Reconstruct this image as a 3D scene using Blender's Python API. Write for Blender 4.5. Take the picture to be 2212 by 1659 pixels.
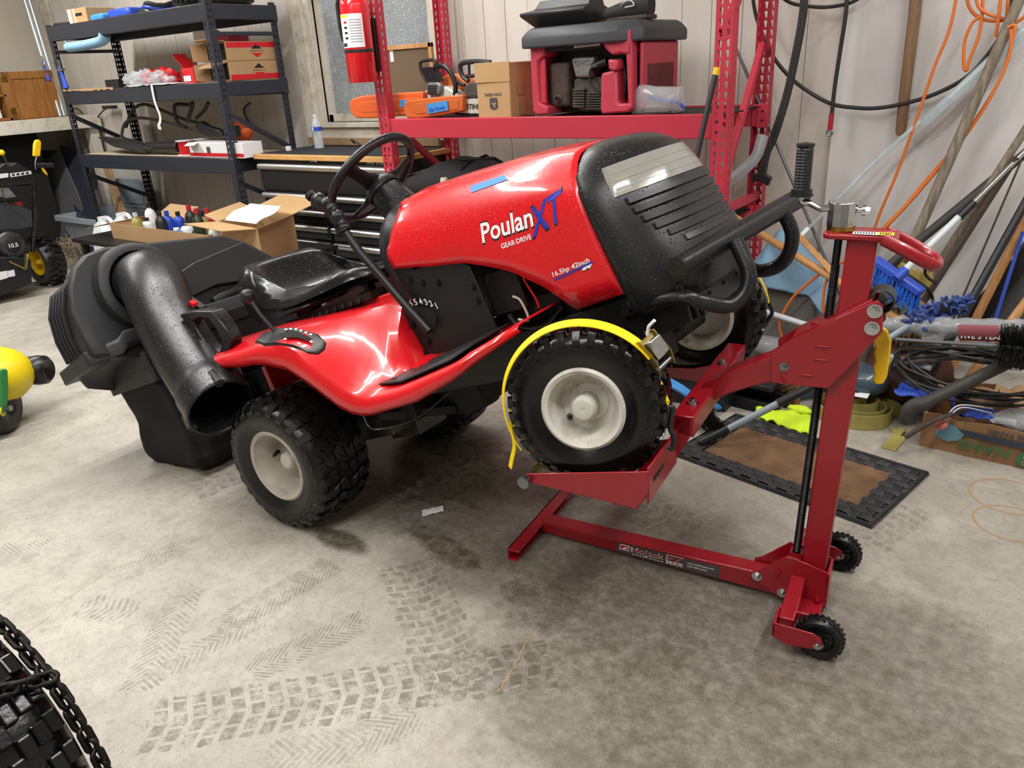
import bpy, bmesh, math, random
from mathutils import Vector, Matrix, noise
from mathutils.bvhtree import BVHTree
random.seed(7)
for o in list(bpy.data.objects): bpy.data.objects.remove(o)
SC = bpy.context.scene
COL = SC.collection
PI = math.pi
def V(*a): return Vector(a[0]) if len(a) == 1 else Vector(a)
def R(d): return math.radians(d)

# ------------------------------------------------------------ camera
IW, IH, FPX = 2212, 1659, 1660.0
CAMZ, YAW = 1.39, R(36.5)
_down = Vector((1344 - IW/2, 4850 - IH/2, FPX)).normalized()      # plumb direction seen by the camera (x right, y down, z fwd)
_fh = (Vector((0, 0, 1)) - _down*_down.z).normalized()
_right = _down.cross(_fh)
CAM = Vector((0, 0, CAMZ))
def c2w(d):
    a, b, c = d.dot(_right), d.dot(_fh), -d.dot(_down)
    s, k = math.sin(YAW), math.cos(YAW)
    return Vector((a*k - b*s, a*s + b*k, c))
def ray(u, v): return c2w(Vector((u - IW/2, v - IH/2, FPX)))
def aty(u, v, y): d = ray(u, v); return CAM + d*(y/d.y)
def atx(u, v, x): d = ray(u, v); return CAM + d*(x/d.x)
def atz(u, v, z=0.0): d = ray(u, v); return CAM + d*((z - CAMZ)/d.z)
cd = bpy.data.cameras.new('camera'); cam = bpy.data.objects.new('camera', cd); COL.objects.link(cam)
cd.sensor_fit = 'HORIZONTAL'; cd.sensor_width = 36; cd.lens = FPX/IW*36; cd.clip_start = .02
_x, _u, _b = c2w(Vector((1, 0, 0))), c2w(Vector((0, -1, 0))), c2w(Vector((0, 0, -1)))
cam.matrix_world = Matrix(((_x.x, _u.x, _b.x, 0), (_x.y, _u.y, _b.y, 0), (_x.z, _u.z, _b.z, CAMZ), (0, 0, 0, 1)))
SC.camera = cam

# ------------------------------------------------------------ world, exposure
w = bpy.data.worlds.new('world'); SC.world = w; w.use_nodes = True
bg = w.node_tree.nodes['Background']; bg.inputs[0].default_value = (.40, .50, .62, 1); bg.inputs[1].default_value = .42
vs = SC.view_settings; vs.view_transform = 'Standard'; vs.look = 'None'; vs.gamma = 1; vs.use_curve_mapping = False
vs.exposure = 0.08
CEIL = 3.05
# LED shop lights under the ceiling: (x, y, angle, length, watts)
LIGHTS = [(-.6, .1, 60, 2.4, 52), (-3.2, .6, 90, 2.4, 68), (-5.9, 1.7, 90, 2.4, 105), (-2.9, 2.3, 90, 2.4, 52), (.6, 2.1, 90, 2.4, 56), (-1.2, -2.4, 90, 2.4, 40)]
for (x, y, a, L, p) in LIGHTS:
    ld = bpy.data.lights.new('shop_light', 'AREA'); ld.shape = 'RECTANGLE'; ld.size = L; ld.size_y = .12; ld.energy = p
    ld.color = (1, .985, .955)
    lo = bpy.data.objects.new('shop_light_lamp', ld); COL.objects.link(lo); lo.location = (x, y, CEIL - .13); lo.rotation_euler = (0, 0, R(a))

# ------------------------------------------------------------ text outlines, made once while the scene is still empty
GLYPH = {}
def glyphs(*ss):
    obs = []
    for s in ss:
        cu = bpy.data.curves.new('t', 'FONT'); cu.body = s; cu.size = 1; cu.align_x = 'CENTER'; cu.align_y = 'CENTER'
        cu.resolution_u = 3; cu.offset = .018
        ob = bpy.data.objects.new('t', cu); COL.objects.link(ob); obs.append((s, ob))
    dg = bpy.context.evaluated_depsgraph_get(); dg.update()
    for s, ob in obs:
        me = bpy.data.meshes.new_from_object(ob.evaluated_get(dg))
        vv = [v.co.copy() for v in me.vertices]; ff = [tuple(p.vertices) for p in me.polygons]
        w_ = max(v.x for v in vv) - min(v.x for v in vv); h_ = max(v.y for v in vv) - min(v.y for v in vv)
        cx = (max(v.x for v in vv) + min(v.x for v in vv))/2; cy = (max(v.y for v in vv) + min(v.y for v in vv))/2
        GLYPH[s] = ([Vector(((v.x - cx), (v.y - cy), 0)) for v in vv], ff, w_, h_)
        cu = ob.data; bpy.data.objects.remove(ob); bpy.data.curves.remove(cu); bpy.data.meshes.remove(me)
glyphs('Poulan', 'XT', 'GEAR·DRIVE', '16.5hp 42inch', '6', '5', '4', '3', '2', '1', 'MoJack', 'EZ', 'MAX', 'www.theMojack.com',
       '1-877-4MO-JACK', 'JOHN DEERE', 'STIHL', 'Gas Power', 'OHC', 'NAHS', 'OR PANEL', 'FIVE 5 YEAR', 'G·D', '10.5',
       'INSTRUCTIONS', 'BRIGGS&STRATTON', 'HUSKY', 'Dx', 'WARNING', 'SUPER TURF WARRIOR', '15x6.00-6')

# ------------------------------------------------------------ mesh builder
WM = {}
def frame(o, x, y=None, z=None):
    x = V(x).normalized()
    if z is not None: z = V(z).normalized(); y = z.cross(x).normalized(); z = x.cross(y)
    else: y = V(y); z = x.cross(y).normalized(); y = z.cross(x)
    o = V(o)
    return Matrix(((x.x, y.x, z.x, o.x), (x.y, y.y, z.y, o.y), (x.z, y.z, z.z, o.z), (0, 0, 0, 1)))
def zframe(p, q):
    z = (V(q) - V(p)).normalized(); a = Vector((0, 0, 1)) if abs(z.z) < .9 else Vector((1, 0, 0))
    x = a.cross(z).normalized(); y = z.cross(x); p = V(p)
    return Matrix(((x.x, y.x, z.x, p.x), (x.y, y.y, z.y, p.y), (x.z, y.z, z.z, p.z), (0, 0, 0, 1)))
class MB:
    def __init__(s): s.v = []; s.f = []; s.m = []; s.c = 0
    def add(s, vv, ff, T=None):
        n = len(s.v)
        s.v += [(T @ V(p)) if T else V(p) for p in vv]
        for f in ff: s.f.append(tuple(i + n for i in f)); s.m.append(s.c)
        return s
    def box(s, c, d, T=None):
        x, y, z = d[0]/2, d[1]/2, d[2]/2; c = V(c)
        vv = [c + Vector((a*x, b*y, e*z)) for e in (-1, 1) for b in (-1, 1) for a in (-1, 1)]
        return s.add(vv, [(0, 2, 3, 1), (4, 5, 7, 6), (0, 1, 5, 4), (2, 6, 7, 3), (0, 4, 6, 2), (1, 3, 7, 5)], T)
    def bb(s, a, b, T=None):
        a, b = V(a), V(b); return s.box((a + b)/2, [abs(b[i] - a[i]) for i in range(3)], T)
    def bar(s, p, q, w_, h_, up=(0, 0, 1)):
        p, q = V(p), V(q); z = (q - p); L = z.length; z = z.normalized(); x = V(up).cross(z)
        if x.length < 1e-4: x = Vector((1, 0, 0)).cross(z)
        x.normalize(); y = z.cross(x); T = Matrix(((x.x, y.x, z.x, p.x), (x.y, y.y, z.y, p.y), (x.z, y.z, z.z, p.z), (0, 0, 0, 1)))
        return s.box((0, 0, L/2), (w_, h_, L), T)
    def loft(s, rings, cap=True, closed=True):
        n = len(rings[0]); vv = [p for r in rings for p in r]; ff = []
        for i in range(len(rings) - 1):
            for j in range(n if closed else n - 1):
                k = (j + 1) % n; ff.append((i*n + j, i*n + k, (i + 1)*n + k, (i + 1)*n + j))
        if cap: ff.append(tuple(range(n - 1, -1, -1))); ff.append(tuple((len(rings) - 1)*n + j for j in range(n)))
        return s.add(vv, ff)
    def tube(s, pts, r, seg=10, cap=True, loop=False, sc=(1, 1), up=None):
        pts = [V(p) for p in pts]; n = len(pts); rings = []; x = None
        for i, p in enumerate(pts):
            a = pts[(i - 1) % n] if (i > 0 or loop) else p; b = pts[(i + 1) % n] if (i < n - 1 or loop) else p
            t = (b - a).normalized()
            if x is None:
                g = V(up) if up else (Vector((0, 0, 1)) if abs(t.z) < .9 else Vector((1, 0, 0)))
                x = g.cross(t).normalized()
            else: x = (x - t*x.dot(t)); x = x.normalized() if x.length > 1e-6 else t.orthogonal().normalized()
            y = t.cross(x); rr = r[i] if isinstance(r, (list, tuple)) else r
            rings.append([p + (x*math.cos(2*PI*k/seg)*sc[0] + y*math.sin(2*PI*k/seg)*sc[1])*rr for k in range(seg)])
        if loop: rings.append(rings[0]); cap = False
        return s.loft(rings, cap)
    def lathe(s, prof, T, seg=24, a0=0, a1=2*PI, cap=False):
        full = abs(a1 - a0 - 2*PI) < 1e-6; n = seg if full else seg + 1; vv = []; ff = []; m = len(prof)
        for k in range(n):
            a = a0 + (a1 - a0)*k/seg
            for (r, h) in prof: vv.append(Vector((r*math.cos(a), r*math.sin(a), h)))
        for k in range(seg):
            k2 = (k + 1) % n
            for j in range(m - 1): ff.append((k*m + j, k2*m + j, k2*m + j + 1, k*m + j + 1))
        if cap and full: ff.append(tuple(k*m for k in range(n - 1, -1, -1))); ff.append(tuple(k*m + m - 1 for k in range(n)))
        return s.add(vv, ff, T)
    def cyl(s, p, q, r, seg=16, r2=None):
        L = (V(q) - V(p)).length; return s.lathe([(r, 0), (r if r2 is None else r2, L)], zframe(p, q), seg, cap=True)
    def prism(s, poly, vec):
        n = len(poly); vec = V(vec); a = [V(p) for p in poly]; vv = a + [p + vec for p in a]
        nrm = Vector((0, 0, 0))
        for i in range(n): nrm += a[i].cross(a[(i + 1) % n])
        ff = [tuple(range(n - 1, -1, -1)), tuple(range(n, 2*n))] + [(i, (i + 1) % n, (i + 1) % n + n, i + n) for i in range(n)]
        if nrm.dot(vec) < 0: ff = [tuple(reversed(f)) for f in ff]
        return s.add(vv, ff)
    def grid(s, fn, nu, nv, cu=False, cv=False):
        a = nu if cu else nu + 1; b = nv if cv else nv + 1; vv = [fn(i/nu, j/nv) for i in range(a) for j in range(b)]
        ff = [(i*b + j, ((i + 1) % a)*b + j, ((i + 1) % a)*b + (j + 1) % b, i*b + (j + 1) % b) for i in range(nu) for j in range(nv)]
        return s.add(vv, ff)
    def ball(s, c, r, seg=12, rings=8, sc=(1, 1, 1), nz=0, ns=8):
        c = V(c)
        def fn(u, v):
            th, ph = u*2*PI, v*PI; d = Vector((math.sin(ph)*math.cos(th)*sc[0], math.sin(ph)*math.sin(th)*sc[1], math.cos(ph)*sc[2]))
            k = 1 + (nz*noise.noise(d*ns + c*3) if nz else 0); return c + d*r*k
        return s.grid(fn, seg, rings, cu=True)
    def text(s, st, o, x, y, size=None, width=None, lift=.0006, proj=None, pdir=None, shear=0, sy=1, height=None):
        vv, ff, w_, h_ = GLYPH[st]; k = size if size else (width/w_ if width else height/h_)
        ky = height/h_ if (height and width) else k*sy
        x = V(x).normalized(); y = V(y); y = (y - x*y.dot(x)).normalized(); z = x.cross(y); o = V(o); out = []
        for p in vv:
            q = o + x*(p.x*k + p.y*ky*shear) + y*(p.y*ky)
            if proj:
                d = V(pdir) if pdir else -z; hit = proj.ray_cast(q - d*.3, d)
                q = hit[0] - d*lift if hit[0] else q
            else: q = q + z*lift
            out.append(q)
        return s.add(out, ff)
    def build(s, name, mats, parent=None, sm=40, bev=0, local=False, label=None, cat=None, group=None, kind=None, solid=0, sub=0, org=None):
        me = bpy.data.meshes.new(name); T = None; o = bpy.data.objects.new(name, me)
        if parent is not None:
            W_ = WM[parent]; o.parent = parent; WM[o] = W_
            if not local: T = W_.inverted()
        else:
            if org is None:
                xs = [p.x for p in s.v]; ys = [p.y for p in s.v]; zs = [p.z for p in s.v]
                org = Vector(((min(xs) + max(xs))/2, (min(ys) + max(ys))/2, min(zs)))
            W_ = Matrix.Translation(V(org)); WM[o] = W_; o.matrix_basis = W_
            if not local: T = W_.inverted()
        me.from_pydata([tuple(T @ p) if T else tuple(p) for p in s.v], [], s.f)
        ml = mats if isinstance(mats, (list, tuple)) else [mats]
        for m in ml: me.materials.append(m if not isinstance(m, str) else MT[m])
        if len(ml) > 1: me.polygons.foreach_set('material_index', s.m)
        me.polygons.foreach_set('use_smooth', [bool(sm)]*len(me.polygons))
        if sm: me.set_sharp_from_angle(angle=R(sm))
        me.update()
        if solid: md = o.modifiers.new('solid', 'SOLIDIFY'); md.thickness = solid; md.offset = 0
        if bev: md = o.modifiers.new('bevel', 'BEVEL'); md.width = bev; md.segments = 2; md.limit_method = 'ANGLE'; md.angle_limit = R(38)
        if sub: md = o.modifiers.new('sub', 'SUBSURF'); md.levels = sub; md.render_levels = sub
        COL.objects.link(o); tag(o, label, cat, group, kind); return o
def tag(o, label=None, cat=None, group=None, kind=None):
    if label: o['label'] = label
    if cat: o['category'] = cat
    if group: o['group'] = group
    if kind: o['kind'] = kind
    return o
def thing(name, label, cat, loc=(0, 0, 0), group=None, M=None):
    o = bpy.data.objects.new(name, None); o.empty_display_size = .05; COL.objects.link(o)
    o.matrix_basis = M if M else Matrix.Translation(V(loc)); WM[o] = o.matrix_basis.copy()
    return tag(o, label, cat, group)
def twin(o, parent, T=None):                       # a copy that shares mesh data, moved by T in the parent's local space
    c = o.copy(); COL.objects.link(c); c.parent = parent; c.matrix_basis = (T if T else Matrix()) @ o.matrix_basis; WM[c] = WM[parent] if parent else c.matrix_basis
    return c
def bvh(o):
    W_ = WM[o]; me = o.data
    return BVHTree.FromPolygons([W_ @ v.co for v in me.vertices], [tuple(p.vertices) for p in me.polygons])
def lerp(a, b, t): return a + (b - a)*t
def path(pts, n=8, loop=False):                    # Catmull-Rom through the points
    P = [V(p) for p in pts]; m = len(P); out = []
    for i in range(m if loop else m - 1):
        p0 = P[i - 1] if (i > 0 or loop) else P[0]*2 - P[1]; p1, p2 = P[i], P[(i + 1) % m]
        p3 = P[(i + 2) % m] if (i + 2 < m or loop) else P[-1]*2 - P[-2]
        for k in range(n):
            t = k/n; out.append(.5*((2*p1) + (p2 - p0)*t + (2*p0 - 5*p1 + 4*p2 - p3)*t*t + (3*p1 - p0 - 3*p2 + p3)*t**3))
    if not loop: out.append(P[-1])
    return out

# ------------------------------------------------------------ materials
MT = {}
def hx(h):
    h = h.lstrip('#'); c = [int(h[i:i + 2], 16)/255 for i in (0, 2, 4)]
    return tuple(x/12.92 if x <= .04045 else ((x + .055)/1.055)**2.4 for x in c) + (1,)
class NT:
    def __init__(s, name):
        m = bpy.data.materials.new(name); m.use_nodes = True; s.mt = m; s.t = m.node_tree; s.n = s.t.nodes; s.b = s.n['Principled BSDF']
    def node(s, ty, **kw):
        x = s.n.new(ty)
        for k, v in kw.items(): setattr(x, k, v)
        return x
    def L(s, a, b): s.t.links.new(a, b)
    def setin(s, sock, v):
        if hasattr(v, 'is_linked'): s.L(v, sock)
        else: sock.default_value = v
    def m(s, op, a, b=0.0, c=None, clamp=False):
        x = s.node('ShaderNodeMath', operation=op, use_clamp=clamp); s.setin(x.inputs[0], a); s.setin(x.inputs[1], b)
        if c is not None: s.setin(x.inputs[2], c)
        return x.outputs[0]
    def pos(s):
        if not hasattr(s, '_p'): s._p = s.node('ShaderNodeNewGeometry').outputs['Position']
        return s._p
    def obj(s):
        if not hasattr(s, '_o'): s._o = s.node('ShaderNodeTexCoord').outputs['Object']
        return s._o
    def vmap(s, vec, scale=(1, 1, 1), loc=(0, 0, 0), rot=(0, 0, 0)):
        x = s.node('ShaderNodeMapping'); s.L(vec, x.inputs[0]); x.inputs['Scale'].default_value = scale; x.inputs['Location'].default_value = loc; x.inputs['Rotation'].default_value = rot
        return x.outputs[0]
    def noise(s, vec, sc, det=3, rough=.55, dist=0):
        x = s.node('ShaderNodeTexNoise'); s.L(vec, x.inputs['Vector']); x.inputs['Scale'].default_value = sc; x.inputs['Detail'].default_value = det
        x.inputs['Roughness'].default_value = rough; x.inputs['Distortion'].default_value = dist; return x.outputs[0]
    def ramp(s, f, stops):
        x = s.node('ShaderNodeValToRGB'); s.L(f, x.inputs[0]); e = x.color_ramp.elements
        while len(e) < len(stops): e.new(.5)
        for i, (p, c) in enumerate(stops): e[i].position = p; e[i].color = c if isinstance(c, tuple) else (hx(c) if isinstance(c, str) else (c, c, c, 1))
        return x.outputs[0]
    def mix(s, f, a, b, mode='MIX'):
        x = s.node('ShaderNodeMix', data_type='RGBA', blend_type=mode); s.setin(x.inputs[0], f); s.setin(x.inputs[6], a); s.setin(x.inputs[7], b); return x.outputs[2]
    def col(s, v): s.setin(s.b.inputs['Base Color'], v)
    def rough(s, v): s.setin(s.b.inputs['Roughness'], v)
    def bump(s, h, st=.3, d=.01):
        x = s.node('ShaderNodeBump'); x.inputs['Strength'].default_value = st; x.inputs['Distance'].default_value = d; s.L(h, x.inputs['Height'])
        if s.b.inputs['Normal'].is_linked: s.L(s.b.inputs['Normal'].links[0].from_socket, x.inputs['Normal'])
        s.L(x.outputs[0], s.b.inputs['Normal'])
def mat(name, c, rough=.5, metal=0, var=0, vs_=6, bump=0, bs=60, coat=0, spec=.5, drops=0, dirt=None, alpha=1, trans=0, ior=1.45, emit=0, c2=None, stretch=None):
    t = NT(name); c = hx(c) if isinstance(c, str) else c; b = t.b
    b.inputs['Metallic'].default_value = metal; b.inputs['Roughness'].default_value = rough; b.inputs['Specular IOR Level'].default_value = spec
    b.inputs['Coat Weight'].default_value = coat; b.inputs['Coat Roughness'].default_value = .08; b.inputs['Alpha'].default_value = alpha
    b.inputs['Transmission Weight'].default_value = trans; b.inputs['IOR'].default_value = ior
    vec = t.obj() if not stretch else t.vmap(t.obj(), stretch)
    if var or c2 or dirt:
        n = t.noise(vec, vs_, 5, .6); d2 = hx(c2) if c2 else tuple(x*(1 - var) for x in c[:3]) + (1,)
        cc = t.mix(t.ramp(n, [(.35, 0.), (.65, 1.)]), c, d2)
        if dirt: cc = t.mix(t.ramp(t.noise(t.obj(), 11, 6, .7), [(.5, 0.), (.72, .75)]), cc, hx(dirt))
        t.col(cc)
    else: b.inputs['Base Color'].default_value = c
    if bump: t.bump(t.noise(vec, bs, 4), bump, .004)
    if drops:
        vo = t.node('ShaderNodeTexVoronoi'); vo.feature = 'F1'; t.L(t.vmap(t.obj(), (1, 1, 1)), vo.inputs['Vector']); vo.inputs['Scale'].default_value = 150
        sz = t.m('MULTIPLY', t.noise(t.obj(), 60, 1), .5); h = t.m('SUBTRACT', sz, vo.outputs['Distance'], clamp=True)
        t.bump(h, drops, .012); t.rough(t.m('SUBTRACT', rough, t.m('MULTIPLY', h, .8), clamp=True))
    if emit: b.inputs['Emission Color'].default_value = c; b.inputs['Emission Strength'].default_value = emit
    MT[name] = t.mt; return t
mat('red_paint', '#d3101c', .28, coat=.6, drops=.35, var=.12, vs_=4)
mat('red_paint2', '#cf0f1b', .3, coat=.5, var=.1, vs_=5, bump=.05)
mat('lift_red', '#8f0f1d', .32, coat=.3, var=.08, bump=.08, bs=220)
mat('rack_red', '#b83244', .45, var=.08, vs_=3, bump=.04, bs=90)
mat('wet_plastic', '#17181b', .33, drops=.55, var=.2, bump=.06, bs=500)
mat('black_plastic', '#1b1c1f', .38, var=.25, bump=.08, bs=400)
mat('bag_plastic', '#232427', .5, var=.2, vs_=3, bump=.12, bs=300)
mat('black_metal', '#141415', .42, spec=.5, var=.3)
mat('dirty_metal', '#16130f', .6, var=.5, vs_=14, bump=.3, bs=40, dirt='#241c12')
mat('seat_vinyl', '#131417', .25, drops=.4, bump=.12, bs=260, coat=.2)
mat('rubber', '#0e0e0f', .36, var=.35, vs_=18, bump=.1, bs=120)
mat('rubber_wet', '#0a0a0b', .2, var=.3, vs_=18, bump=.12, bs=90)
mat('rubber_dirty', '#0d0c0b', .42, dirt='#231c12', bump=.5, bs=70)
mat('rim_white', '#c9c6bd', .4, dirt='#8c8474', var=.06, bump=.06)
mat('rim_grey', '#b3aca0', .42, dirt='#6f6757', var=.12)
mat('hub_white', '#c4c3ba', .42, var=.1)
mat('chrome', '#c9cdd0', .18, metal=1, var=.15, vs_=30)
mat('steel', '#8e9296', .35, metal=1, var=.2)
mat('dark_steel', '#3c3d3f', .4, metal=.9, var=.3, vs_=30, bump=.2)
mat('brass', '#a98a3c', .3, metal=1)
mat('zinc', '#a39258', .35, metal=.9)
mat('yellow_web', '#f0d000', .6, bump=.35, bs=300)
mat('yellow_plastic', '#e8bd12', .38)
mat('lens', '#8a8781', .16, var=.12, vs_=9, bump=.08, bs=50, coat=.4)
mat('decal_white', '#e6e6e8', .4)
mat('decal_blue', '#2338a8', .4)
mat('decal_black', '#161618', .5)
mat('decal_red', '#c3161f', .4)
mat('decal_grey', '#4a4648', .5)
mat('tape_blue', '#3f87c8', .6, bump=.1)
mat('black_shelf', '#2a2d36', .42, var=.1, bump=.04)
mat('deck_board', '#b9a98b', .8, var=.2, vs_=12)
mat('card', '#ae8c66', .8, var=.1, vs_=4, bump=.06, bs=30)
mat('card_dark', '#8c6b48', .85, var=.15, vs_=5, bump=.1, bs=30)
mat('card_box2', '#b49267', .8, var=.08)
mat('paper', '#dcdee2', .7, bump=.15, bs=18)
mat('white_plastic', '#d5d8da', .4, var=.04)
mat('wood', '#8d5f35', .55, c2='#6f4526', vs_=4, stretch=(1, 1, 12), bump=.05)
mat('oak', '#9b6a34', .45, c2='#7d4f22', vs_=5, stretch=(10, 10, 1), bump=.05, coat=.2)
mat('pine', '#c79c68', .6, c2='#b2824c', vs_=4, stretch=(8, 8, 1))
mat('handle_wood', '#8a6d50', .65, c2='#6d543b', vs_=5, stretch=(14, 14, 1.5), bump=.1)
mat('old_wood', '#8d8272', .8, c2='#665c4f', vs_=6, stretch=(14, 14, 1.5), bump=.2)
mat('new_wood', '#c6935f', .5, c2='#b07d49', vs_=6, stretch=(9, 9, 2))
mat('white_wood', '#cdc7ba', .6, dirt='#8f8468', var=.1, bump=.1, bs=25)
mat('maple', '#d2a56a', .45, c2='#c29254', vs_=4, stretch=(2, 14, 14))
mat('toolbox', '#18191d', .35, var=.1)
mat('alu', '#bdbcb8', .32, metal=.9, var=.08)
mat('mat_black', '#24262c', .75, bump=.15)
mat('fire_red', '#d01622', .25, coat=.5)
mat('label_white', '#dcdcdf', .5)
mat('label_yellow', '#e2c92a', .5)
mat('grey_print', '#8d8f95', .6)
mat('orange', '#d8602a', .45, var=.08, bump=.05)
mat('saw_orange', '#c0602c', .45, var=.1)
mat('gen_red', '#b93c4e', .45, var=.1, bump=.06)
mat('gen_grey', '#3d4046', .5, var=.15, bump=.1, bs=200)
mat('rusty', '#4a3d38', .75, var=.3, vs_=30, bump=.3)
mat('engine_grey', '#5d5a56', .5, metal=.4, var=.4, vs_=20, bump=.3)
mat('cast_alu', '#8f9092', .4, metal=.6, var=.2, vs_=20)
mat('clear_plastic', '#d9dee2', .12, alpha=.32, coat=.6, bump=.5, bs=12)
mat('clear_bag', '#c9cfd3', .18, alpha=.38, coat=.6, bump=.9, bs=26)
mat('bottle_pet', '#dfe8ef', .08, alpha=.38, coat=.8)
mat('blue_print', '#2a4bb8', .4)
mat('tote_grey', '#8a929b', .45, var=.05)
mat('concrete_block', '#6e6b66', .9, var=.15, bump=.5, bs=30)
mat('bag_fabric', '#2c2b2c', .8, var=.25, bump=.3, bs=90)
mat('bag_fabric2', '#151618', .85, var=.2, bump=.1, bs=500)
mat('cable_black', '#2b2b29', .5, var=.2)
mat('cable_orange', '#d4712e', .5)
mat('galv', '#b6c6cb', .35, metal=.55, var=.2, vs_=9)
mat('grey_steel', '#6a6d70', .45, metal=.6)
mat('blue_plastic', '#2f4fb5', .4)
mat('blue_bristle', '#2a6fd0', .6, c2='#1f4fb4', vs_=20)
mat('straw', '#a08556', .85, c2='#77603a', vs_=30, stretch=(1, 1, 6), bump=.4)
mat('dust_fluff', '#4c5a60', .95, bump=.5)
mat('mop_blue', '#3a4f8c', .9, var=.3, vs_=40)
mat('yellow_old', '#b7a255', .6, var=.2)
mat('rag_blue', '#86aecb', .85, var=.12, vs_=3, bump=.1)
mat('pvc', '#c6ced2', .4)
mat('grey_pole', '#8e9aa3', .4, var=.06)
mat('neon', '#c4e22a', .8, bump=.2, bs=80)
mat('coir', '#7a5d42', .95, c2='#5e4530', vs_=9, bump=.8, bs=160)
mat('mat_rubber', '#2c2c2f', .55, dirt='#5b524a', bump=.2)
mat('strap_yellow', '#a59c55', .8, c2='#8d8546', bump=.4, bs=180)
mat('pipe_black', '#353331', .6, bump=.3, var=.2)
mat('bristle_black', '#151515', .7)
mat('pink_foam', '#c0716a', .9, bump=.5)
mat('brown_pot', '#4d2c1e', .6, var=.3)
mat('wicker', '#6b4d36', .8, var=.3, bump=.8, bs=70)
mat('navy_plastic', '#3a4a58', .4, coat=.3)
mat('mower_green', '#2f7a3c', .4)
mat('mower_yellow', '#e0c616', .4)
mat('snow_black', '#1c1d1f', .42, var=.2)
mat('green_print', '#3c6a44', .8)
mat('navy_print', '#2f3a46', .8)
mat('cyan_paint', '#5b8292', .8)
mat('clear_glass', '#e8f0ee', .04, alpha=.5)
mat('jug_white', '#cfd2d3', .4)
mat('bottle_black', '#1d1d20', .4); mat('bottle_blue', '#2145b0', .4); mat('cap_red', '#a4202a', .4); mat('bottle_gold', '#a59a55', .3, alpha=.8); mat('bottle_dark', '#23301f', .3)
mat('cork', '#6e5c48', .9, bump=.2)
mat('plywood', '#9c7f5e', .8, var=.15)
mat('grey_panel', '#4a4a4c', .7, var=.15)
mat('dark_void', '#161514', .9)
mat('tubing', '#c7d4d8', .25, metal=.8)
mat('weed', '#8b7a62', .95)
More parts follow.
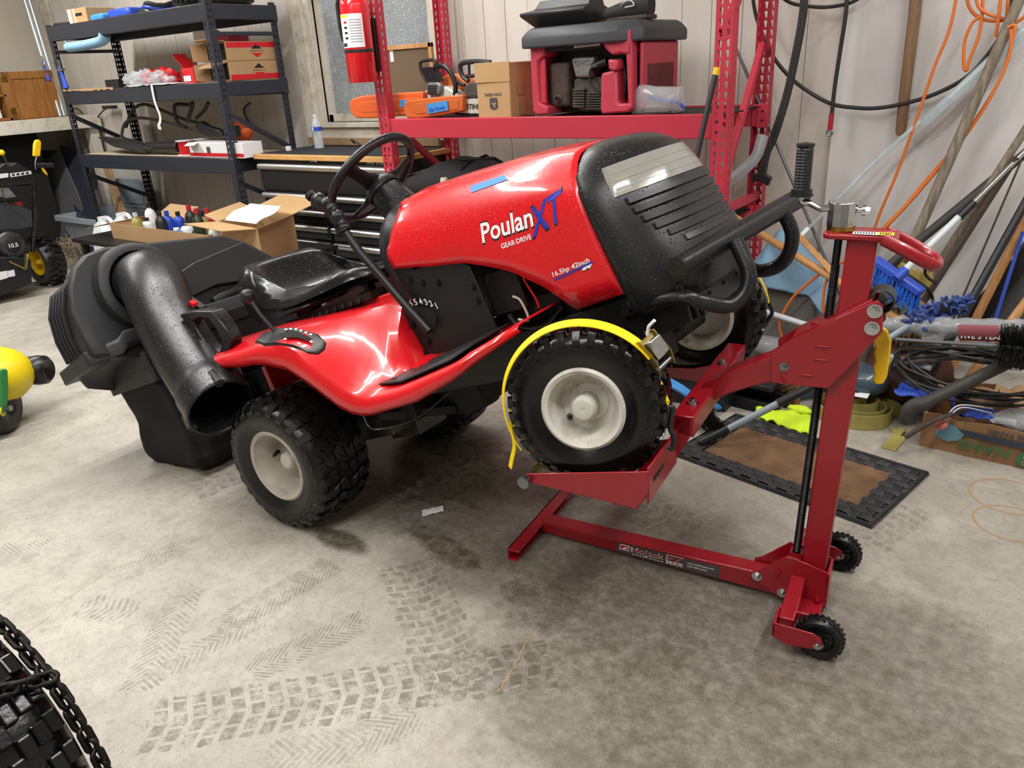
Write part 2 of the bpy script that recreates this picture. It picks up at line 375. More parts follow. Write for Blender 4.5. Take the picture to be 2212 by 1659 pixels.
# ============================================================ THE ROOM
XL, XR, YB, YF = -8.1, 2.6, 3.9, -4.2
def floor_mat():
    t = NT('floor_concrete'); P = t.pos()
    big = t.noise(P, .9, 5, .6, .6); mid = t.noise(P, 3.2, 6, .62, .3); fine = t.noise(P, 38, 4, .7); gr = t.noise(P, 260, 2, .6)
    c = t.ramp(big, [(.3, '#928d84'), (.5, '#aba69c'), (.72, '#b9b4aa')])
    c = t.mix(t.ramp(mid, [(.38, 0.), (.62, .55)]), c, hx('#969085'))
    c = t.mix(t.ramp(fine, [(.5, 0.), (.8, .38)]), c, hx('#6d6453'))
    c = t.mix(t.ramp(gr, [(.52, 0.), (.78, .42)]), c, hx('#5d5648'))
    c = t.mix(t.ramp(t.noise(P, 120, 2), [(.66, 0.), (.78, .5)]), c, hx('#d5cfc0'))
    sep = t.node('ShaderNodeSeparateXYZ'); t.L(P, sep.inputs[0]); X, Y = sep.outputs[0], sep.outputs[1]
    wob = t.m('MULTIPLY', t.m('SUBTRACT', t.noise(P, 4.5, 5, .7), .5), 1.1); wob2 = t.m('MULTIPLY', t.m('SUBTRACT', t.noise(P, 17, 4, .7), .5), .8)
    wo = t.m('ADD', wob, wob2); wet = None
    def blob(u, v, rx, ry, st, ang=0):
        nonlocal wet
        p = atz(u, v); ca, sa = math.cos(R(ang)), math.sin(R(ang)); dx = t.m('SUBTRACT', X, p.x); dy = t.m('SUBTRACT', Y, p.y)
        a = t.m('DIVIDE', t.m('ADD', t.m('MULTIPLY', dx, ca), t.m('MULTIPLY', dy, sa)), rx); b = t.m('DIVIDE', t.m('SUBTRACT', t.m('MULTIPLY', dy, ca), t.m('MULTIPLY', dx, sa)), ry)
        r = t.m('SQRT', t.m('ADD', t.m('MULTIPLY', a, a), t.m('MULTIPLY', b, b)))
        k = t.m('MULTIPLY', t.m('SUBTRACT', 1.15, t.m('ADD', r, wo), clamp=True), st*2.2); k = t.m('MINIMUM', k, st)
        wet = k if wet is None else t.m('MAXIMUM', wet, k)
    blob(950, 1010, .5, .34, .9); blob(1010, 1130, .62, .2, .66, -8); blob(960, 1180, .22, .07, .85, -15); blob(730, 1165, .13, .05, .85); blob(1120, 1280, .09, .06, .75)
    blob(1420, 1330, .55, .34, .72); blob(1700, 1560, .6, .4, .68, 20); blob(1380, 1180, .5, .26, .58); blob(1000, 1230, .3, .12, .4); blob(1690, 1290, .3, .14, .5)
    blob(1400, 1560, .5, .3, .58); blob(1850, 1420, .45, .3, .6); blob(2060, 1600, .5, .4, .5); blob(1320, 1060, .35, .12, .45, -12); blob(820, 1060, .4, .2, .6); blob(1130, 960, .3, .2, .4)
    wet = t.m('MULTIPLY', wet, t.ramp(t.noise(P, 30, 4, .75), [(.3, .55), (.6, 1.)]))
    c = t.mix(t.ramp(t.noise(P, 9, 6, .75, .4), [(.46, 0.), (.7, .42)]), c, hx('#6b6253')); c = t.mix(t.ramp(t.noise(P, 55, 3, .8), [(.55, 0.), (.8, .5)]), c, hx('#544c3e')); c = t.mix(wet, c, hx('#3a3222'))
    prints = None
    def track(u0, v0, u1, v1, hw, st, kind='block', p=.035, f=1.0):
        nonlocal prints
        a, b = atz(u0, v0), atz(u1, v1); d = (b - a).to_2d(); L = d.length; d.normalize()
        dx = t.m('SUBTRACT', X, a.x); dy = t.m('SUBTRACT', Y, a.y)
        s_ = t.m('ADD', t.m('MULTIPLY', dx, d.x), t.m('MULTIPLY', dy, d.y)); q = t.m('SUBTRACT', t.m('MULTIPLY', dy, d.x), t.m('MULTIPLY', dx, d.y)); aq = t.m('ABSOLUTE', q)
        e = t.m('MULTIPLY', t.m('MULTIPLY', t.m('GREATER_THAN', t.m('ADD', s_, t.m('MULTIPLY', wob2, .1)), 0.), t.m('LESS_THAN', t.m('ADD', s_, t.m('MULTIPLY', wob2, .1)), L)), t.m('LESS_THAN', t.m('ADD', aq, t.m('MULTIPLY', wob2, .05)), hw))
        if kind == 'chev': pat = t.m('GREATER_THAN', t.m('FRACT', t.m('DIVIDE', t.m('ADD', s_, t.m('MULTIPLY', aq, f)), p)), .42)
        else:
            ro = t.m('FLOOR', t.m('DIVIDE', t.m('ADD', s_, t.m('MULTIPLY', aq, .25)), p)); fy = t.m('FRACT', t.m('DIVIDE', t.m('ADD', s_, t.m('MULTIPLY', aq, .25)), p))
            fx = t.m('FRACT', t.m('ADD', t.m('DIVIDE', q, hw*.52), t.m('MULTIPLY', t.m('MODULO', ro, 2.), .5)))
            pat = t.m('MULTIPLY', t.m('GREATER_THAN', fy, .3), t.m('GREATER_THAN', fx, .2))
        k = t.m('MULTIPLY', t.m('MULTIPLY', e, pat), st); prints = k if prints is None else t.m('MAXIMUM', prints, k)
    track(880, 1215, 1000, 1500, .09, .5); track(320, 1570, 1190, 1430, .085, .62, 'block', .045); track(470, 1360, 720, 1215, .055, .5, 'chev', .016, 1.1)
    track(540, 1450, 790, 1340, .05, .5, 'chev', .016, -1.1); track(300, 1490, 400, 1280, .05, .45, 'chev', .02, 1); track(-20, 1200, 90, 1190, .07, .4, 'chev', .018, 1.2)
    track(180, 1310, 290, 1320, .05, .45, 'chev', .02, .4); track(1150, 1000, 1500, 1150, .09, .45, 'block', .04); track(410, 1060, 530, 1010, .1, .4, 'block', .045); track(1030, 900, 1100, 880, .08, .4, 'chev', .02, 1)
    track(360, 1440, 560, 1340, .04, .4, 'chev', .018, .8); track(780, 1600, 900, 1540, .05, .45, 'chev', .018, 1.1); track(1850, 1180, 1960, 1090, .08, .35, 'block', .04); track(190, 850, 230, 830, .06, .35, 'chev', .03, .5)
    track(580, 1640, 800, 1600, .05, .35, 'chev', .02, .9); track(270, 1240, 400, 1175, .05, .4, 'chev', .017, -1)
    prints = t.m('MULTIPLY', prints, t.ramp(t.noise(P, 22, 4, .8), [(.38, 0.), (.58, 1.)]))
    c = t.mix(prints, c, hx('#4a4132'))
    c = t.mix(t.ramp(t.noise(t.vmap(P, (1, 6, 1), rot=(0, 0, .5)), 7, 5, .75), [(.62, 0.), (.74, .3)]), c, hx('#5d5341'))
    t.col(c); t.rough(t.m('SUBTRACT', t.ramp(mid, [(.3, .62), (.7, .5)]), t.m('MULTIPLY', wet, .3), clamp=True))
    t.bump(fine, .12, .003); t.bump(gr, .1, .001); MT['floor'] = t.mt
floor_mat()
def wall_mat(name, base, dark):
    t = NT(name); P = t.pos()
    c = t.mix(t.ramp(t.noise(t.vmap(P, (2.2, 1, .35)), 2.2, 4, .5, 1.2), [(.38, 0.), (.66, .6)]), hx(base), hx(dark))
    c = t.mix(t.ramp(t.noise(P, 23, 3, .7), [(.68, 0.), (.78, .45)]), c, hx('#7a7168')); t.col(c); t.b.inputs['Roughness'].default_value = .5
    t.bump(t.noise(t.vmap(P, (1, 1, .4)), 5, 4), .25, .012); MT[name] = t.mt
wall_mat('wall_panel', '#cbc5bd', '#b9b2a9'); wall_mat('wall_sheet', '#cbc9c8', '#b9b6b4'); wall_mat('wall_left', '#c4bdb0', '#b0a898'); wall_mat('ceiling', '#d6d3cb', '#c9c5bb')
MB().bb((XL, YF, -.12), (XR, YB + .1, 0)).build('floor', 'floor', kind='structure', sm=0)
FLOOR = bpy.data.objects['floor']
def crack(pts, w0, m, name='crack'):
    P3 = path([atz(*p) for p in pts], 9); b = MB(); vv = []; n = len(P3)
    for i, p in enumerate(P3):
        d = (P3[min(i + 1, n - 1)] - P3[max(i - 1, 0)]).normalized(); q = Vector((-d.y, d.x, 0)); p = p + q*random.uniform(-1, 1)*.003
        ww = w0*random.uniform(.5, 1.2); vv += [p - q*ww, p + Vector((0, 0, .0011)), p + q*ww]
    ff = []
    for i in range(n - 1):
        for j in (0, 1): ff.append((i*3 + j, i*3 + j + 1, i*3 + j + 4, i*3 + j + 3))
    b.add([p + Vector((0, 0, .0006)) for p in vv], ff); b.build(name, m, FLOOR, sm=0)
mat('crack_fill', '#c9c3b2', .8); mat('crack_tan', '#b59a62', .8); mat('rust_ring', '#a28566', .9)
crack([(612, 1240), (632, 1290), (628, 1370), (640, 1430), (668, 1480), (715, 1530), (745, 1580), (760, 1620), (785, 1670)], .0011, 'crack_fill')
crack([(545, 1062), (450, 1135), (380, 1180), (330, 1205), (260, 1222), (150, 1290), (90, 1345), (0, 1400)], .0010, 'crack_fill')
crack([(1165, 1355), (1140, 1385), (1110, 1440), (1095, 1470), (1070, 1500)], .0016, 'crack_tan')
for (u, v, rx) in ((2180, 1072, .11), (2185, 1130, .1)):
    b = MB(); c0 = atz(u, v); b.lathe([(rx, .0006), (rx + .004, .0009), (rx + .008, .0006)], Matrix.Translation(c0), 40); b.build('ring_stain', 'rust_ring', FLOOR)
# back wall: core with window opening + vertical boards
WX0, WX1, WZ0, WZ1 = -4.37, -3.33, 1.10, 2.35
b = MB(); b.bb((XL, YB + .012, 0), (WX0, YB + .1, CEIL)); b.bb((WX1, YB + .012, 0), (XR, YB + .1, CEIL)); b.bb((WX0, YB + .012, 0), (WX1, YB + .1, WZ0)); b.bb((WX0, YB + .012, WZ1), (WX1, YB + .1, CEIL))
wb = b.build('wall_back', 'wall_panel', kind='structure', sm=0)
PWID = .152; x = XL; first = None
while x < -.75:
    x1 = min(x + PWID, XR); cx = (x + x1)/2
    segs = [(0, CEIL)] if (x1 <= WX0 + .01 or x >= WX1 - .01) else [(0, WZ0), (WZ1, CEIL)]
    for (z0, z1) in segs:
        xa, xb = (x, x1)
        if len(segs) == 1 and x < WX0 < x1 - .01: xb = WX0
        MB().bb((xa + .0015, YB - .002 + random.uniform(-.0015, .0015), z0), (xb - .0015, YB + .012, z1)).build('wall_board', 'wall_panel', wb, sm=0)
    x = x1
# plastic film hung over the right of the wall
def film(u, v):
    xx = lerp(-.95, XR, u); zz = lerp(0.0, CEIL, v)
    k = .012*noise.noise(Vector((xx*5, zz*.9, 1))) + .008*noise.noise(Vector((xx*14, zz*1.3, 5))) + .006*noise.noise(Vector((xx*3, zz*6, 9)))
    return Vector((xx, YB - .03 + k, zz))
MB().grid(film, 150, 60).build('wall_film', 'wall_sheet', kind='structure', label='wrinkled grey-white plastic film over the wall behind the leaning tools', sm=60)
b = MB(); b.bb((XL - .1, YF, 0), (XL, YB + .1, CEIL)); b.build('wall_left', 'wall_left', kind='structure', sm=0)
b = MB(); b.bb((XR, YF, 0), (XR + .1, YB + .1, CEIL)); b.build('wall_right', 'wall_panel', kind='structure', sm=0)
b = MB(); b.bb((XL, YF - .1, 0), (XR, YF, CEIL)); b.build('wall_front', 'wall_left', kind='structure', sm=0)
b = MB(); b.bb((XL, YF, CEIL), (XR, YB + .1, CEIL + .1)); b.build('ceiling', 'ceiling', kind='structure', sm=0)
# corner post board by the left corner and its neighbours
b = MB(); b.bb((-7.98, YB - .03, 0), (-7.80, YB - .002, CEIL)); b.build('trim_1', 'white_wood', kind='structure', sm=0)
b = MB(); b.bb((XL, 2.2, 1.75), (XL + .02, 3.2, 2.4)); b.build('trim_2', 'white_wood', kind='structure', sm=0)
# window: casing, sash, glass with drops, sill
wr = thing('window_1', 'tall window with white weathered casing beside the red rack', None, (WX0, YB, WZ0)); wr['kind'] = 'structure'
b = MB(); b.bb((WX0 - .17, YB - .045, WZ0 - .1), (WX0 - .055, YB - .004, WZ1 + .1)); b.bb((WX0 - .06, YB - .03, WZ0 - .02), (WX0, YB + .03, WZ1 + .06)); b.build('casing', 'white_wood', wr, bev=.004)
b = MB(); b.bb((WX1, YB - .035, WZ0 - .1), (WX1 + .1, YB - .004, WZ1 + .1)); b.build('casing', 'white_wood', wr, bev=.004)
b = MB(); b.bb((WX0 - .12, YB - .045, WZ0 - .115), (WX1 + .06, YB - .004, WZ0 - .02)); b.build('casing', 'white_wood', wr, bev=.004)
b = MB(); b.bb((WX0 - .05, YB - .075, WZ0 - .03), (WX1 + .05, YB + .05, WZ0)); b.build('window_sill', 'white_wood', wr, bev=.003)
b = MB()
for (a, c_) in (((WX0, WZ0), (WX0 + .045, WZ1)), ((WX1 - .045, WZ0), (WX1, WZ1)), ((WX0, WZ0), (WX1, WZ0 + .05)), ((WX0, WZ1 - .05), (WX1, WZ1))): b.bb((a[0], YB + .03, a[1]), (c_[0], YB + .06, c_[1]))
b.build('sash', 'white_wood', wr, bev=.003)
t = NT('glass_wet'); t.b.inputs['Base Color'].default_value = (.8, .86, .9, 1); t.b.inputs['Roughness'].default_value = .06; t.b.inputs['Alpha'].default_value = .25
vo = t.node('ShaderNodeTexVoronoi'); t.L(t.obj(), vo.inputs['Vector']); vo.inputs['Scale'].default_value = 70
dr = t.m('GREATER_THAN', t.m('MULTIPLY', t.noise(t.obj(), 25, 2), .45), vo.outputs['Distance']); t.setin(t.b.inputs['Alpha'], t.m('ADD', t.m('MULTIPLY', dr, .35), t.m('ADD', .12, t.m('MULTIPLY', t.noise(t.vmap(t.obj(), (1, 1, .3)), 6, 4), .2))))
t.bump(dr, .5, .003); MT['glass_wet'] = t.mt
MB().bb((WX0 + .04, YB + .043, WZ0 + .04), (WX1 - .04, YB + .047, WZ1 - .04)).build('pane', 'glass_wet', wr, sm=0)
# outside: bushes behind the window and the ground they stand on
mat('leaf_dark', '#4a5a54', .8, c2='#75867e', vs_=3); mat('leaf_light', '#6e8a4a', .7); mat('soil', '#4c463a', .95)
MB().bb((-9, YB + .3, -.3), (1, YB + 6, -.05)).build('outside_ground', 'soil', kind='structure', sm=0)
def bush(c, rad, n, leaf, m, lab):
    b = MB(); rnd = random.Random(int(c[0]*100))
    for i in range(n):
        d = Vector((rnd.gauss(0, 1), rnd.gauss(0, 1), rnd.gauss(0, 1))).normalized()*rnd.uniform(.45, 1); p = V(c) + Vector((d.x*rad[0], d.y*rad[1], d.z*rad[2]))
        x = Vector((rnd.gauss(0, 1), rnd.gauss(0, 1), rnd.gauss(0, 1))).normalized(); y = x.orthogonal().normalized(); l = leaf*rnd.uniform(.6, 1.4)
        b.add([p - x*l, p + y*l*.45 + Vector((0, 0, l*.1)), p + x*l, p - y*l*.45], [(0, 1, 2, 3)])
    r = thing('bush', lab, 'bush', (c[0], c[1], -.06)); b.build('foliage', m, r, sm=0, kind='stuff')
    k = MB(); k.tube([(c[0], c[1], -.06), (c[0] + .03, c[1], c[2]*.5), (c[0], c[1], c[2])], [.04, .03, .015], 7); k.build('stem', 'old_wood', r)
bush((-5.45, 5.75, 1.3), (.62, .5, 1.35), 2600, .06, 'leaf_dark', 'dark bush close outside the window')
bush((-7.2, 6.3, 1.5), (.95, .6, 1.55), 4200, .07, 'leaf_dark', 'broad dark bush outside the left part of the window')
bush((-6.6, 8.3, 1.9), (1.6, .6, 1.95), 5200, .09, 'leaf_dark', 'tall dark bush far outside behind the two other bushes')
p_ = aty(738, 235, 4.75); bush((p_.x, 4.75, p_.z), (.16, .12, .16), 40, .045, 'leaf_light', 'light green leafy sprig low outside the window')
# ceiling light fixtures
for i, (x, y, a, L, p) in enumerate(LIGHTS):
    r = thing('shop_light', 'long white strip light fixed under the ceiling', 'light', (x, y, CEIL), group='ceiling strip lights'); T = Matrix.Translation((x, y, CEIL)) @ Matrix.Rotation(R(a), 4, 'Z')
    MB().box((0, 0, -.04), (L + .04, .14, .08), T).build('housing', 'white_plastic', r, bev=.006)
    mat('tube_light', '#fff6e6', .4, emit=2.5) if 'tube_light' not in MT else None
    MB().box((0, 0, -.095), (L, .1, .03), T).build('diffuser', 'tube_light', r, bev=.01)
# ============================================================ LAWN TRACTOR (local frame: x forward, y left, z up, origin on the rear axle)
PSI, ALP = R(2.0), R(20.3)
_ex = Vector((math.cos(PSI)*math.cos(ALP), math.sin(PSI)*math.cos(ALP), math.sin(ALP))); _ey = Vector((-math.sin(PSI), math.cos(PSI), 0)); _ez = _ex.cross(_ey)
_O = Vector((-1.974, 1.794, .228))
MM = Matrix(((_ex.x, _ey.x, _ez.x, _O.x), (_ex.y, _ey.y, _ez.y, _O.y), (_ex.z, _ey.z, _ez.z, _O.z), (0, 0, 0, 1))); MI = MM.inverted()
def ml(u, v, y): o = MI @ CAM; d = MI.to_3x3() @ ray(u, v); return o + d*((y - o.y)/d.y)
def mx(u, v, x): o = MI @ CAM; d = MI.to_3x3() @ ray(u, v); return o + d*((x - o.x)/d.x)
def mz(u, v, z): o = MI @ CAM; d = MI.to_3x3() @ ray(u, v); return o + d*((z - o.z)/d.z)
def interp(tab, x):
    if x <= tab[0][0]: return tab[0][1]
    for (a, b), (c, d) in zip(tab, tab[1:]):
        if x <= c: return b + (d - b)*(x - a)/(c - a)
    return tab[-1][1]
TR = thing('lawn_tractor', 'red lawn tractor with black rear bagger, its front wheels raised on the red lift', 'lawn tractor', M=MM)
def part(b, name, m, parent=TR, **k): return b.build(name, m, parent, local=True, **k)

# ---- wheels
def wheel(name, parent, T, Rt, w, rr, nl, rows, rub, rimm, hub=True, lugh=.007, rimd=.085):
    """tyre + rim in the parent's local space; T maps wheel space (axle = z, outside = +z) to the parent"""
    h = w/2; b = MB()
    prof = [(rr, -h*.78), (rr + .012, -h*.86), (lerp(rr, Rt, .45), -h*.99), (lerp(rr, Rt, .72), -h), (Rt*.955, -h*.93), (Rt*.985, -h*.78), (Rt, -h*.5), (Rt*1.004, 0), (Rt, h*.5), (Rt*.985, h*.78), (Rt*.955, h*.93), (lerp(rr, Rt, .72), h), (lerp(rr, Rt, .6), h*1.0), (lerp(rr, Rt, .5), h*1.012), (lerp(rr, Rt, .42), h*.985), (rr + .012, h*.86), (rr, h*.78)]
    b.lathe(prof, T, 64)
    ty = b.build(name, rub, parent, local=True, sm=50)
    def rad(z): return interp([(-h, lerp(rr, Rt, .72)), (-h*.93, Rt*.955), (-h*.78, Rt*.985), (-h*.5, Rt), (0, Rt*1.004), (h*.5, Rt), (h*.78, Rt*.985), (h*.93, Rt*.955), (h, lerp(rr, Rt, .72))], z)
    b = MB()
    def lug(a, z0, z1, da, sh, lh):
        pts = []
        for t in (0, .5, 1):
            z = lerp(z0, z1, t); off = sh*(abs(t - .5)*2); pts.append((a - da + off, a + da + off, z))
        lo, hi = [], []
        for (a0, a1, z) in pts:
            r0 = rad(z)
            for aa, k in ((a0, 1.), (a1, 1.)): lo.append(Vector(((r0 - .004)*math.cos(aa), (r0 - .004)*math.sin(aa), z)))
            m_ = (a1 - a0)*.12
            for aa in (a0 + m_, a1 - m_): hi.append(Vector(((r0 + lh)*math.cos(aa), (r0 + lh)*math.sin(aa), z)))
        ff = []
        for i in (0, 2): ff += [(6 + i, 7 + i, 9 + i, 8 + i), (i, 6 + i, 8 + i, i + 2), (i + 1, i + 3, 9 + i, 7 + i)]
        ff += [(0, 1, 7, 6), (4, 10, 11, 5)]; b.add(lo + hi, ff, T)
    for k in range(nl):
        a = 2*PI*k/nl
        for j in range(rows):
            z0 = lerp(-h*.72, h*.72, j/rows) + .003; z1 = lerp(-h*.72, h*.72, (j + 1)/rows) - .003
            lug(a + (PI/nl if j % 2 else 0), z0, z1, PI/nl*.68, PI/nl*.55*(1 if j % 2 else -1), lugh)
        for sgn in (-1, 1): lug(a + (PI/nl if sgn > 0 else 0), sgn*h*.70, sgn*h*1.0, PI/nl*.62, 0, lugh*.95)
    b.build('tread', rub, ty, local=True, sm=30)
    b = MB(); f = h*.82
    b.lathe([(rr + .014, f - .012), (rr + .013, f + .004), (rr + .006, f + .009), (rr - .003, f + .004), (rr - .006, f - .012), (rr - .012, f - .02), (rr - .016, f - rimd*.55), (rr - .024, f - rimd*.85), (rr - .04, f - rimd), (.05, f - rimd), (.046, f - rimd + .004), (.026, f - rimd + .004), (.024, f - rimd), (0.001, f - rimd)], T, 48)
    b.lathe([(rr + .014, -f + .012), (rr + .013, -f - .004), (rr + .002, -f - .006), (rr - .012, -f + .02), (rr - .02, -f + .05), (.04, -f + .05), (.001, -f + .05)], T, 48)
    rm = b.build('rim', rimm, ty, local=True, sm=35)
    b = MB(); b.lathe([(.026, f - rimd - .01), (.026, f - rimd + .03), (.03, f - rimd + .035), (.03, f - rimd + .058), (.024, f - rimd + .066), (.006, f - rimd + .069), (.0005, f - rimd + .067)], T, 24)
    b.build('hub_cap', 'hub_white', ty, local=True)
    b = MB(); q = (rr - .03)
    b.tube([T @ Vector((q*math.cos(.4), q*math.sin(.4), f - rimd*.75)), T @ Vector(((q - .012)*math.cos(.4), (q - .012)*math.sin(.4), f - rimd*.75 + .03))], [.008, .006], 10); b.build('valve_stem', 'black_plastic', ty, local=True)
    return ty
def axle(c, out):
    z = V(out).normalized(); x = Vector((1, 0, 0)); x = (x - z*x.dot(z)).normalized(); y = z.cross(x); c = V(c)
    return Matrix(((x.x, y.x, z.x, c.x), (x.y, y.y, z.y, c.y), (x.z, y.z, z.z, c.z), (0, 0, 0, 1)))
wheel('rear_wheel', TR, axle((0, -.365, 0), (0, -1, 0)) @ Matrix.Rotation(2.4, 4, 'Z'), .219, .235, .112, 26, 4, 'rubber', 'rim_grey', rimd=.1, lugh=.011)
wheel('rear_wheel', TR, axle((0, .365, 0), (0, 1, 0)), .222, .235, .112, 26, 4, 'rubber_dirty', 'rim_grey', rimd=.1)
ST = Vector((.26, -.965, 0)).normalized(); FW = Vector((1.185, -.375, .004))
wheel('front_wheel', TR, axle(FW, ST) @ Matrix.Rotation(3.1, 4, 'Z'), .181, .15, .088, 30, 3, 'rubber_wet', 'rim_white', rimd=.06, lugh=.011)
FW2 = Vector((1.185, .375, .004)); wheel('front_wheel', TR, axle(FW2, -ST), .181, .15, .088, 30, 3, 'rubber_wet', 'rim_white', rimd=.06, lugh=.011)
b = MB()
for c in (FW, FW2):
    for i in range(18): a = 2*PI*i/18
b.tube([FW + ST*-.06, FW2 - ST*-.06], .02, 10); b.bar(FW + Vector((-.02, .1, 0)), FW2 + Vector((-.02, -.1, 0)), .06, .03, (0, 0, 1)); b.bb((1.10, -.04, -.02), (1.24, .04, .1))
part(b, 'front_axle', 'dirty_metal', bev=.003)
b = MB(); p0 = FW + Vector((-.12, .08, .02)); b.tube([p0, Vector((1.02, -.1, .03)), FW2 + Vector((-.12, -.08, .02))], .009, 8); b.cyl(p0 + Vector((0, 0, -.02)), p0 + Vector((0, 0, .02)), .014); b.tube([FW + Vector((0, .1, .03)), FW + Vector((-.06, .12, .045)), FW + Vector((-.12, .08, .03))], .014, 8); b.tube([FW2 + Vector((0, -.1, .03)), FW2 + Vector((-.06, -.12, .06)), FW2 + Vector((-.12, -.08, .03))], .016, 8); part(b, 'tie_rod', 'dirty_metal')
b = MB(); b.cyl((0, -.26, 0), (0, .26, 0), .014); part(b, 'rear_axle', 'dirty_metal')

# ---- hood
ZT = [(.58, .643), (.7, .649), (.86, .636), (1.02, .618), (1.17, .594), (1.26, .574)]
ZB = [(.60, .47), (.612, .461), (.663, .451), (.749, .431), (.871, .408), (.941, .379), (1.011, .345), (1.028, .329), (1.086, .286), (1.121, .247), (1.156, .207), (1.30, .214)]
SEC = [(0, 0), (.05, .001), (.09, .003), (.125, .009), (.155, .018), (.182, .034), (.203, .056), (.220, .082), (.233, .112)]
XRR = [.575, .583, .595, .615, .64, .652, .648, .632, .618, .608, .606, .608, .612, .616]
XSS = [1.252, 1.252, 1.252, 1.251, 1.25, 1.251, 1.253, 1.257, 1.262, 1.268, 1.275, 1.283, 1.291, 1.298]
def hood_pt(s, k, sg):
    x = lerp(XRR[k], XSS[k], s); zt = interp(ZT, x); zb = interp(ZB, x)
    if k < len(SEC): y, d = SEC[k]; z = zt - d
    else:
        t = (k - len(SEC) + 1)/(len(XRR) - len(SEC)); z = lerp(zt - SEC[-1][1], zb, t); y = interp([(0, .233), (.3, .244), (.6, .25), (1, .252)], t)
    if k < 8: z += .004*math.sin(min(1, max(0, (x - 1.0)/.25))*PI)*math.sin(k*2.2)        # pressed creases by the nose
    return Vector((x, sg*y, z))
nk = len(XRR); cols = [(k, -1) for k in range(nk - 1, -1, -1)] + [(k, 1) for k in range(1, nk)]
b = MB(); b.grid(lambda u, v: hood_pt(u, *cols[round(v*(len(cols) - 1))]), 34, len(cols) - 1)
hood = part(b, 'hood', 'red_paint', sm=32, solid=.005)
HB = bvh(hood)
# nose
LV = [(.150, 1.30, 1.43, .235, 3.2), (.17, 1.30, 1.472, .246, 3.1), (.212, 1.299, 1.486, .253, 3.0), (.26, 1.292, 1.482, .254, 2.8), (.31, 1.284, 1.462, .253, 2.6), (.36, 1.276, 1.452, .25, 2.45), (.41, 1.268, 1.444, .246, 2.3), (.46, 1.258, 1.43, .236, 2.2), (.505, 1.252, 1.412, .214, 2.1), (.53, 1.25, 1.39, .19, 2.0), (.55, 1.25, 1.36, .157, 2), (.563, 1.25, 1.325, .125, 2), (.571, 1.25, 1.285, .085, 2), (.5745, 1.25, 1.256, .04, 2)]
def lev(z, i): return interp([(l[0], l[i]) for l in LV], z)
def nose_pt(z, th, off=0):
    xs, xc, wd, n = lev(z, 1), lev(z, 2), lev(z, 3), lev(z, 4); c, s_ = math.cos(th), math.sin(th)
    p = Vector((xs + (xc - xs)*abs(c)**(2/n), wd*math.copysign(abs(s_)**(2/n), s_), z))
    if off: d = Vector(((p.x - xs)/(xc - xs)**2 + 1e-6, p.y/wd**2, 0)).normalized(); p += d*off
    return p
b = MB(); b.grid(lambda u, v: nose_pt(LV[round(u*(len(LV) - 1))][0], lerp(-PI/2, PI/2, v)), len(LV) - 1, 48)
nose = part(b, 'nose', 'wet_plastic', sm=45, solid=.006)
def band(z0, z1, a0, a1, off, nz=4, n=36, tz=.004):
    bb_ = MB(); r0 = [(z0, 0)] + [(lerp(z0, z1, i/nz), off) for i in range(nz + 1)] + [(z1, 0)]
    bb_.grid(lambda u, v: nose_pt(r0[round(u*(len(r0) - 1))][0], lerp(a0, a1, v), r0[round(u*(len(r0) - 1))][1] if 0 < v < 1 else -.002), len(r0) - 1, n); return bb_
part(band(.432, .505, R(-71), R(71), .006), 'headlight_lens', 'lens', nose, sm=50)
for q in range(3): part(band(.447 + q*.019, .4475 + q*.019, R(-67), R(67), .0075, 1), 'lens_rib', 'hub_white', nose)
for i in range(6):
    z = .408 - i*.0245; a = R(64 - i*i*1.1); part(band(z, z + .013, -a, a, .011 - i*.0006, 2), 'grille_slat', 'black_plastic', nose, sm=30)
# decals pressed to the hood side
def on_hood(st, u0, v0, u1, v1, hpx, m, name, lift=.0035, shear=.18, pad=None, nh=None):
    a, c_ = ml(u0, v0, -.25), ml(u1, v1, -.25); A, C_ = MM @ a, MM @ c_; o = (A + C_)/2; yd = (MM.to_3x3() @ Vector((0, 0, 1)))
    w_ = (C_ - A).length; k = (aty(0, 0, 1) - aty(0, 1, 1)).length
    hgt = (ml((u0 + u1)/2, (v0 + v1)/2 - hpx/2, -.25) - ml((u0 + u1)/2, (v0 + v1)/2 + hpx/2, -.25)).length
    b = MB(); b.text(st, o, C_ - A, yd, width=w_, height=hgt, lift=lift, proj=HB, pdir=MM.to_3x3() @ Vector((0, 1, 0)), shear=shear); return b.build(name, m, hood, sm=0)
on_hood('Poulan', 1038, 506, 1147, 468, 50, 'decal_black', 'decal_outline', .0028, .12)  # slightly larger black lettering, the printed outline of the name
on_hood('Poulan', 1039, 505, 1146, 468, 42, 'decal_white', 'decal_lettering', .0042, .12)
on_hood('XT', 1143, 486, 1209, 442, 66, 'decal_black', 'decal_outline', .0028, .45)  # printed black outline around the blue letters
on_hood('XT', 1145, 484, 1207, 442, 58, 'decal_blue', 'decal_lettering', .0042, .45)
on_hood('GEAR·DRIVE', 1084, 532, 1147, 511, 11, 'decal_white', 'decal_lettering', .0042, 0)
on_hood('16.5hp 42inch', 1196, 594, 1275, 562, 14, 'decal_white', 'decal_lettering', .0042, .15)
b = MB(); A = [(1197, 603), (1281, 563), (1282, 568), (1199, 606)]
def hoodp(u, v, lift=.0042):
    h = HB.ray_cast(CAM, ray(u, v).normalized()); n = h[1] if h[1].dot(ray(u, v)) < 0 else -h[1]; return h[0] + n*lift
b.add([hoodp(*p) for p in A], [(0, 1, 2, 3)]); b.build('decal_stripe', 'decal_blue', hood, sm=0)
b = MB(); b.add([hoodp(*p) for p in ((1258, 584), (1264, 573), (1281, 569), (1275, 580))], [(0, 1, 2, 3)]); b.build('decal_badge', 'decal_white', hood, sm=0)
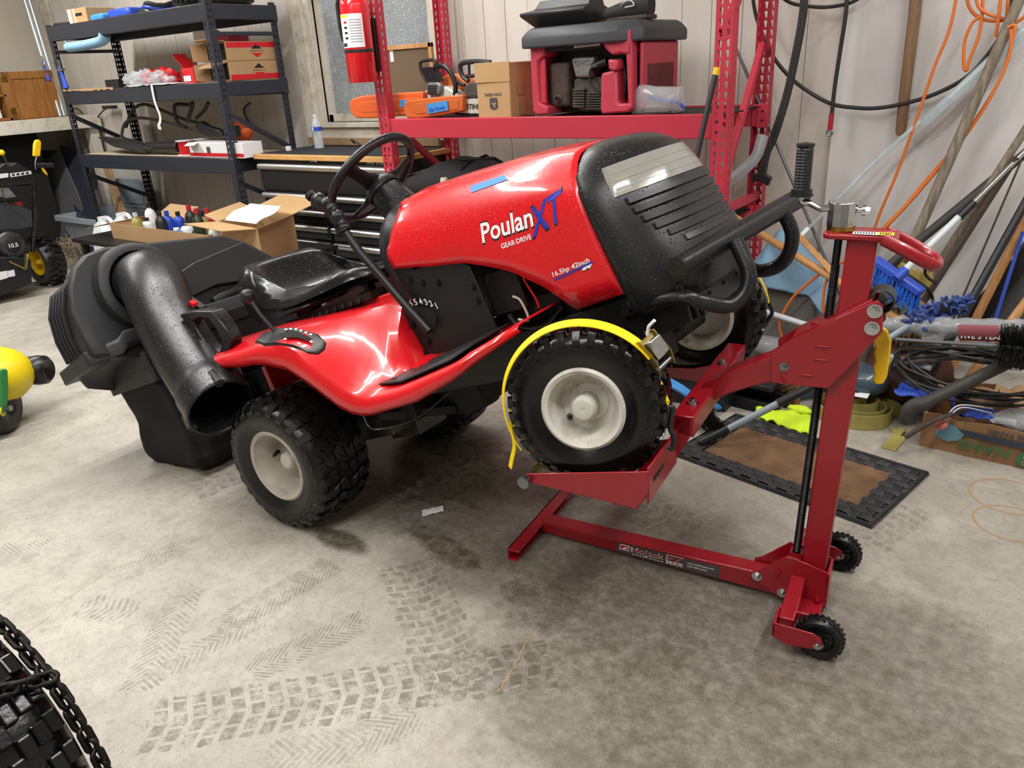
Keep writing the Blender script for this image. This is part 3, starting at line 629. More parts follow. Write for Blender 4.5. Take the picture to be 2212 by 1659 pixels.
b = MB(); b.add([hoodp(*p) for p in ((1266, 584), (1270, 578), (1276, 579))] + [hoodp(*p, .005) for p in ((1260, 582), (1279, 571), (1278, 575), (1262, 584))], [(0, 1, 2)]); b.build('decal_badge_mark', 'decal_black', hood, sm=0)
b = MB(); b.grid(lambda u, v: hoodp(lerp(lerp(1017, 1090, u), lerp(1020, 1098, u), v), lerp(lerp(404, 380, u), lerp(418, 390, u), v), .004), 6, 2); b.build('masking_tape', 'tape_blue', hood, sm=0)
# ---- dashboard, column, wheel
b = MB()
def dsec(x, sc, dz): return [Vector((x, sg*SEC[k][0]*sc, interp(ZT, .6) - SEC[k][1]*1.1 + dz)) for k, sg in [(k, -1) for k in range(8, -1, -1)] + [(k, 1) for k in range(1, 9)]]
rings = []
for x, sc, dz, zb in ((.53, .86, -.05, .30), (.555, .97, -.015, .28), (.60, 1.03, 0.0, .26), (.66, 1.0, -.012, .26)):
    s_ = dsec(x, sc, dz); rings.append([Vector((x + .05, s_[0].y*.98, .22))] + [Vector((x + .015, s_[0].y*1.02, .42))] + s_ + [Vector((x + .015, s_[-1].y*1.02, .42)), Vector((x + .05, s_[-1].y*.98, .22))])
b.loft(rings, True, True); dash = part(b, 'dashboard', 'black_plastic', sm=45)
SWC = Vector((.432, 0, .738)); SWN = Vector((-.52, 0, .854)).normalized()
b = MB(); b.tube([SWC - SWN*.20, SWC - SWN*.15, SWC - SWN*.05, SWC - SWN*.035], [.072, .066, .056, .05], 20); part(b, 'steering_column', 'wet_plastic')
sw_x = Vector((0, 1, 0)); sw_y = SWN.cross(sw_x)
def swp(a, r, h=0): return SWC + (sw_x*math.cos(a) + sw_y*math.sin(a))*r + SWN*h
b = MB(); b.tube([swp(2*PI*i/40, .163, .02) for i in range(40)], .0145, 12, loop=True); sw = part(b, 'steering_wheel', 'wet_plastic', sm=60)
b = MB()
for a in (R(90), R(205), R(-25)):
    pts = [swp(a, r, h) for r, h in ((.03, -.012), (.08, -.008), (.125, .008), (.16, .018))]
    b.tube(pts, [.034, .024, .02, .022], 10, sc=(1, .35), up=SWN)
part(b, 'spoke', 'wet_plastic', sw)
b = MB(); b.lathe([(.058, -.045), (.06, -.03), (.05, -.012), (.042, .002), (.03, .006), (.001, .007)], frame(SWC, sw_x, z=SWN), 24); part(b, 'hub', 'black_plastic', sw, sm=50)
# ---- black side plates with the height scale
for sg in (-1, 1):
    b = MB(); poly = [(.66, .44), (.80, .435), (.872, .40), (.888, .21), (.86, .165), (.60, .150), (.578, .20), (.572, .32), (.60, .43)]
    b.prism([(x, sg*.236, z) for x, z in poly], (0, sg*.006, 0)); sp = part(b, 'side_plate', 'black_metal', bev=.002)
    if sg < 0:
        b = MB(); b.prism([ml(u, v, -.2428) for u, v in ((896, 668), (912, 664), (930, 668), (945, 680), (938, 722), (918, 700))], (0, -.0012, 0)); part(b, 'lever_slot', 'dark_void', sp)
        for n_, (u, v) in zip('654321', ((888, 655), (898, 652), (909, 651), (920, 652), (931, 655), (943, 660))):
            b = MB(); b.text(n_, ml(u, v, -.243), (1, 0, .12), (-.12, 0, 1), height=.0185, lift=.0012); part(b, 'scale_number', 'decal_white', sp, sm=0)
        b = MB(); b.add([ml(u, v, -.2442) for u, v in ((884, 648), (889, 644), (889, 649))], [(0, 1, 2)]); part(b, 'scale_mark', 'decal_red', sp, sm=0)
        for (u, v) in ((884, 605), (911, 613), (944, 613), (1030, 652), (1020, 622), (924, 738), (918, 764), (987, 764), (890, 700)):
            c = ml(u, v, -.243); b = MB(); b.cyl(c, c + Vector((0, -.007, 0)), .008, 6); b.cyl(c, c + Vector((0, -.002, 0)), .012, 14); part(b, 'bolt', 'dark_steel', sp)
# ---- red fender deck with wheel arches and running boards
LBt = [(-.30, .36), (-.2, .372), (-.1, .36), (.001, .345), (.129, .333), (.248, .29), (.336, .212), (.403, .142), (.466, .106), (.524, .101), (.719, .111), (.883, .148), (.932, .167), (1.075, .212)]
LTt = [(-.30, .395), (-.2, .402), (-.1, .396), (.037, .387), (.167, .385), (.272, .36), (.336, .317), (.401, .244), (.463, .171), (.521, .147), (.649, .15), (.891, .181), (.93, .196), (1.075, .228)]
INz = [(-.30, .425), (.0, .418), (.22, .398), (.38, .388), (.56, .386), (.575, .36), (.60, .20), (.66, .185), (.88, .2), (1.075, .232)]
MIz = [(-.30, .42), (.0, .416), (.16, .405), (.272, .385), (.34, .345), (.43, .27), (.52, .20), (.60, .168), (.70, .165), (.88, .187), (1.075, .23)]
XS = [-.30, -.24, -.18, -.12, -.06, 0, .05, .1, .15, .2, .25, .29, .33, .37, .41, .45, .49, .53, .57, .6, .65, .72, .8, .86, .9, .94, 1.0, 1.075]
for sg in (-1, 1):
    def fen(u, v):
        x = XS[round(u*(len(XS) - 1))]; j = round(v*10); zi, zm, zt, zb = interp(INz, x), interp(MIz, x), interp(LTt, x), interp(LBt, x)
        yo = -.455 if x > .9 else -.462; yo = lerp(yo, -.40, max(0, (x - .95)/.125)) if x > .95 else yo
        row = [(-.17, zi), (-.235, lerp(zi, zm, .12)), (-.28, lerp(zi, zm, .4)), (-.33, lerp(zi, zm, .8)), (-.365, zm), (yo + .055, lerp(zm, zt, .45)), (yo + .03, lerp(zm, zt, .75)), (yo + .012, zt), (yo, lerp(zt, zb, .4)), (yo + .001, lerp(zt, zb, .75)), (yo + .008, zb)]
        return Vector((x, -sg*row[j][0], row[j][1]))
    b = MB(); b.grid(fen, len(XS) - 1, 10); fd = part(b, 'fender', 'red_paint2', sm=50, solid=.005)
    b = MB()
    for i in range(10):
        y = -sg*(-.40 + i*.0125)
        b.tube([(.60, y, .176), (.70, y, .176), (.86, y, .198), (.93, y, .212)], .0035, 5)
    b.prism([(.555, -sg*-.415, .171), (.66, -sg*-.43, .1665), (.86, -sg*-.43, .19), (.945, -sg*-.42, .213), (.945, -sg*-.26, .218), (.62, -sg*-.26, .176)], (0, 0, .004)); part(b, 'foot_mat', 'black_plastic', fd)
b = MB(); b.bb((-.30, -.17, .36), (.52, .17, .40)); b.bb((-.30, -.17, .2), (-.27, .17, .4)); part(b, 'seat_deck', 'red_paint2', bev=.006)
b = MB(); b.bb((-.02, -.19, .40), (.42, .19, .425)); b.bb((.02, -.17, .39), (.1, -.12, .46)); b.bb((.30, -.17, .39), (.36, -.1, .455))
for i in range(9): b.cyl((.05 + .04*i, -.185, .405), (.05 + .04*i, -.20, .41), .008, 6)
b.bar((.05, -.18, .41), (.40, -.18, .44), .02, .02); part(b, 'seat_bracket', 'dirty_metal')
# shift gate + levers
FBV = bvh(bpy.data.objects['fender']); GN = MM.to_3x3() @ Vector((0, -.25, .97))
def onf(u, v, up=0): h = FBV.ray_cast(CAM, ray(u, v).normalized()); return (h[0] if h[0] else MM @ ml(u, v, -.36)) + GN*up
gp = [onf(u, v, -.012) for u, v in ((554, 742), (568, 726), (600, 715), (640, 713), (690, 727), (706, 743), (703, 757), (690, 767), (668, 766), (640, 754), (600, 748), (572, 750))]
b = MB(); n_ = len(gp); cg = sum(gp, Vector())/n_; b.loft([gp, [p + GN*.02 for p in gp], [lerp(p, cg, .08) + GN*.026 for p in gp]]); gt = b.build('shift_gate', 'black_plastic', TR, sm=40)
def gtop(u, v, up=.0146): return onf(u, v + 5, up)
b = MB(); b.add([gtop(u, v) for u, v in ((608, 724), (638, 719), (668, 728), (680, 736), (674, 741), (648, 732), (618, 731))], [tuple(range(7))]); b.build('gate_slot', 'dark_void', gt, sm=0)
for i, (u, v) in enumerate(((624, 715), (634, 714), (645, 715), (656, 718), (667, 722), (677, 726), (622, 736), (652, 745))):
    b = MB(); b.add([gtop(u + a, v + c, .0152) for a, c in ((-3, -1.6), (3, -1.2), (3, 1.8), (-3, 1.4))], [(0, 1, 2, 3)]); b.build('gate_mark', 'decal_white', gt, sm=0)
b = MB(); p0, p1 = ml(535, 640, -.37), ml(600, 722, -.37); b.tube([p1, lerp(p1, p0, .5) + Vector((-.008, 0, 0)), p0], [.006, .007, .008], 8); b.ball(p0, .024, 14, 10); part(b, 'shift_lever', 'black_plastic', sm=60)
a = [ml(u, v, -.27) for u, v in ((928, 716), (875, 658), (826, 600), (780, 548), (738, 490), (726, 468))]
b = MB(); b.tube(a, .013, 10); lv = part(b, 'lift_lever', 'black_metal')
g = path([ml(u, v, -.27) for u, v in ((745, 500), (728, 470), (712, 452), (700, 440), (684, 434))], 6); b = MB()
b.tube(g, [.019 + .0035*math.sin(i*1.3) + (.006 if i > len(g) - 4 else 0) for i in range(len(g))], 12, sc=(1, 1.2))
for i in range(4): p = lerp(g[0], g[6], i*.16); b.tube([p, p + (g[1] - g[0]).normalized()*.004], .0225, 12)
part(b, 'grip', 'wet_plastic', lv, sm=60)
q = ml(684, 434, -.27); d = (ml(668, 420, -.27) - q); b = MB(); b.cyl(q - d*.2, q + d*.7, .011, 12); b.cyl(q + d*.6, q + d, .016, 12); part(b, 'release_button', 'black_plastic', lv)
# ---- seat
SP = [(.425, .450), (.437, .468), (.425, .488), (.36, .494), (.25, .482), (.1, .470), (.0, .476), (-.07, .505), (-.112, .560), (-.135, .615), (-.152, .652), (-.178, .667), (-.206, .652), (-.21, .58), (-.185, .49), (-.1, .445), (.15, .436)]
def seat_pt(u, v):
    k = round(u*len(SP)) % len(SP); t = v*2 - 1; x, z = SP[k]; w_ = .214
    if z > .54: w_ *= 1 - .30*min(1, (z - .54)/.127)**2
    if x > .28: w_ *= 1 - .38*((x - .28)/.157)**2
    at = abs(t); y = w_*math.sin(t*PI/2)**1 if True else 0
    if 3 <= k <= 9: n_ = Vector((.0, 0, 1)) if k < 6 else Vector((.75, 0, .66)); d = .03*math.exp(-((at - .70)/.16)**2) - .012*max(0, 1 - at/.55); x += n_.x*d; z += n_.z*d
    if at > .84: q = (at - .84)/.16; mx2, mz2 = (x, .462) if x > -.06 else (lerp(-.16, -.178, 0), z); x = lerp(x, mx2, q*.55); z = lerp(z, mz2, q*.55)
    return Vector((x, y, z))
b = MB(); b.grid(seat_pt, len(SP), 16, cu=True)
for j_ in (0, 16): b.f.append(tuple(i_*17 + j_ for i_ in range(len(SP)))); b.m.append(0)
part(b, 'seat', 'seat_vinyl', sm=80, sub=2)
# ---- frame, engine, transaxle underneath
b = MB()
for sg in (-1, 1):
    b.prism([(-.28, sg*.17, .02), (-.28, sg*.17, .2), (.5, sg*.17, .2), (.83, sg*.19, .178), (1.30, sg*.2, .20), (1.42, sg*.2, .19), (1.42, sg*.2, .10), (1.22, sg*.2, .07), (1.0, sg*.19, .09), (.82, sg*.18, .055), (.5, sg*.17, .06)], (0, sg*.012, 0))
b.bb((1.28, -.2, .10), (1.40, .2, .125)); b.bb((.4, -.18, .06), (.8, .18, .09)); part(b, 'frame', 'black_metal', bev=.003)
b = MB(); b.bb((.84, -.17, .14), (1.22, .17, .26)); b.cyl((1.02, 0, .26), (1.02, 0, .46), .15, 24); b.bb((.86, -.2, .24), (.98, -.08, .36)); b.cyl((1.12, -.12, .28), (1.12, -.2, .32), .05)
for i in range(7): b.cyl((1.02, 0, .28 + i*.024), (1.02, 0, .29 + i*.024), .165, 24)
part(b, 'engine', 'dirty_metal', bev=.004)
for pts, m in (([ml(u, v, -.2) for u, v in ((1100, 680), (1118, 700), (1150, 706), (1185, 695), (1215, 660))], 'black_plastic'), ([ml(u, v, -.2) for u, v in ((1055, 590), (1052, 612), (1045, 640))], 'cable_black'), ([ml(u, v, -.2) for u, v in ((1130, 600), (1145, 625), (1158, 645), (1165, 665))], 'decal_red'), ([ml(u, v, -.21) for u, v in ((1108, 640), (1125, 650), (1142, 690), (1120, 690))], 'hub_white')):
    b = MB(); b.tube(path(pts, 6), .008 if m == 'black_plastic' else .0035, 8); part(b, 'hose' if m == 'black_plastic' else 'wire', m)
b = MB(); b.bb((-.02, -.14, -.06), (.22, .14, .06)); b.cyl((.06, -.22, 0), (.06, .22, 0), .06, 14); b.bb((.1, -.05, -.10), (.25, .1, .02)); b.cyl((.2, .03, .02), (.2, .03, .08), .08, 20); part(b, 'transaxle', 'engine_grey', bev=.006)
b = MB(); b.bb((.25, -.2, -.01), (.42, .05, .1)); b.bb((.45, -.1, -.03), (.62, .12, .05)); b.bar((.3, -.24, .04), (.5, -.1, -.02), .02, .03); b.cyl((.5, 0, -.05), (.5, 0, .0), .08, 18); part(b, 'belt_drive', 'dirty_metal', bev=.004)
b = MB(); b.tube(path([(.38, -.36, .12), (.39, -.37, .05), (.43, -.36, .03), (.5, -.28, .02), (.6, -.2, .06)], 8), .002, 6); part(b, 'brake_cable', 'steel')
# ---- brush guard
b = MB(); n0, f0 = Vector((1.454, -.275, .240)), Vector((1.592, .285, .266)); b.tube([n0, lerp(n0, f0, .5), f0], .0262, 18); gd = part(b, 'brush_guard', 'wet_plastic', sm=50)
for sg, pts in ((-1, [(1.29, -.226, .18), (1.42, -.232, .168), (1.455, -.215, .145), (1.494, -.17, .112), (1.527, -.14, .121), (1.548, -.12, .164), (1.533, -.10, .244)]), (1, [(1.29, .226, .17), (1.40, .22, .145), (1.457, .2, .116), (1.509, .2, .115), (1.551, .19, .144), (1.575, .18, .195), (1.570, .17, .258)])):
    b = MB(); b.tube(path(pts, 8), .0185, 12); b.bb((1.26, sg*.224 - .006, .156), (1.43, sg*.224 + .006, .2)); part(b, 'guard_leg', 'wet_plastic', gd, sm=50)
    b = MB(); c2 = Vector((1.335, sg*.232, .18)); b.cyl(c2, c2 + Vector((0, sg*.012, 0)), .011, 6); b.cyl(c2, c2 + Vector((0, sg*.004, 0)), .018, 16); part(b, 'guard_bolt', 'zinc', gd)
b = MB(); b.bb((1.42, -.16, .10), (1.435, .16, .21)); b.bb((1.40, -.18, .10), (1.425, -.165, .22)); b.bb((1.40, .165, .10), (1.425, .18, .22))
for i in range(5): b.cyl((1.437, -.1 + .05*i, .14 + .02*(i % 2)), (1.441, -.1 + .05*i, .14 + .02*(i % 2)), .006, 8)
part(b, 'guard_bracket', 'black_metal', bev=.002)
# ---- bagger on the back
cov = [(-.455, .50), (-.56, .545), (-.565, .62), (-.55, .72), (-.52, .80), (-.475, .865), (-.42, .90), (-.34, .912), (.16, .855), (.26, .80), (.40, .66), (.44, .56), (.44, .50)]
def covring(x, dx, k, dz): return [Vector((x + dx*(1 if z > .7 else 0), lerp(-.05, y, k), .52 + (z - .52)*(k if z > .6 else 1) + dz)) for y, z in cov]
b = MB(); b.loft([covring(-.62, -.03, .93, -.012), covring(-.635, -.02, 1, 0), covring(-.69, 0, 1, .0), covring(-.80, .03, .99, -.015), covring(-.88, .06, .95, -.05), covring(-.93, .10, .88, -.10)]); bc = part(b, 'bagger_cover', 'bag_plastic', sm=35, bev=.012)
lipo = [(-.60, -.44), (-.605, -.47), (-.665, -.575), (-.94, -.565), (-.95, .44), (-.60, .45)]
b = MB(); b.loft([[Vector((x + (.0 if k else .004), y, (.545 if x > -.64 and y > -.46 else .515) + z - .03*(x < -.9))) for x, y in lipo] for z, k in ((0, 0), (.045, 0), (.055, 1))], True); part(b, 'cover_lip', 'bag_plastic', bc, bev=.006)
for i in range(5):
    xx = -.715 - i*.028; b = MB(); b.tube([(xx, -.564, .555), (xx, -.568, .64), (xx + .006, -.556, .73), (xx + .02, -.525, .80), (xx + .03, -.47, .85 - i*.006)], .008, 6); part(b, 'cover_rib', 'bag_plastic', bc)
b = MB(); b.tube([(-.62, -.03, .60), (-.625, .18, .64), (-.625, .40, .63)], .02, 8, sc=(.5, 1)); b.prism([(-.605, -.05, .77), (-.605, .20, .80), (-.605, .33, .68), (-.605, .36, .62), (-.605, .0, .66), (-.605, -.14, .64), (-.605, -.15, .74)], (-.03, 0, 0)); part(b, 'cover_panel', 'bag_plastic', bc, bev=.012)
# collar + chute
C0 = Vector((-.615, -.285, .735))
b = MB(); b.lathe([(.17, -.02), (.165, .012), (.15, .022), (.132, .022), (.126, .008), (.12, -.01)], frame(C0, (0, 1, 0), z=(1, -.08, .04)), 32); part(b, 'chute_collar', 'bag_plastic', bc, sm=40)
CH = path([C0 + Vector((-.01, 0, 0)), C0 + Vector((.075, -.01, -.002)), Vector((-.45, -.345, .655)), Vector((-.36, -.395, .53)), Vector((-.235, -.45, .385)), Vector((-.14, -.487, .29)), Vector((-.085, -.508, .237))], 6)
b = MB(); b.tube(CH, [.114 - .012*min(1, i/len(CH)*1.5) + (.006 if i >= len(CH) - 8 else 0) for i in range(len(CH))], 32, cap=False); ch = part(b, 'bagger_chute', 'wet_plastic', sm=55, solid=.008)
cdir = (CH[-1] - CH[-4]).normalized()
for k in (0.7, 2.7, 4.6):
    x_ = cdir.orthogonal().normalized(); y_ = cdir.cross(x_); o_ = CH[-2] + (x_*math.cos(k) + y_*math.sin(k))*.108
    b = MB(); b.tube([o_ - cdir*.05, o_ + cdir*.012], [.012, .016], 8); part(b, 'chute_lug', 'wet_plastic', ch)
# loop handle on the chute
hp = [ml(u, v, -.40) for u, v in ((400, 675), (430, 668), (470, 668), (500, 705), (512, 730), (505, 770), (492, 810), (470, 790), (440, 730))]
hi_ = [ml(u, v, -.40) for u, v in ((428, 690), (445, 682), (462, 683), (482, 710), (491, 732), (488, 752), (478, 760), (462, 745), (440, 712))]
b = MB(); n = len(hp); a = [p + Vector((0, .025, 0)) for p in hp] + [p + Vector((0, .025, 0)) for p in hi_] + [p - Vector((0, .025, 0)) for p in hp] + [p - Vector((0, .025, 0)) for p in hi_]; ff = []
for i in range(n):
    j = (i + 1) % n; ff += [(i, j, n + j, n + i), (2*n + i, 3*n + i, 3*n + j, 2*n + j), (i, 2*n + i, 2*n + j, j), (n + i, n + j, 3*n + j, 3*n + i)]
b.add(a, ff); part(b, 'chute_handle', 'wet_plastic', ch, bev=.006, sm=50)
b = MB(); p0, p1 = ml(398, 640, -.3), ml(440, 668, -.3); b.bar(p0, p1, .03, .02); lt = part(b, 'latch', 'black_plastic', bev=.004); p2 = ml(413, 652, -.33); b = MB(); b.bar(p2, p2 + (p1 - p0).normalized()*.022, .02, .012); part(b, 'latch_button', 'fire_red', lt)
b = MB(); b.bb((-.34, -.26, .30), (-.28, .26, .42)); b.bb((-.62, -.05, .36), (-.3, .05, .42)); b.bb((-.60, -.3, .50), (-.57, .3, .55)); part(b, 'bagger_bracket', 'black_metal', bev=.003)
# two soft bags
def bag(y0, y1, sd):
    def fn(u, v):
        a = 2*PI*u; cx, cy = math.cos(a), math.sin(a); rx = .175*math.copysign(abs(cx)**.35, cx); ry = (y1 - y0)/2*math.copysign(abs(cy)**.35, cy); t = v
        z = lerp(.49, .005, t); sag = math.sin(t*PI)*.012; nz = .02*noise.noise(Vector((cx*2 + sd, cy*2, t*3.5)))*t*2 + .012*noise.noise(Vector((cx*5, cy*5 + sd, t*9)))*t
        xx = -.785 + t*.045 + rx*(1 - .05*t + sag) ; yy = (y0 + y1)/2 + ry*(1 - .04*t + sag)
        if t > .93: k = (t - .93)/.07; xx = lerp(xx, -.74, k*.22); yy = lerp(yy, (y0 + y1)/2, k*.22); z -= .0
        return Vector((xx + nz*cx, yy + nz*cy, z))
    b = MB(); b.grid(fn, 40, 26, cu=True); n = len(b.v); b.f.append(tuple(i*27 + 26 for i in range(40))); b.m.append(0); bg_ = part(b, 'grass_bag', 'bag_fabric2', sm=60)
    b = MB(); 
    for z, w_ in ((.475, .022), (.415, .012)):
        b.loft([[Vector((-.785 + s1*(.18 + w_*.5) + (.49 - z)*.09, (y0 + y1)/2 + s2*((y1 - y0)/2 + w_*.5), zz)) for s1, s2 in ((-1, -1), (1, -1), (1, 1), (-1, 1))] for zz in (z - .03, z + .03)], False)
    part(b, 'bag_rim', 'bag_plastic', bg_, bev=.01)
bag(-.40, -.03, 0); bag(.0, .37, 7)
# ============================================================ RED MOWER LIFT (local frame: x along its base beam to the wheels, y away, z up)
JT = R(7); _a = Vector((math.cos(JT), math.sin(JT), 0)); _l = Vector((-math.sin(JT), math.cos(JT), 0)); _JO = Vector((-.318, 1.83, 0))
JM = Matrix(((_a.x, _l.x, 0, _JO.x), (_a.y, _l.y, 0, _JO.y), (0, 0, 1, 0), (0, 0, 0, 1))); JI = JM.inverted()
def jy(u, v, off): o = JI @ CAM; d = JI.to_3x3() @ ray(u, v); return o + d*((off - o.y)/d.y)
def pl(u, v, P, n): d = ray(u, v); n = V(n); return CAM + d*((V(P) - CAM).dot(n)/d.dot(n))
LF = thing('mower_lift', 'red steel screw lift with mast and crank handle holding the tractor front', 'lift', M=JM)
def lp(b, name, m='lift_red', parent=LF, **k): return b.build(name, m, parent, local=True, **k)
def bolt(p, d, r=.011, parent=LF, m='chrome', name='bolt'):
    b = MB(); p, d = V(p), V(d).normalized(); b.cyl(p, p + d*.002, r*1.25, 16); b.cyl(p, p + d*.009, r*.85, 6); b.cyl(p + d*.008, p + d*.014, r*.5, 10); return b.build(name, m, parent, local=True)
b = MB(); h0, h1 = .036, .062
b.loft([[(-.885, -.006 + .03*s1 + .04, .006 if s2 < 0 else .006 + h0) for s1, s2 in ((-1, -1), (1, -1), (1, 1), (-1, 1))], [(-.10, -.0 + .026*s1, .012 if s2 < 0 else .012 + h1) for s1, s2 in ((-1, -1), (1, -1), (1, 1), (-1, 1))]]); bm = lp(b, 'base_beam', bev=.004)
b = MB(); b.bb((-.915, -.165, .034), (-.875, .255, .04)); b.bb((-.915, -.165, 0), (-.909, .255, .04)); b.bb((-.915, -.165, 0), (-.885, .255, .005)); lp(b, 'cross_foot', bev=.0015)
b = MB(); b.loft([[(x0 + s1*.031, s2*.03, z) for s1, s2 in ((-1, -1), (1, -1), (1, 1), (-1, 1))] for x0, z in ((-.068, .02), (-.041, 1.0))]); mast = lp(b, 'mast', bev=.005)
b = MB(); 
for sg in (-1, 1):
    b.prism([(-.225, sg*.034, .075), (-.205, sg*.034, .085), (-.135, sg*.034, .152), (-.112, sg*.034, .152), (-.03, sg*.034, .132), (-.022, sg*.034, .125), (-.026, sg*.034, .02), (-.14, sg*.034, .018), (-.225, sg*.034, .06)], (0, sg*.005, 0))
b.bb((-.03, -.039, .018), (-.022, .039, .128)); b.bb((-.11, -.1, .03), (-.03, .1, .035)); gus = lp(b, 'gusset', bev=.002)
b = MB(); b.lathe([(.011, .138), (.017, .138), (.017, .15), (.011, .15)], Matrix.Translation((-.113, 0, 0)), 16); b.bb((-.13, -.03, .138), (-.098, .03, .144)); lp(b, 'rod_seat', parent=gus)
for x_, z_ in ((-.203, .069), (-.134, .036)): bolt((x_, -.039, z_), (0, -1, 0), parent=gus)
bolt((-.045, -.039, .045), (0, -1, 0), .009, gus, 'lift_red', 'rivet'); bolt((-.15, -.039, .1), (0, -1, 0), .007, gus, 'lift_red', 'rivet')
for sg in (-1, 1):                                   # wheel arms, forks and wheels
    yw = -.205 if sg < 0 else .185
    b = MB(); b.bar((-.098, sg*.036, .085), (-.098, yw - sg*.0, .072), .038, .03); ar = lp(b, 'wheel_arm', bev=.003)
    b = MB(); yo = yw - .034 if sg < 0 else yw - .03
    b.prism([(-.125, yo, .05), (-.125, yo, .09), (-.03, yo, .088), (-.012, yo, .078), (-.006, yo, .062), (-.014, yo, .048), (-.03, yo, .042), (-.085, yo, .034)], (0, .005, 0)); b.bb((-.125, yo, .05), (-.118, yo + .068, .088)); b.prism([(-.125, yo + .066, .05), (-.125, yo + .066, .09), (-.03, yo + .066, .088), (-.008, yo + .066, .065), (-.03, yo + .066, .042)], (0, .004, 0)) if sg < 0 else None; lp(b, 'fork', parent=ar, bev=.0015)
    T = axle((-.018, yw, .058), (0, -1, 0)); b = MB(); w_ = .018
    b.lathe([(.036, -w_*.7), (.05, -w_), (.056, -w_*.6), (.058, 0), (.056, w_*.6), (.05, w_), (.036, w_*.7), (.035, w_*.2)], T, 32); wh = lp(b, 'castor_wheel', 'rubber', sm=50)
    b = MB()
    for i in range(26):
        a = 2*PI*i/26
        for s in (-1, 1): b.box((.0575, 0, s*w_*.42), (.004, .006, w_*.55), T @ Matrix.Rotation(a + s*.06, 4, 'Z') @ Matrix.Rotation(s*.5, 4, 'X'))
    lp(b, 'wheel_tread', 'rubber', wh); b = MB(); b.lathe([(.036, .0), (.034, .012), (.03, .004), (.012, .004), (.011, .016), (.001, .016)], T, 32)
    for i in range(8): b.box((.022, 0, .006), (.022, .003, .006), T @ Matrix.Rotation(i*PI/4, 4, 'Z'))
    lp(b, 'wheel_disc', 'black_plastic', wh); bolt(T @ Vector((0, 0, .03 if sg < 0 else .018)), (0, -1, 0), .011, wh)
# sliding bracket on the mast, arm and yoke
b = MB(); poly = [(-.205, .645), (-.212, .724), (-.165, .764), (-.005, .866), (.006, .872), (.018, .86), (.024, .80), (-.072, .652), (-.08, .648)]
for y in (-.05, .044): b.prism([(x, y, z) for x, z in poly], (0, .006, 0))
b.bar((-.165, 0, .762), (-.005, 0, .868), .088, .006, (0, 0, 1)); b.bb((-.16, -.045, .66), (-.155, .045, .76)); br = lp(b, 'slide_bracket', bev=.002)
for x_, z_ in ((.003, .847), (.002, .807)): bolt((x_, -.05, z_), (0, -1, 0), .013, br)
bolt((-.178, -.05, .691), (0, -1, 0), .009, br, 'steel', 'rivet'); bolt((-.18, -.05, .655), (0, -1, 0), .008, br, 'lift_red', 'rivet')
b = MB(); b.lathe([(.024, -.03), (.028, -.028), (.028, .028), (.024, .03)], axle((.012, 0, .862), (0, 1, 0)), 20); b.cyl((.012, -.04, .862), (.012, .04, .862), .01); lp(b, 'guide_roller', 'black_plastic', br)
for k, (u, v) in enumerate(((1777, 748), (1772, 777), (1742, 810))): p = jy(u, v, -.0505); b = MB(); b.bar(p - Vector((.016, 0, 0)), p + Vector((.016, 0, 0)), .006, .004); lp(b, 'pressed_tab', parent=br, bev=.001)
b = MB(); sec = [((-.16, .64, .71)), ((-.21, .636, .706)), ((-.26, .615, .682)), ((-.31, .59, .655)), ((-.345, .566, .625)), ((-.375, .55, .61))]
b.loft([[(x, s1*.028, z0 if s2 < 0 else z1) for s1, s2 in ((-1, -1), (1, -1), (1, 1), (-1, 1))] for x, z0, z1 in sec]); arm = lp(b, 'lift_arm', bev=.004)
b = MB(); b.bb((-.40, -.215, .545), (-.345, .235, .60)); yk = lp(b, 'yoke_tube', bev=.004)
for y in (-.14, .15): bolt((-.372, y, .60), (0, 0, 1), .012, yk)
def pan(yi, yo, sg, nm):
    b = MB(); b.bb((-.39, min(yi, yo), .47), (-.384, max(yi, yo), .562)); b.bb((-.393, min(-.2*-sg, yi), .55), (-.353, max(-.2*-sg, yi), .596))
    b.prism([(-.39, yi, .47), (-.384, yi, .56), (-.352, yi, .59), (-.352, yi, .55)], (0, .004, 0))
    b.prism([(-.69, yo, .484), (-.697, yo, .475), (-.695, yo, .462), (-.45, yo, .455), (-.41, yo, .455), (-.384, yo, .5), (-.384, yo, .556)], (0, sg*.005, 0))
    b.prism([(-.69, yi, .484), (-.697, yi, .475), (-.695, yi, .462), (-.45, yi, .455), (-.41, yi, .455), (-.384, yi, .5), (-.384, yi, .54), (-.5, yi, .50)], (0, sg*.005, 0)); b.bb((-.47, min(yi, yo), .449), (-.41, max(yi, yo), .454))
    b.bar((-.412, (yi + yo)/2, .453), (-.386, (yi + yo)/2, .50), abs(yo - yi), .005, (0, 0, 1)); p_ = lp(b, nm, bev=.002)
    b = MB(); b.cyl((-.688, yi - sg*.0, .470), (-.688, yo + sg*.022, .470), .009, 14); b.cyl((-.688, yo + sg*.008, .470), (-.688, yo + sg*.026, .470), .015, 18); lp(b, 'roller_pin', 'steel', p_)
    b = MB(); b.bb((-.3905, yo + (-.10 if sg > 0 else .03), .512), (-.383, yo + (-.03 if sg > 0 else .10), .524)); lp(b, 'hook_slot', 'dark_void', p_)
pan(-.215, -.425, -1, 'wheel_pan'); pan(.335, .545, 1, 'wheel_pan')
b = MB(); b.bb((-.40, .23, .55), (-.35, .34, .595)); lp(b, 'yoke_extension', parent=yk, bev=.003)
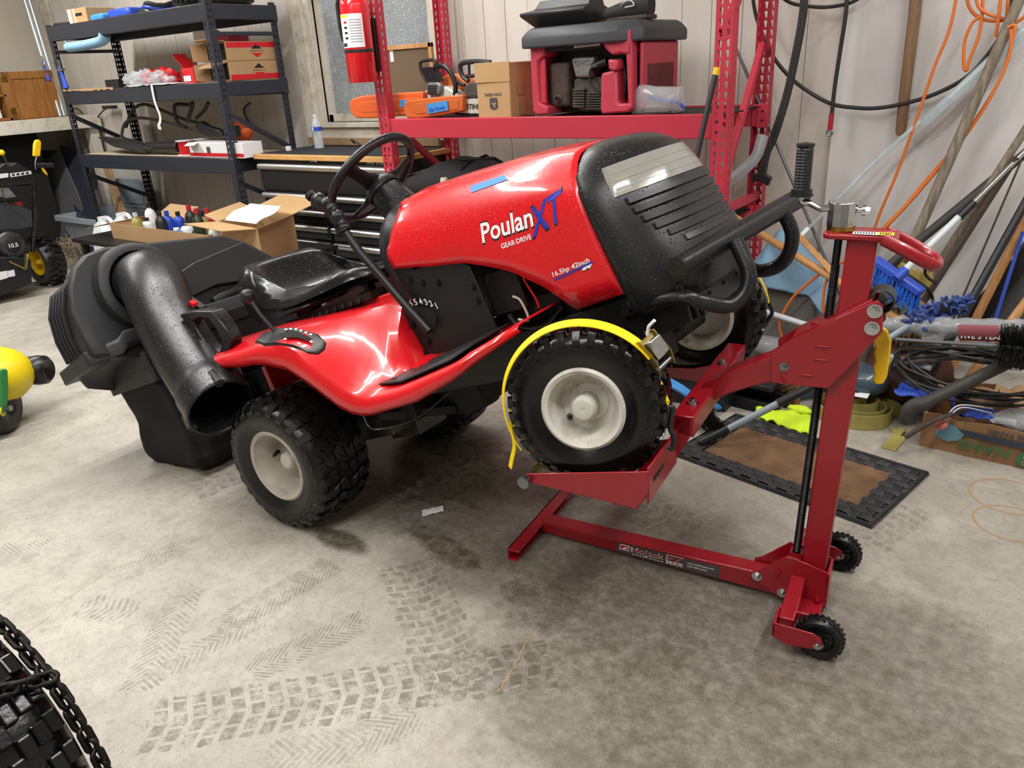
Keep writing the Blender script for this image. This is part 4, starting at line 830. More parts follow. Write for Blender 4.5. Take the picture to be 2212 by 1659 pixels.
# screw, top plate with handle, crank
b = MB(); b.cyl((-.092, 0, 1.0), (-.113, 0, .14), .0085, 12)
p0, p1 = Vector((-.092, 0, .93)), Vector((-.113, 0, .15)); n = 150
for i in range(n): p = lerp(p0, p1, i/n); b.lathe([(.0085, -.0018), (.0105, 0), (.0085, .0018)], Matrix.Translation(p), 10)
lp(b, 'lift_screw', 'dark_steel', sm=60)
b = MB(); b.prism([(-.122, -.036, 1.0), (-.112, -.046, 1.0), (.012, -.044, 1.0), (.03, -.04, .994), (.03, .04, .994), (.012, .044, 1.0), (-.112, .046, 1.0), (-.122, .036, 1.0)], (0, 0, .013)); tp = lp(b, 'top_plate', bev=.004)
b = MB(); b.tube(path([(.0, -.040, 1.005), (.045, -.046, .984), (.085, -.042, .962), (.108, -.022, .948), (.108, .022, .948), (.085, .042, .962), (.045, .046, .984), (.0, .040, 1.005)], 6), .0115, 10, sc=(.85, 1.2)); lp(b, 'carry_handle', parent=tp, sm=60)
b = MB(); b.bb((-.062, -.04, 1.0131), (.0, -.012, 1.0136)); lb = lp(b, 'warning_label', 'label_white', tp, sm=0)
b = MB(); b.bb((-.012, -.041, 1.0136), (.02, -.011, 1.0141)); lp(b, 'warning_panel', 'label_yellow', lb, sm=0)
b = MB()
for i in range(5): b.bb((-.008 + i*.005, -.036, 1.0141), (-.0055 + i*.005, -.017, 1.0145))
for i in range(8): b.bb((-.058 + i*.0055, -.036, 1.0136), (-.0555 + i*.0055, -.016, 1.0139))
lp(b, 'printed_lines', 'decal_black', lb, sm=0)
b = MB(); b.cyl((-.09, 0, 1.013), (-.09, 0, 1.022), .03, 24); lp(b, 'bearing_ring', 'brass', tp)
b = MB(); b.cyl((-.09, 0, 1.022), (-.09, 0, 1.076), .031, 12); hubp = lp(b, 'crank_hub', 'chrome', bev=.002, sm=25)
b = MB(); b.tube(path([(-.115, -.01, 1.063), (-.135, -.006, 1.06), (-.16, 0, 1.07), (-.178, 0, 1.073), (-.18, 0, 1.085)], 5), .0075, 12); lp(b, 'crank_arm', 'chrome', hubp)
b = MB(); b.cyl((-.06, 0, 1.058), (-.048, 0, 1.058), .006); b.cyl((-.05, 0, 1.058), (-.044, 0, 1.058), .012, 12); b.cyl((-.044, 0, 1.058), (-.034, 0, 1.058), .009, 6); lp(b, 'clamp_nut', 'chrome', hubp)
b = MB(); b.cyl((-.18, 0, 1.088), (-.18, 0, 1.1), .023, 24); b.lathe([(.0185, 1.092)] + [(.0175 + .0011*(i % 2), 1.098 + i*.0033) for i in range(28)] + [(.0165, 1.19), (.02, 1.194), (.0195, 1.199), (.001, 1.202)], Matrix.Translation((-.18, 0, 0)), 20); b.cyl((-.18, 0, 1.086), (-.18, 0, 1.089), .026, 24); lp(b, 'crank_grip', 'black_plastic', hubp, sm=30)
b = MB(); ys = [jy(u, v, .05) for u, v in ((1900, 705), (1916, 714), (1925, 738), (1922, 775), (1916, 815), (1908, 830), (1892, 832), (1884, 822), (1888, 808), (1885, 795), (1890, 780), (1887, 766), (1890, 752), (1884, 738), (1892, 722))]
b.prism(ys, (0, .014, 0)); lp(b, 'safety_lever', 'yellow_plastic', bev=.004)
b = MB(); b.bb((-.13, -.02, .775), (-.07, -.01, .80)); lp(b, 'stop_tab', parent=mast, bev=.003)
# decal on the base beam
def bmp(s, t, lift=.0012): # s along the beam 0..1, t up the near face
    x = lerp(-.885, -.10, s); yb = lerp(.004, -.026, s); z0 = lerp(.006, .012, s); hh = lerp(.036, .062, s); return Vector((x, yb - lift, z0 + hh*t))
b = MB(); b.add([bmp(.335, .1), bmp(.735, .1), bmp(.735, .8), bmp(.335, .86)], [(0, 1, 2, 3)]); dc = lp(b, 'beam_decal', 'decal_grey', bm, sm=0)
def btxt(st, s0, s1, t, h, m, sh=0, nm='decal_lettering'):
    A, B_ = bmp(s0, t, .0022), bmp(s1, t, .0022); b = MB(); b.text(st, (A + B_)/2, B_ - A, (0, 0, 1), width=(B_ - A).length, height=h, lift=.0004, shear=sh); lp(b, nm, m, dc, sm=0)
b = MB(); b.add([bmp(.345, .35, .002), bmp(.385, .35, .002), bmp(.39, .78, .002), bmp(.35, .78, .002)], [(0, 1, 2, 3)]); b2 = lp(b, 'decal_badge', 'decal_white', dc, sm=0); b = MB(); b.add([bmp(.35, .42, .0026), bmp(.383, .42, .0026), bmp(.386, .72, .0026), bmp(.352, .72, .0026)], [(0, 1, 2, 3)]); lp(b, 'decal_badge_field', 'decal_red', dc, sm=0); b = MB(); b.add([bmp(.356, .45, .003), bmp(.372, .45, .003), bmp(.384, .66, .003), bmp(.368, .60, .003)], [(0, 1, 2, 3)]); lp(b, 'decal_badge_mark', 'decal_white', dc, sm=0)
btxt('MoJack', .395, .525, .50, .024, 'decal_white'); btxt('MoJack', .398, .522, .505, .019, 'decal_red'); btxt('EZ', .535, .60, .6, .024, 'decal_white', .2); btxt('EZ', .538, .598, .605, .020, 'decal_red', .2)
btxt('MAX', .535, .60, .28, .010, 'decal_white', .2); btxt('www.theMojack.com', .615, .715, .58, .0075, 'decal_white'); btxt('1-877-4MO-JACK', .615, .69, .38, .0075, 'decal_white')
b = MB()
for i in range(9): b.add([bmp(.40 + i*.014, .20, .002), bmp(.411 + i*.014, .20, .002), bmp(.411 + i*.014, .25, .002), bmp(.40 + i*.014, .25, .002)], [(0, 1, 2, 3)])
lp(b, 'decal_fineprint', 'decal_white', dc, sm=0)
# ---- yellow cam straps over the two front wheels
def ribbon(b, pts, wd, width, th=.0025):
    n = len(pts); rings = []
    for i, p in enumerate(pts):
        t = (pts[min(i + 1, n - 1)] - pts[max(i - 1, 0)]).normalized(); wv = V(wd) - t*V(wd).dot(t); wv.normalize(); nv = t.cross(wv)
        rings.append([p - wv*width/2 - nv*th/2, p + wv*width/2 - nv*th/2, p + wv*width/2 + nv*th/2, p - wv*width/2 + nv*th/2])
    b.loft(rings)
CW = MM @ FW; NW = (MM.to_3x3() @ ST).normalized(); CW2 = MM @ FW2
_up = (MM.to_3x3() @ Vector((0, 0, 1))); _fx = NW.cross(_up).normalized(); _fx = _fx if _fx.x > 0 else -_fx; _fz = NW.cross(_fx); _fz = _fz if _fz.z > 0 else -_fz
def wp(c, deg, r, off): return c + (_fx*math.cos(R(deg)) + _fz*math.sin(R(deg)))*r + NW*off
def wang(u, v, off=.01): p = pl(u, v, CW + NW*off, NW) - CW; return math.degrees(math.atan2(p.dot(_fz), p.dot(_fx)))
ss = thing('cam_strap', 'yellow webbing strap with steel cam buckle over the white-rimmed raised front wheel', 'strap', CW + Vector((0, 0, -.2)), group='yellow tie-down straps')
a_buck, a_rear = wang(1405, 768), wang(1112, 850)
b = MB()
def shoulder(angs, rad_, off, tilt, w_=.027):
    rings = []
    for a in angs:
        c = wp(CW, a, rad_, off); ro = (c - CW - NW*off).normalized(); wd = (NW*math.cos(tilt) - ro*math.sin(tilt)); nn = wd.cross(ro.cross(NW)).normalized()*.0013; rings.append([c - wd*w_/2 - nn, c + wd*w_/2 - nn, c + wd*w_/2 + nn, c - wd*w_/2 + nn])
    b.loft(rings)
shoulder([lerp(a_buck, a_rear + 40, i/44) for i in range(45)], .202, .05, R(28), .025); shoulder([lerp(a_rear + 38, a_rear + 78, i/20) for i in range(21)], .197, .03, R(20))
b.build('webbing', 'yellow_web', ss, sm=50)
tl = [pl(u, v, CW + NW*.03, NW) for u, v in ((1112, 845), (1106, 880), (1103, 910), (1108, 940), (1111, 965), (1106, 990), (1102, 1010))]; b = MB(); ribbon(b, path(tl, 5), (NW + Vector((.8, .3, 0))).normalized(), .018); b.build('loose_tail', 'yellow_web', ss, sm=50)
q = pl(1405, 768, CW + NW*.03, NW); tq = (wp(CW, a_buck - 8, .2, .03) - wp(CW, a_buck + 8, .2, .03)).normalized(); nq = (q - CW); nq = (nq - NW*nq.dot(NW)).normalized(); TB = frame(q + nq*.012, tq, z=(nq + NW*.7)) @ Matrix.Scale(1.4, 4)
b = MB(); 
for s in (-1, 1): b.prism([TB @ Vector(p) for p in ((-.035, s*.018, -.012), (.03, s*.018, -.012), (.036, s*.018, 0), (.012, s*.018, .014), (-.03, s*.018, .012))], TB.to_3x3() @ Vector((0, s*.002, 0)))
b.box((-.01, 0, .004), (.036, .032, .006), TB); b.build('buckle', 'zinc', ss, bev=.001); b = MB(); b.box((-.008, 0, .012), (.034, .03, .014), TB @ Matrix.Rotation(.2, 4, 'Y')); b.build('cam_lever', 'chrome', ss, bev=.004)
for k_ in (.024, -.022): b = MB(); b.cyl(TB @ Vector((k_, -.022, .0)), TB @ Vector((k_, .022, .0)), .006, 12); b.build('pivot_pin', 'steel', ss)
b = MB(); b.tube([TB @ Vector((-.03, 0, .014)), TB @ Vector((-.04, 0, .03)), TB @ Vector((-.042, .004, .045))], .004, 6); b.build('string_tie', 'decal_white', ss)
hk = [pl(u, v, CW + NW*.03, NW) for u, v in ((1412, 795), (1430, 835), (1444, 872))]; b = MB(); ribbon(b, path(hk, 5), NW, .026); b.build('webbing', 'yellow_web', ss, sm=50)
hh = path([pl(u, v, CW + NW*.03, NW) for u, v in ((1442, 878), (1454, 882), (1450, 905), (1448, 925), (1456, 945), (1453, 968), (1443, 965))], 6); b = MB(); b.tube(hh, .0065, 10); b.tube([p + NW*.012 + Vector((-.012, 0, 0)) for p in hh[:18]], .006, 8); b.build('hook', 'black_plastic', ss)
s2 = thing('cam_strap', 'yellow webbing strap over the raised front wheel nearest the wall', 'strap', CW2 + Vector((0, 0, -.2)), group='yellow tie-down straps')
def wp2(deg, r, off): return CW2 + (_fx*math.cos(R(deg)) + _fz*math.sin(R(deg)))*r + NW*off
b = MB(); ribbon(b, [wp2(lerp(-8, 200, i/40), .2, -.02) for i in range(41)], NW, .026); b.build('webbing', 'yellow_web', s2, sm=50)
b = MB(); p = wp2(-8, .2, -.02); b.tube(path([p, p + Vector((.012, 0, -.03)), p + Vector((.002, 0, -.055)), p + Vector((-.01, 0, -.08))], 6), .006, 8); b.build('hook', 'black_plastic', s2)
# scrap of paper on the floor
def scrap(u, v):
    p = atz(lerp(912, 958, u), lerp(lerp(1104, 1094, u), lerp(1117, 1106, u), v)); return p + Vector((0, 0, .002 + .012*abs(noise.noise(Vector((u*3, v*3, 1))))))
MB().grid(scrap, 8, 4).build('paper_scrap', 'paper', label='crumpled white paper scrap on the damp floor behind the rear wheel', cat='paper', sm=0, solid=.001)
# ============================================================ BACK ROW: tool chest, red rack and what stands on them
def fy(L, y): return [aty(u, v, y) for u, v in L]
def trace(b, L, y, d): b.prism(fy(L, y), (0, d, 0)); return b
def perf(b, o, ux, w_, n, cols, pitch=.0381, tw=.015, bw=.006, hh=.027, side=1):
    """sheet of width w_ (along ux) and n pitches high with teardrop holes in the given columns"""
    o, ux = V(o), V(ux); uz = Vector((0, 0, 1)); xs = [0]
    for c in cols: xs += [c - tw*.62, c + tw*.62]
    xs.append(w_)
    for i in range(0, len(xs), 2): b.add([o + ux*xs[i], o + ux*xs[i + 1], o + ux*xs[i + 1] + uz*n*pitch, o + ux*xs[i] + uz*n*pitch], [(0, 1, 2, 3)])
    for c in cols:
        for k in range(n):
            p = o + uz*(k*pitch); A = [p + ux*(c - tw*.62), p + ux*(c + tw*.62), p + ux*(c + tw*.62) + uz*pitch, p + ux*(c - tw*.62) + uz*pitch]
            z0 = (pitch - hh)/2; s = (tw - bw)/2*side; B = [p + ux*(c - bw/2 + s*.6) + uz*z0, p + ux*(c + bw/2 + s*.6) + uz*z0, p + ux*(c + tw/2) + uz*(z0 + hh), p + ux*(c - tw/2) + uz*(z0 + hh)]
            b.add(A + B, [(0, 1, 5, 4), (1, 2, 6, 5), (2, 3, 7, 6), (3, 0, 4, 7)])
# ---- tool chest
TX0, TX1, TY0, TY1, TZ = -4.40, -3.14, 3.27, 3.74, .955
tc = thing('tool_chest', 'black rolling tool chest with silver drawer pulls and wood top', 'tool chest', ((TX0 + TX1)/2, 3.5, 0))
b = MB(); b.bb((TX0 + .02, TY0 + .022, .12), (TX1 - .02, TY1, TZ - .03)); b.build('body', 'toolbox', tc, bev=.004)
b = MB(); b.bb((TX0, TY0 - .012, TZ - .03), (TX1, TY1 + .015, TZ)); b.build('worktop', 'maple', tc, bev=.003)
b = MB(); b.bb((TX0 + .03, TY0 + .03, TZ + .0003), (TX1 - .03, TY1 - .02, TZ + .004)); b.build('top_mat', 'mat_black', tc, sm=0)
xm = aty(705, 420, TY0).x
rows = [(.905, .73, 1)] + [(.722 - i*.098, .632 - i*.098, 2) for i in range(4)] + [(.325, .14, 2)]
for (z1, z0, k) in rows:
    for (xa, xb) in ([(TX0 + .035, TX1 - .035)] if k == 1 else [(TX0 + .035, xm - .014), (xm + .014, TX1 - .035)]):
        b = MB(); b.bb((xa, TY0, z0), (xb, TY0 + .022, z1)); b.bb((xa + .02, TY0 - .004, z0 + .012), (xb - .02, TY0, z1 - .055)); dw = b.build('drawer', 'toolbox', tc, bev=.003)
        b = MB(); sec = [(-.003, -.02), (-.02, -.018), (-.026, -.004), (-.02, .012), (-.003, .016)]; b.loft([[Vector((x, TY0 + a, z1 - .022 + c)) for a, c in sec] for x in (xa + .004, xb - .004)]); b.build('drawer_pull', 'alu', dw, sm=60)
p = aty(685, 347, TY0 + .02); b = MB(); b.cyl(p, p + Vector((0, -.012, 0)), .011, 14); b.bar(p + Vector((-.004, -.014, 0)), p + Vector((-.03, -.03, -.004)), .008, .003); b.build('lock_key', 'chrome', tc)
b = MB(); b.text('HUSKY', aty(820, 352, TY0 + .0215), (1, 0, 0), (0, 0, 1), width=.2, lift=.001); b.build('brand_lettering', 'alu', tc, sm=0)
for x in (TX0 + .08, TX1 - .08):
    for y in (TY0 + .08, TY1 - .08):
        b = MB(); b.cyl((x - .018, y, .055), (x + .018, y, .055), .055, 18); b.bb((x - .03, y - .03, .1), (x + .03, y + .03, .122)); b.build('caster', 'black_plastic', tc)
p = aty(690, 318, 3.58); p.z = TZ + .004
wb_ = thing('water_bottle', 'clear plastic water bottle with blue label on the tool chest', 'bottle', p)
b = MB(); b.lathe([(.001, 0), (.026, 0), (.032, .006)] + [(.032 - .0018*(i % 2), .012 + i*.007) for i in range(13)] + [(.033, .105), (.033, .14), (.031, .15), (.022, .18), (.013, .195), (.013, .2)], Matrix.Translation(p), 20); b.build('bottle_body', 'bottle_pet', wb_, sm=60)
b = MB(); b.lathe([(.0335, .112), (.0335, .138)], Matrix.Translation(p), 20, 0, 2*PI); b.build('bottle_label', 'blue_print', wb_); b = MB(); b.lathe([(.0345, .114), (.0345, .136)], Matrix.Translation(p), 4, R(-100), R(-80)); b.build('label_gap', 'label_white', wb_); b = MB(); b.cyl(p + Vector((0, 0, .2)), p + Vector((0, 0, .214)), .0145, 18); b.build('cap', 'white_plastic', wb_)
p = atz(624, 326, TZ + .004); MB().bb(p + Vector((-.016, -.012, 0)), p + Vector((.016, .012, .03))).build('small_carton', 'label_white', label='small white carton on the tool chest corner', cat='carton', bev=.003)
b = MB(); b.tube(path([(-4.0, 3.79, .97), (-3.98, 3.74, 1.0), (-3.92, 3.72, .99), (-3.84, 3.70, .966), (-3.80, 3.66, .964)], 6), .005, 8); b.build('electric_lead', 'cable_black', label='short black cord looping on the tool chest behind the bottle', cat='cord')
MB().bb((-4.52, 3.835, .955), (-3.30, 3.875, 1.0)).build('trim_3', 'plywood', kind='structure', sm=0)
# ---- red storage rack
RX0, RX1, RYF, RYB, RPW = -3.118, -1.173, 3.15, 3.76, .072
rk = thing('storage_rack', 'red steel storage rack with perforated posts holding the generator', 'rack', ((RX0 + RX1)/2, 3.45, 0))
NP = 62
for nm, x0, yf, sy in (('a', RX0, RYF, 1), ('b', RX1 - RPW, RYF, 1), ('c', RX0 - .03, RYB, -1), ('d', RX1 - RPW - .03, RYB, -1)):
    b = MB(); perf(b, (x0, yf, .0), (1, 0, 0), RPW, NP, [.02, .052], side=1)
    for xx in (x0, x0 + RPW): perf(b, (xx, yf, .0), (0, sy, 0), .05, NP, [.025], tw=.008, bw=.008, hh=.02)
    b.build('post', 'rack_red', rk, sm=0, solid=.0025)
    b = MB(); b.bb((x0 - .01, yf - .01 if sy > 0 else yf - .06, 0), (x0 + RPW + .01, yf + .06 if sy > 0 else yf + .01, .006)); b.build('foot_plate', 'rack_red', rk)
def rbeam(y, z0, z1, x0=RX0 + RPW, x1=RX1 - RPW):
    b = MB(); b.bb((x0 - .02, y, z0), (x1 + .02, y + .038, z1)); bm_ = b.build('beam', 'rack_red', rk, bev=.004)
    for x in (x0 - .045, x1 - .004):
        b = MB(); b.bb((x, y - .006, z0 - .004), (x + .05, y - .001, z1 + .004)); b.build('beam_connector', 'rack_red', bm_, bev=.002)
        for zz in (z0 + .028, z1 - .028): b = MB(); b.cyl((x + .025, y - .006, zz), (x + .025, y - .009, zz), .005, 8); b.build('rivet', 'dark_void', bm_)
for z0, z1 in ((1.071, 1.168), (.615, .71)): rbeam(RYF + .006, z0, z1); rbeam(RYB - .05, z0, z1)
for zd in (1.158, .70):
    b = MB()
    for i in range(23): y = lerp(RYF + .05, RYB - .055, i/22); b.tube([(RX0 + .06, y, zd), (RX1 - .06, y, zd)], .003, 5)
    for i in range(9): x = lerp(RX0 + .09, RX1 - .09, i/8); b.tube([(x, RYF + .03, zd - .006), (x, RYB - .03, zd - .006)], .0035, 5)
    b.build('wire_deck', 'dark_steel', rk, sm=60)
xr = RX1 - RPW/2 - .02; xl = RX0 + RPW/2
for (p, q) in (((xr, RYF + .04, .78), (xr - .02, RYB - .04, 1.42)), ((xr, RYF + .04, .2), (xr - .02, RYB - .04, .72)), ((xr, RYF + .04, 1.45), (xr, RYB - .04, 2.0)), ((xl, RYF + .04, 1.16), (xl, RYB - .04, .76)), ((xr, RYF + .04, .76), (xr, RYB - .04, .76)), ((xl, RYF + .04, .3), (xl, RYB - .04, .7))):
    b = MB(); b.bar(p, q, .028, .036); b.build('brace', 'rack_red', rk, bev=.003)
# fire extinguisher strapped to the left post
e0 = aty(785, 178, 3.06); ex = thing('fire_extinguisher', 'red fire extinguisher with white instruction label hung on the rack post', 'extinguisher', e0)
b = MB(); b.lathe([(.001, 0), (.07, 0), (.074, .004), (.074, .36), (.07, .385), (.05, .405), (.025, .415), (.022, .44)], Matrix.Translation(e0), 32); b.build('cylinder', 'fire_red', ex, sm=50)
th0 = R(-72); Te = Matrix.Translation(e0) @ Matrix.Rotation(th0, 4, 'Z')
b = MB(); b.lathe([(.0752, .166), (.0752, .32)], Te, 20, R(-62), R(52)); lb = b.build('instruction_label', 'label_white', ex)
b = MB(); b.lathe([(.0757, .304), (.0757, .317)], Te, 10, R(-62), R(-8)); b.build('label_heading', 'label_yellow', lb)
b = MB()
for i in range(9): b.lathe([(.0757, .19 + i*.0125), (.0757, .194 + i*.0125)], Te, 6, R(-2), R(46))
b.build('label_lines', 'grey_print', lb)
for i in range(4):
    b = MB(); b.lathe([(.0757, .205 + i*.024), (.0757, .215 + i*.024)], Te, 3, R(-28), R(-12)); b.build('label_pictogram', 'decal_red' if i == 3 else 'decal_black', lb)
b = MB(); b.lathe([(.0757, .172), (.0757, .188)], Te, 4, R(-50), R(-22)); b.build('label_pictogram', 'decal_black', lb)
b = MB(); b.lathe([(.0755, .142), (.0765, .143), (.0765, .156), (.0755, .157)], Te, 32); b.build('strap_band', 'bottle_black', ex)
b = MB(); b.tube(path([e0 + Vector((-.07, -.03, .40)), e0 + Vector((-.088, -.03, .36)), e0 + Vector((-.086, -.03, .27)), e0 + Vector((-.083, -.02, .2))], 6), .011, 8); b.build('hose', 'bottle_black', ex)
b = MB(); b.bb(e0 + Vector((-.025, -.02, .44)), e0 + Vector((.06, .02, .47))); b.bb(e0 + Vector((.0, -.012, .47)), e0 + Vector((.1, .012, .485))); b.build('valve_handle', 'dark_steel', ex, bev=.004)
b = MB(); b.bb(e0 + Vector((.0, .066, .05)), e0 + Vector((.05, .09, .3))); b.build('post_bracket', 'black_metal', ex)
# framed board leaning to the window
fr = thing('framed_board', 'brown framed board seen from the back, leaning by the window', 'frame', aty(885, 205, 3.66))
c = [aty(834, 100, 3.70), aty(938, 99, 3.70)]; zb = 1.168; xa, xb, zt = c[0].x - .02, c[1].x, c[0].z
b = MB(); T = Matrix.Translation((0, 0, 0))
for (p, q) in (((xa, zb), (xa + .025, zt)), ((xb - .025, zb), (xb, zt)), ((xa, zt - .025), (xb, zt)), ((xa, zb), (xb, zb + .025))): b.bb((p[0], 3.67, p[1]), (q[0], 3.692, q[1]))
b.build('frame_rail', 'pine', fr, bev=.002); b = MB(); b.bb((xa + .02, 3.682, zb + .02), (xb - .02, 3.689, zt - .02)); b.build('backing', 'cork', fr); p = aty(846, 118, 3.681); b = MB(); b.bb(p + Vector((-.014, -.001, -.04)), p + Vector((.014, 0, .03))); b.build('sticker', 'label_white', fr)
DK = 1.163
# two chainsaws
def scabbard(L, y, d, m, parent, inner):
    b = MB(); trace(b, L, y, d); o = b.build('bar_cover', m, parent, bev=.008)
    b = MB(); trace(b, inner, y - .003, .004); b.build('cover_rib', m, o, bev=.002); return o
s1 = thing('chainsaw', 'chainsaw with a long bright orange bar cover overhanging the rack', 'chainsaw', aty(940, 250, 3.36))
sc = scabbard([(754, 222), (760, 213), (780, 207), (840, 202), (912, 198), (914, 244), (880, 250), (800, 256), (768, 255), (756, 243)], 3.26, .045, 'orange', s1, [(772, 228), (780, 221), (850, 215), (905, 212), (905, 236), (850, 240), (782, 243), (774, 238)])
b = MB(); b.text('STIHL', aty(843, 230, 3.254), (1, 0, 0), (0, 0, 1), width=.1, lift=.001); b.build('embossed_lettering', 'orange', sc, sm=0); b = MB(); trace(b, [(863, 216), (880, 216), (880, 232), (865, 232)], 3.253, .002); b.build('tape', 'tape_blue', sc, sm=0)
b = MB(); trace(b, [(912, 205), (918, 196), (925, 190), (945, 186), (965, 188), (985, 200), (990, 215), (985, 235), (912, 240)], 3.30, .12); b.build('engine_body', 'hub_white', s1, bev=.01)
b = MB(); trace(b, [(921, 182), (926, 178), (946, 178), (952, 186), (950, 202), (944, 206), (922, 205)], 3.275, .03); mu = b.build('muffler', 'cast_alu', s1, bev=.006)
b = MB()
for i in range(4): trace(b, [(923, 185 + i*5), (942, 185 + i*5), (942, 187.5 + i*5), (923, 187.5 + i*5)], 3.27, .006)
b.build('muffler_slot', 'decal_black', mu, sm=0)
b = MB(); b.tube(path(fy([(925, 180), (912, 158), (908, 140), (912, 132), (938, 130), (943, 142), (944, 170), (950, 185)], 3.30), 5), .009, 8); b.bb(aty(910, 158, 3.29), aty(942, 144, 3.31)); trace(b, [(912, 158), (944, 155), (950, 175), (930, 182), (920, 175)], 3.29, .03); b.build('hand_guard', 'bottle_black', s1, bev=.003)
b = MB(); b.tube(path(fy([(940, 144), (955, 142), (968, 150), (978, 165), (984, 185), (983, 205)], 3.31), 6), .013, 10); b.build('top_handle', 'bottle_black', s1); b = MB(); trace(b, [(952, 168), (965, 160), (985, 160), (1002, 175), (1010, 195), (985, 196), (958, 188)], 3.36, .1); b.build('top_cover', 'saw_orange', s1, bev=.01); b = MB(); b.tube(path(fy([(985, 178), (997, 182), (1004, 184)], 3.33), 3), .009, 8); b.build('rear_handle', 'bottle_black', s1)
s2 = thing('chainsaw', 'chainsaw with dull orange bar cover and blue tape label behind the cardboard carton', 'chainsaw', aty(980, 250, 3.24))
sc = scabbard([(871, 232), (873, 221), (880, 217), (930, 211), (999, 204), (1000, 240), (960, 248), (905, 256), (880, 256), (872, 245)], 3.185, .04, 'saw_orange', s2, [(888, 232), (896, 224), (930, 220), (990, 214), (990, 236), (940, 242), (900, 247), (890, 240)])
b = MB(); trace(b, [(921, 225), (966, 217), (968, 238), (924, 246)], 3.176, .003); tpz = b.build('tape', 'tape_blue', sc, sm=0); b = MB(); p0, p1 = aty(926, 238, 3.175), aty(962, 231, 3.175); b.text('Gas Power', (p0 + p1)/2, p1 - p0, (0, 0, 1), width=.11, lift=.0008); b.build('tape_writing', 'blue_print', tpz, sm=0)
b = MB(); trace(b, [(985, 228), (988, 217), (996, 213), (1045, 209), (1045, 245), (992, 245), (986, 238)], 3.22, .006); br_ = b.build('guide_bar', 'hub_white', s2); b = MB(); b.text('STIHL', aty(1022, 230, 3.217), (1, 0, 0), (0, 0, 1), width=.085, lift=.0008, shear=.2); b.build('bar_lettering', 'decal_black', br_, sm=0)
pts = path(fy([(1045, 209), (996, 212), (987, 217), (984, 228), (985, 239), (991, 246), (1045, 247)], 3.223), 7); b = MB(); b.tube(pts, .006, 6)
for i in range(0, len(pts), 2): b.ball(pts[i], .0085, 6, 4)
b.build('saw_chain', 'dark_steel', s2); b = MB(); trace(b, [(1000, 190), (1012, 178), (1060, 175), (1060, 205), (1000, 212)], 3.26, .12); b.build('engine_body', 'engine_grey', s2, bev=.008)
b = MB(); b.tube(path(fy([(1012, 175), (1000, 165), (995, 150), (998, 137), (1028, 133), (1060, 135)], 3.27), 6), .012, 8); b.tube(path(fy([(1003, 165), (1040, 163), (1060, 163)], 3.27), 3), .009, 8); b.tube(fy([(1013, 137), (1014, 163)], 3.27), .007, 8); b.build('hand_guard', 'bottle_black', s2)
# cardboard carton with upside-down print
ja, jb = aty(1034, 256, 3.19), aty(1106, 256, 3.19); jt = aty(1030, 138, 3.19).z
jx = thing('carton', 'brown cardboard carton with upside-down print between chainsaw and generator', 'box', ((ja.x + jb.x)/2, 3.3, DK))
b = MB(); b.prism([(ja.x, 3.19, DK), (jb.x, 3.185, DK), (jb.x + .015, 3.37, DK), (ja.x + .015, 3.38, DK)], (0, 0, jt - DK)); cbx = b.build('carton_body', 'card_box2', jx, bev=.005)
b = MB(); b.bb((ja.x - .002, 3.183, lerp(DK, jt, .655)), (jb.x + .003, 3.19, jt + .003)); b.build('flap', 'card_box2', jx, bev=.001)
cx = (ja.x + jb.x)/2; ny = 3.1865
b = MB(); b.text('JOHN DEERE', (cx, ny, lerp(DK, jt, .44)), (-1, 0, 0), (0, 0, -1), width=.105, lift=-.0012 if False else .0012); b.build('printed_name', 'decal_grey', cbx, sm=0)
zc = lerp(DK, jt, .265); b = MB(); b.prism([(cx + a, ny - .0005, zc + c) for a, c in ((-.024, .02), (-.018, .027), (.018, .027), (.024, .02), (.024, -.016), (.012, -.027), (-.012, -.027), (-.024, -.016))], (0, -.0008, 0)); em = b.build('printed_emblem', 'decal_grey', cbx, sm=0)
b = MB(); b.add([(cx + a, ny - .002, zc + c) for a, c in ((-.016, .014), (-.010, .004), (-.004, .0), (.012, .006), (.016, .001), (.008, -.003), (.008, -.018), (.004, -.018), (.0, -.004), (-.01, -.002))], [tuple(range(10))]); b.build('emblem_deer', 'card_box2', em, sm=0)
b = MB(); b.bb((jb.x + .008, 3.24, lerp(DK, jt, .4)), (jb.x + .0125, 3.30, lerp(DK, jt, .62))); b.bb((jb.x + .010, 3.25, DK + .01), (jb.x + .0135, 3.31, lerp(DK, jt, .3))); b.build('packing_tape', 'card', cbx, sm=0)
# generator
g0 = thing('generator', 'red and black portable generator on the rack with open engine side', 'generator', (-1.9, 3.45, DK)); GY = 3.22
def gp(L, y, d, name, m, parent=g0, bev=.006): b = MB(); trace(b, L, y, d); return b.build(name, m, parent, bev=bev)
gx0, gx1 = -2.185, -1.60; gz1 = 1.545
b = MB(); b.loft([[Vector((x, y, z)) for x, y in ((gx0 - .005 + k, GY - .035 + k), (gx1 - .09, GY - .045 + k), (gx1 + .01 - k, GY + .02), (gx1 + .02 - k, 3.66 - k), (gx0 + k, 3.66 - k))] for z, k in ((1.462, 0), (1.51, 0), (1.535, .02), (1.548, .035))]); b.build('top_cover', 'gen_grey', g0, bev=.008)
b = MB(); b.bb((gx0 + .03, GY + .12, DK + .01), (gx1 - .03, 3.64, 1.465)); b.build('inner_frame', 'black_metal', g0)
gp([(1143, 82), (1174, 78), (1176, 120), (1162, 133), (1164, 222), (1183, 230), (1184, 248), (1160, 250), (1150, 242), (1147, 180)], GY, .42, 'side_panel', 'gen_red', bev=.01)
gp([(1163, 134), (1176, 124), (1180, 226), (1165, 222)], GY + .012, .02, 'inset_panel', 'rack_red')
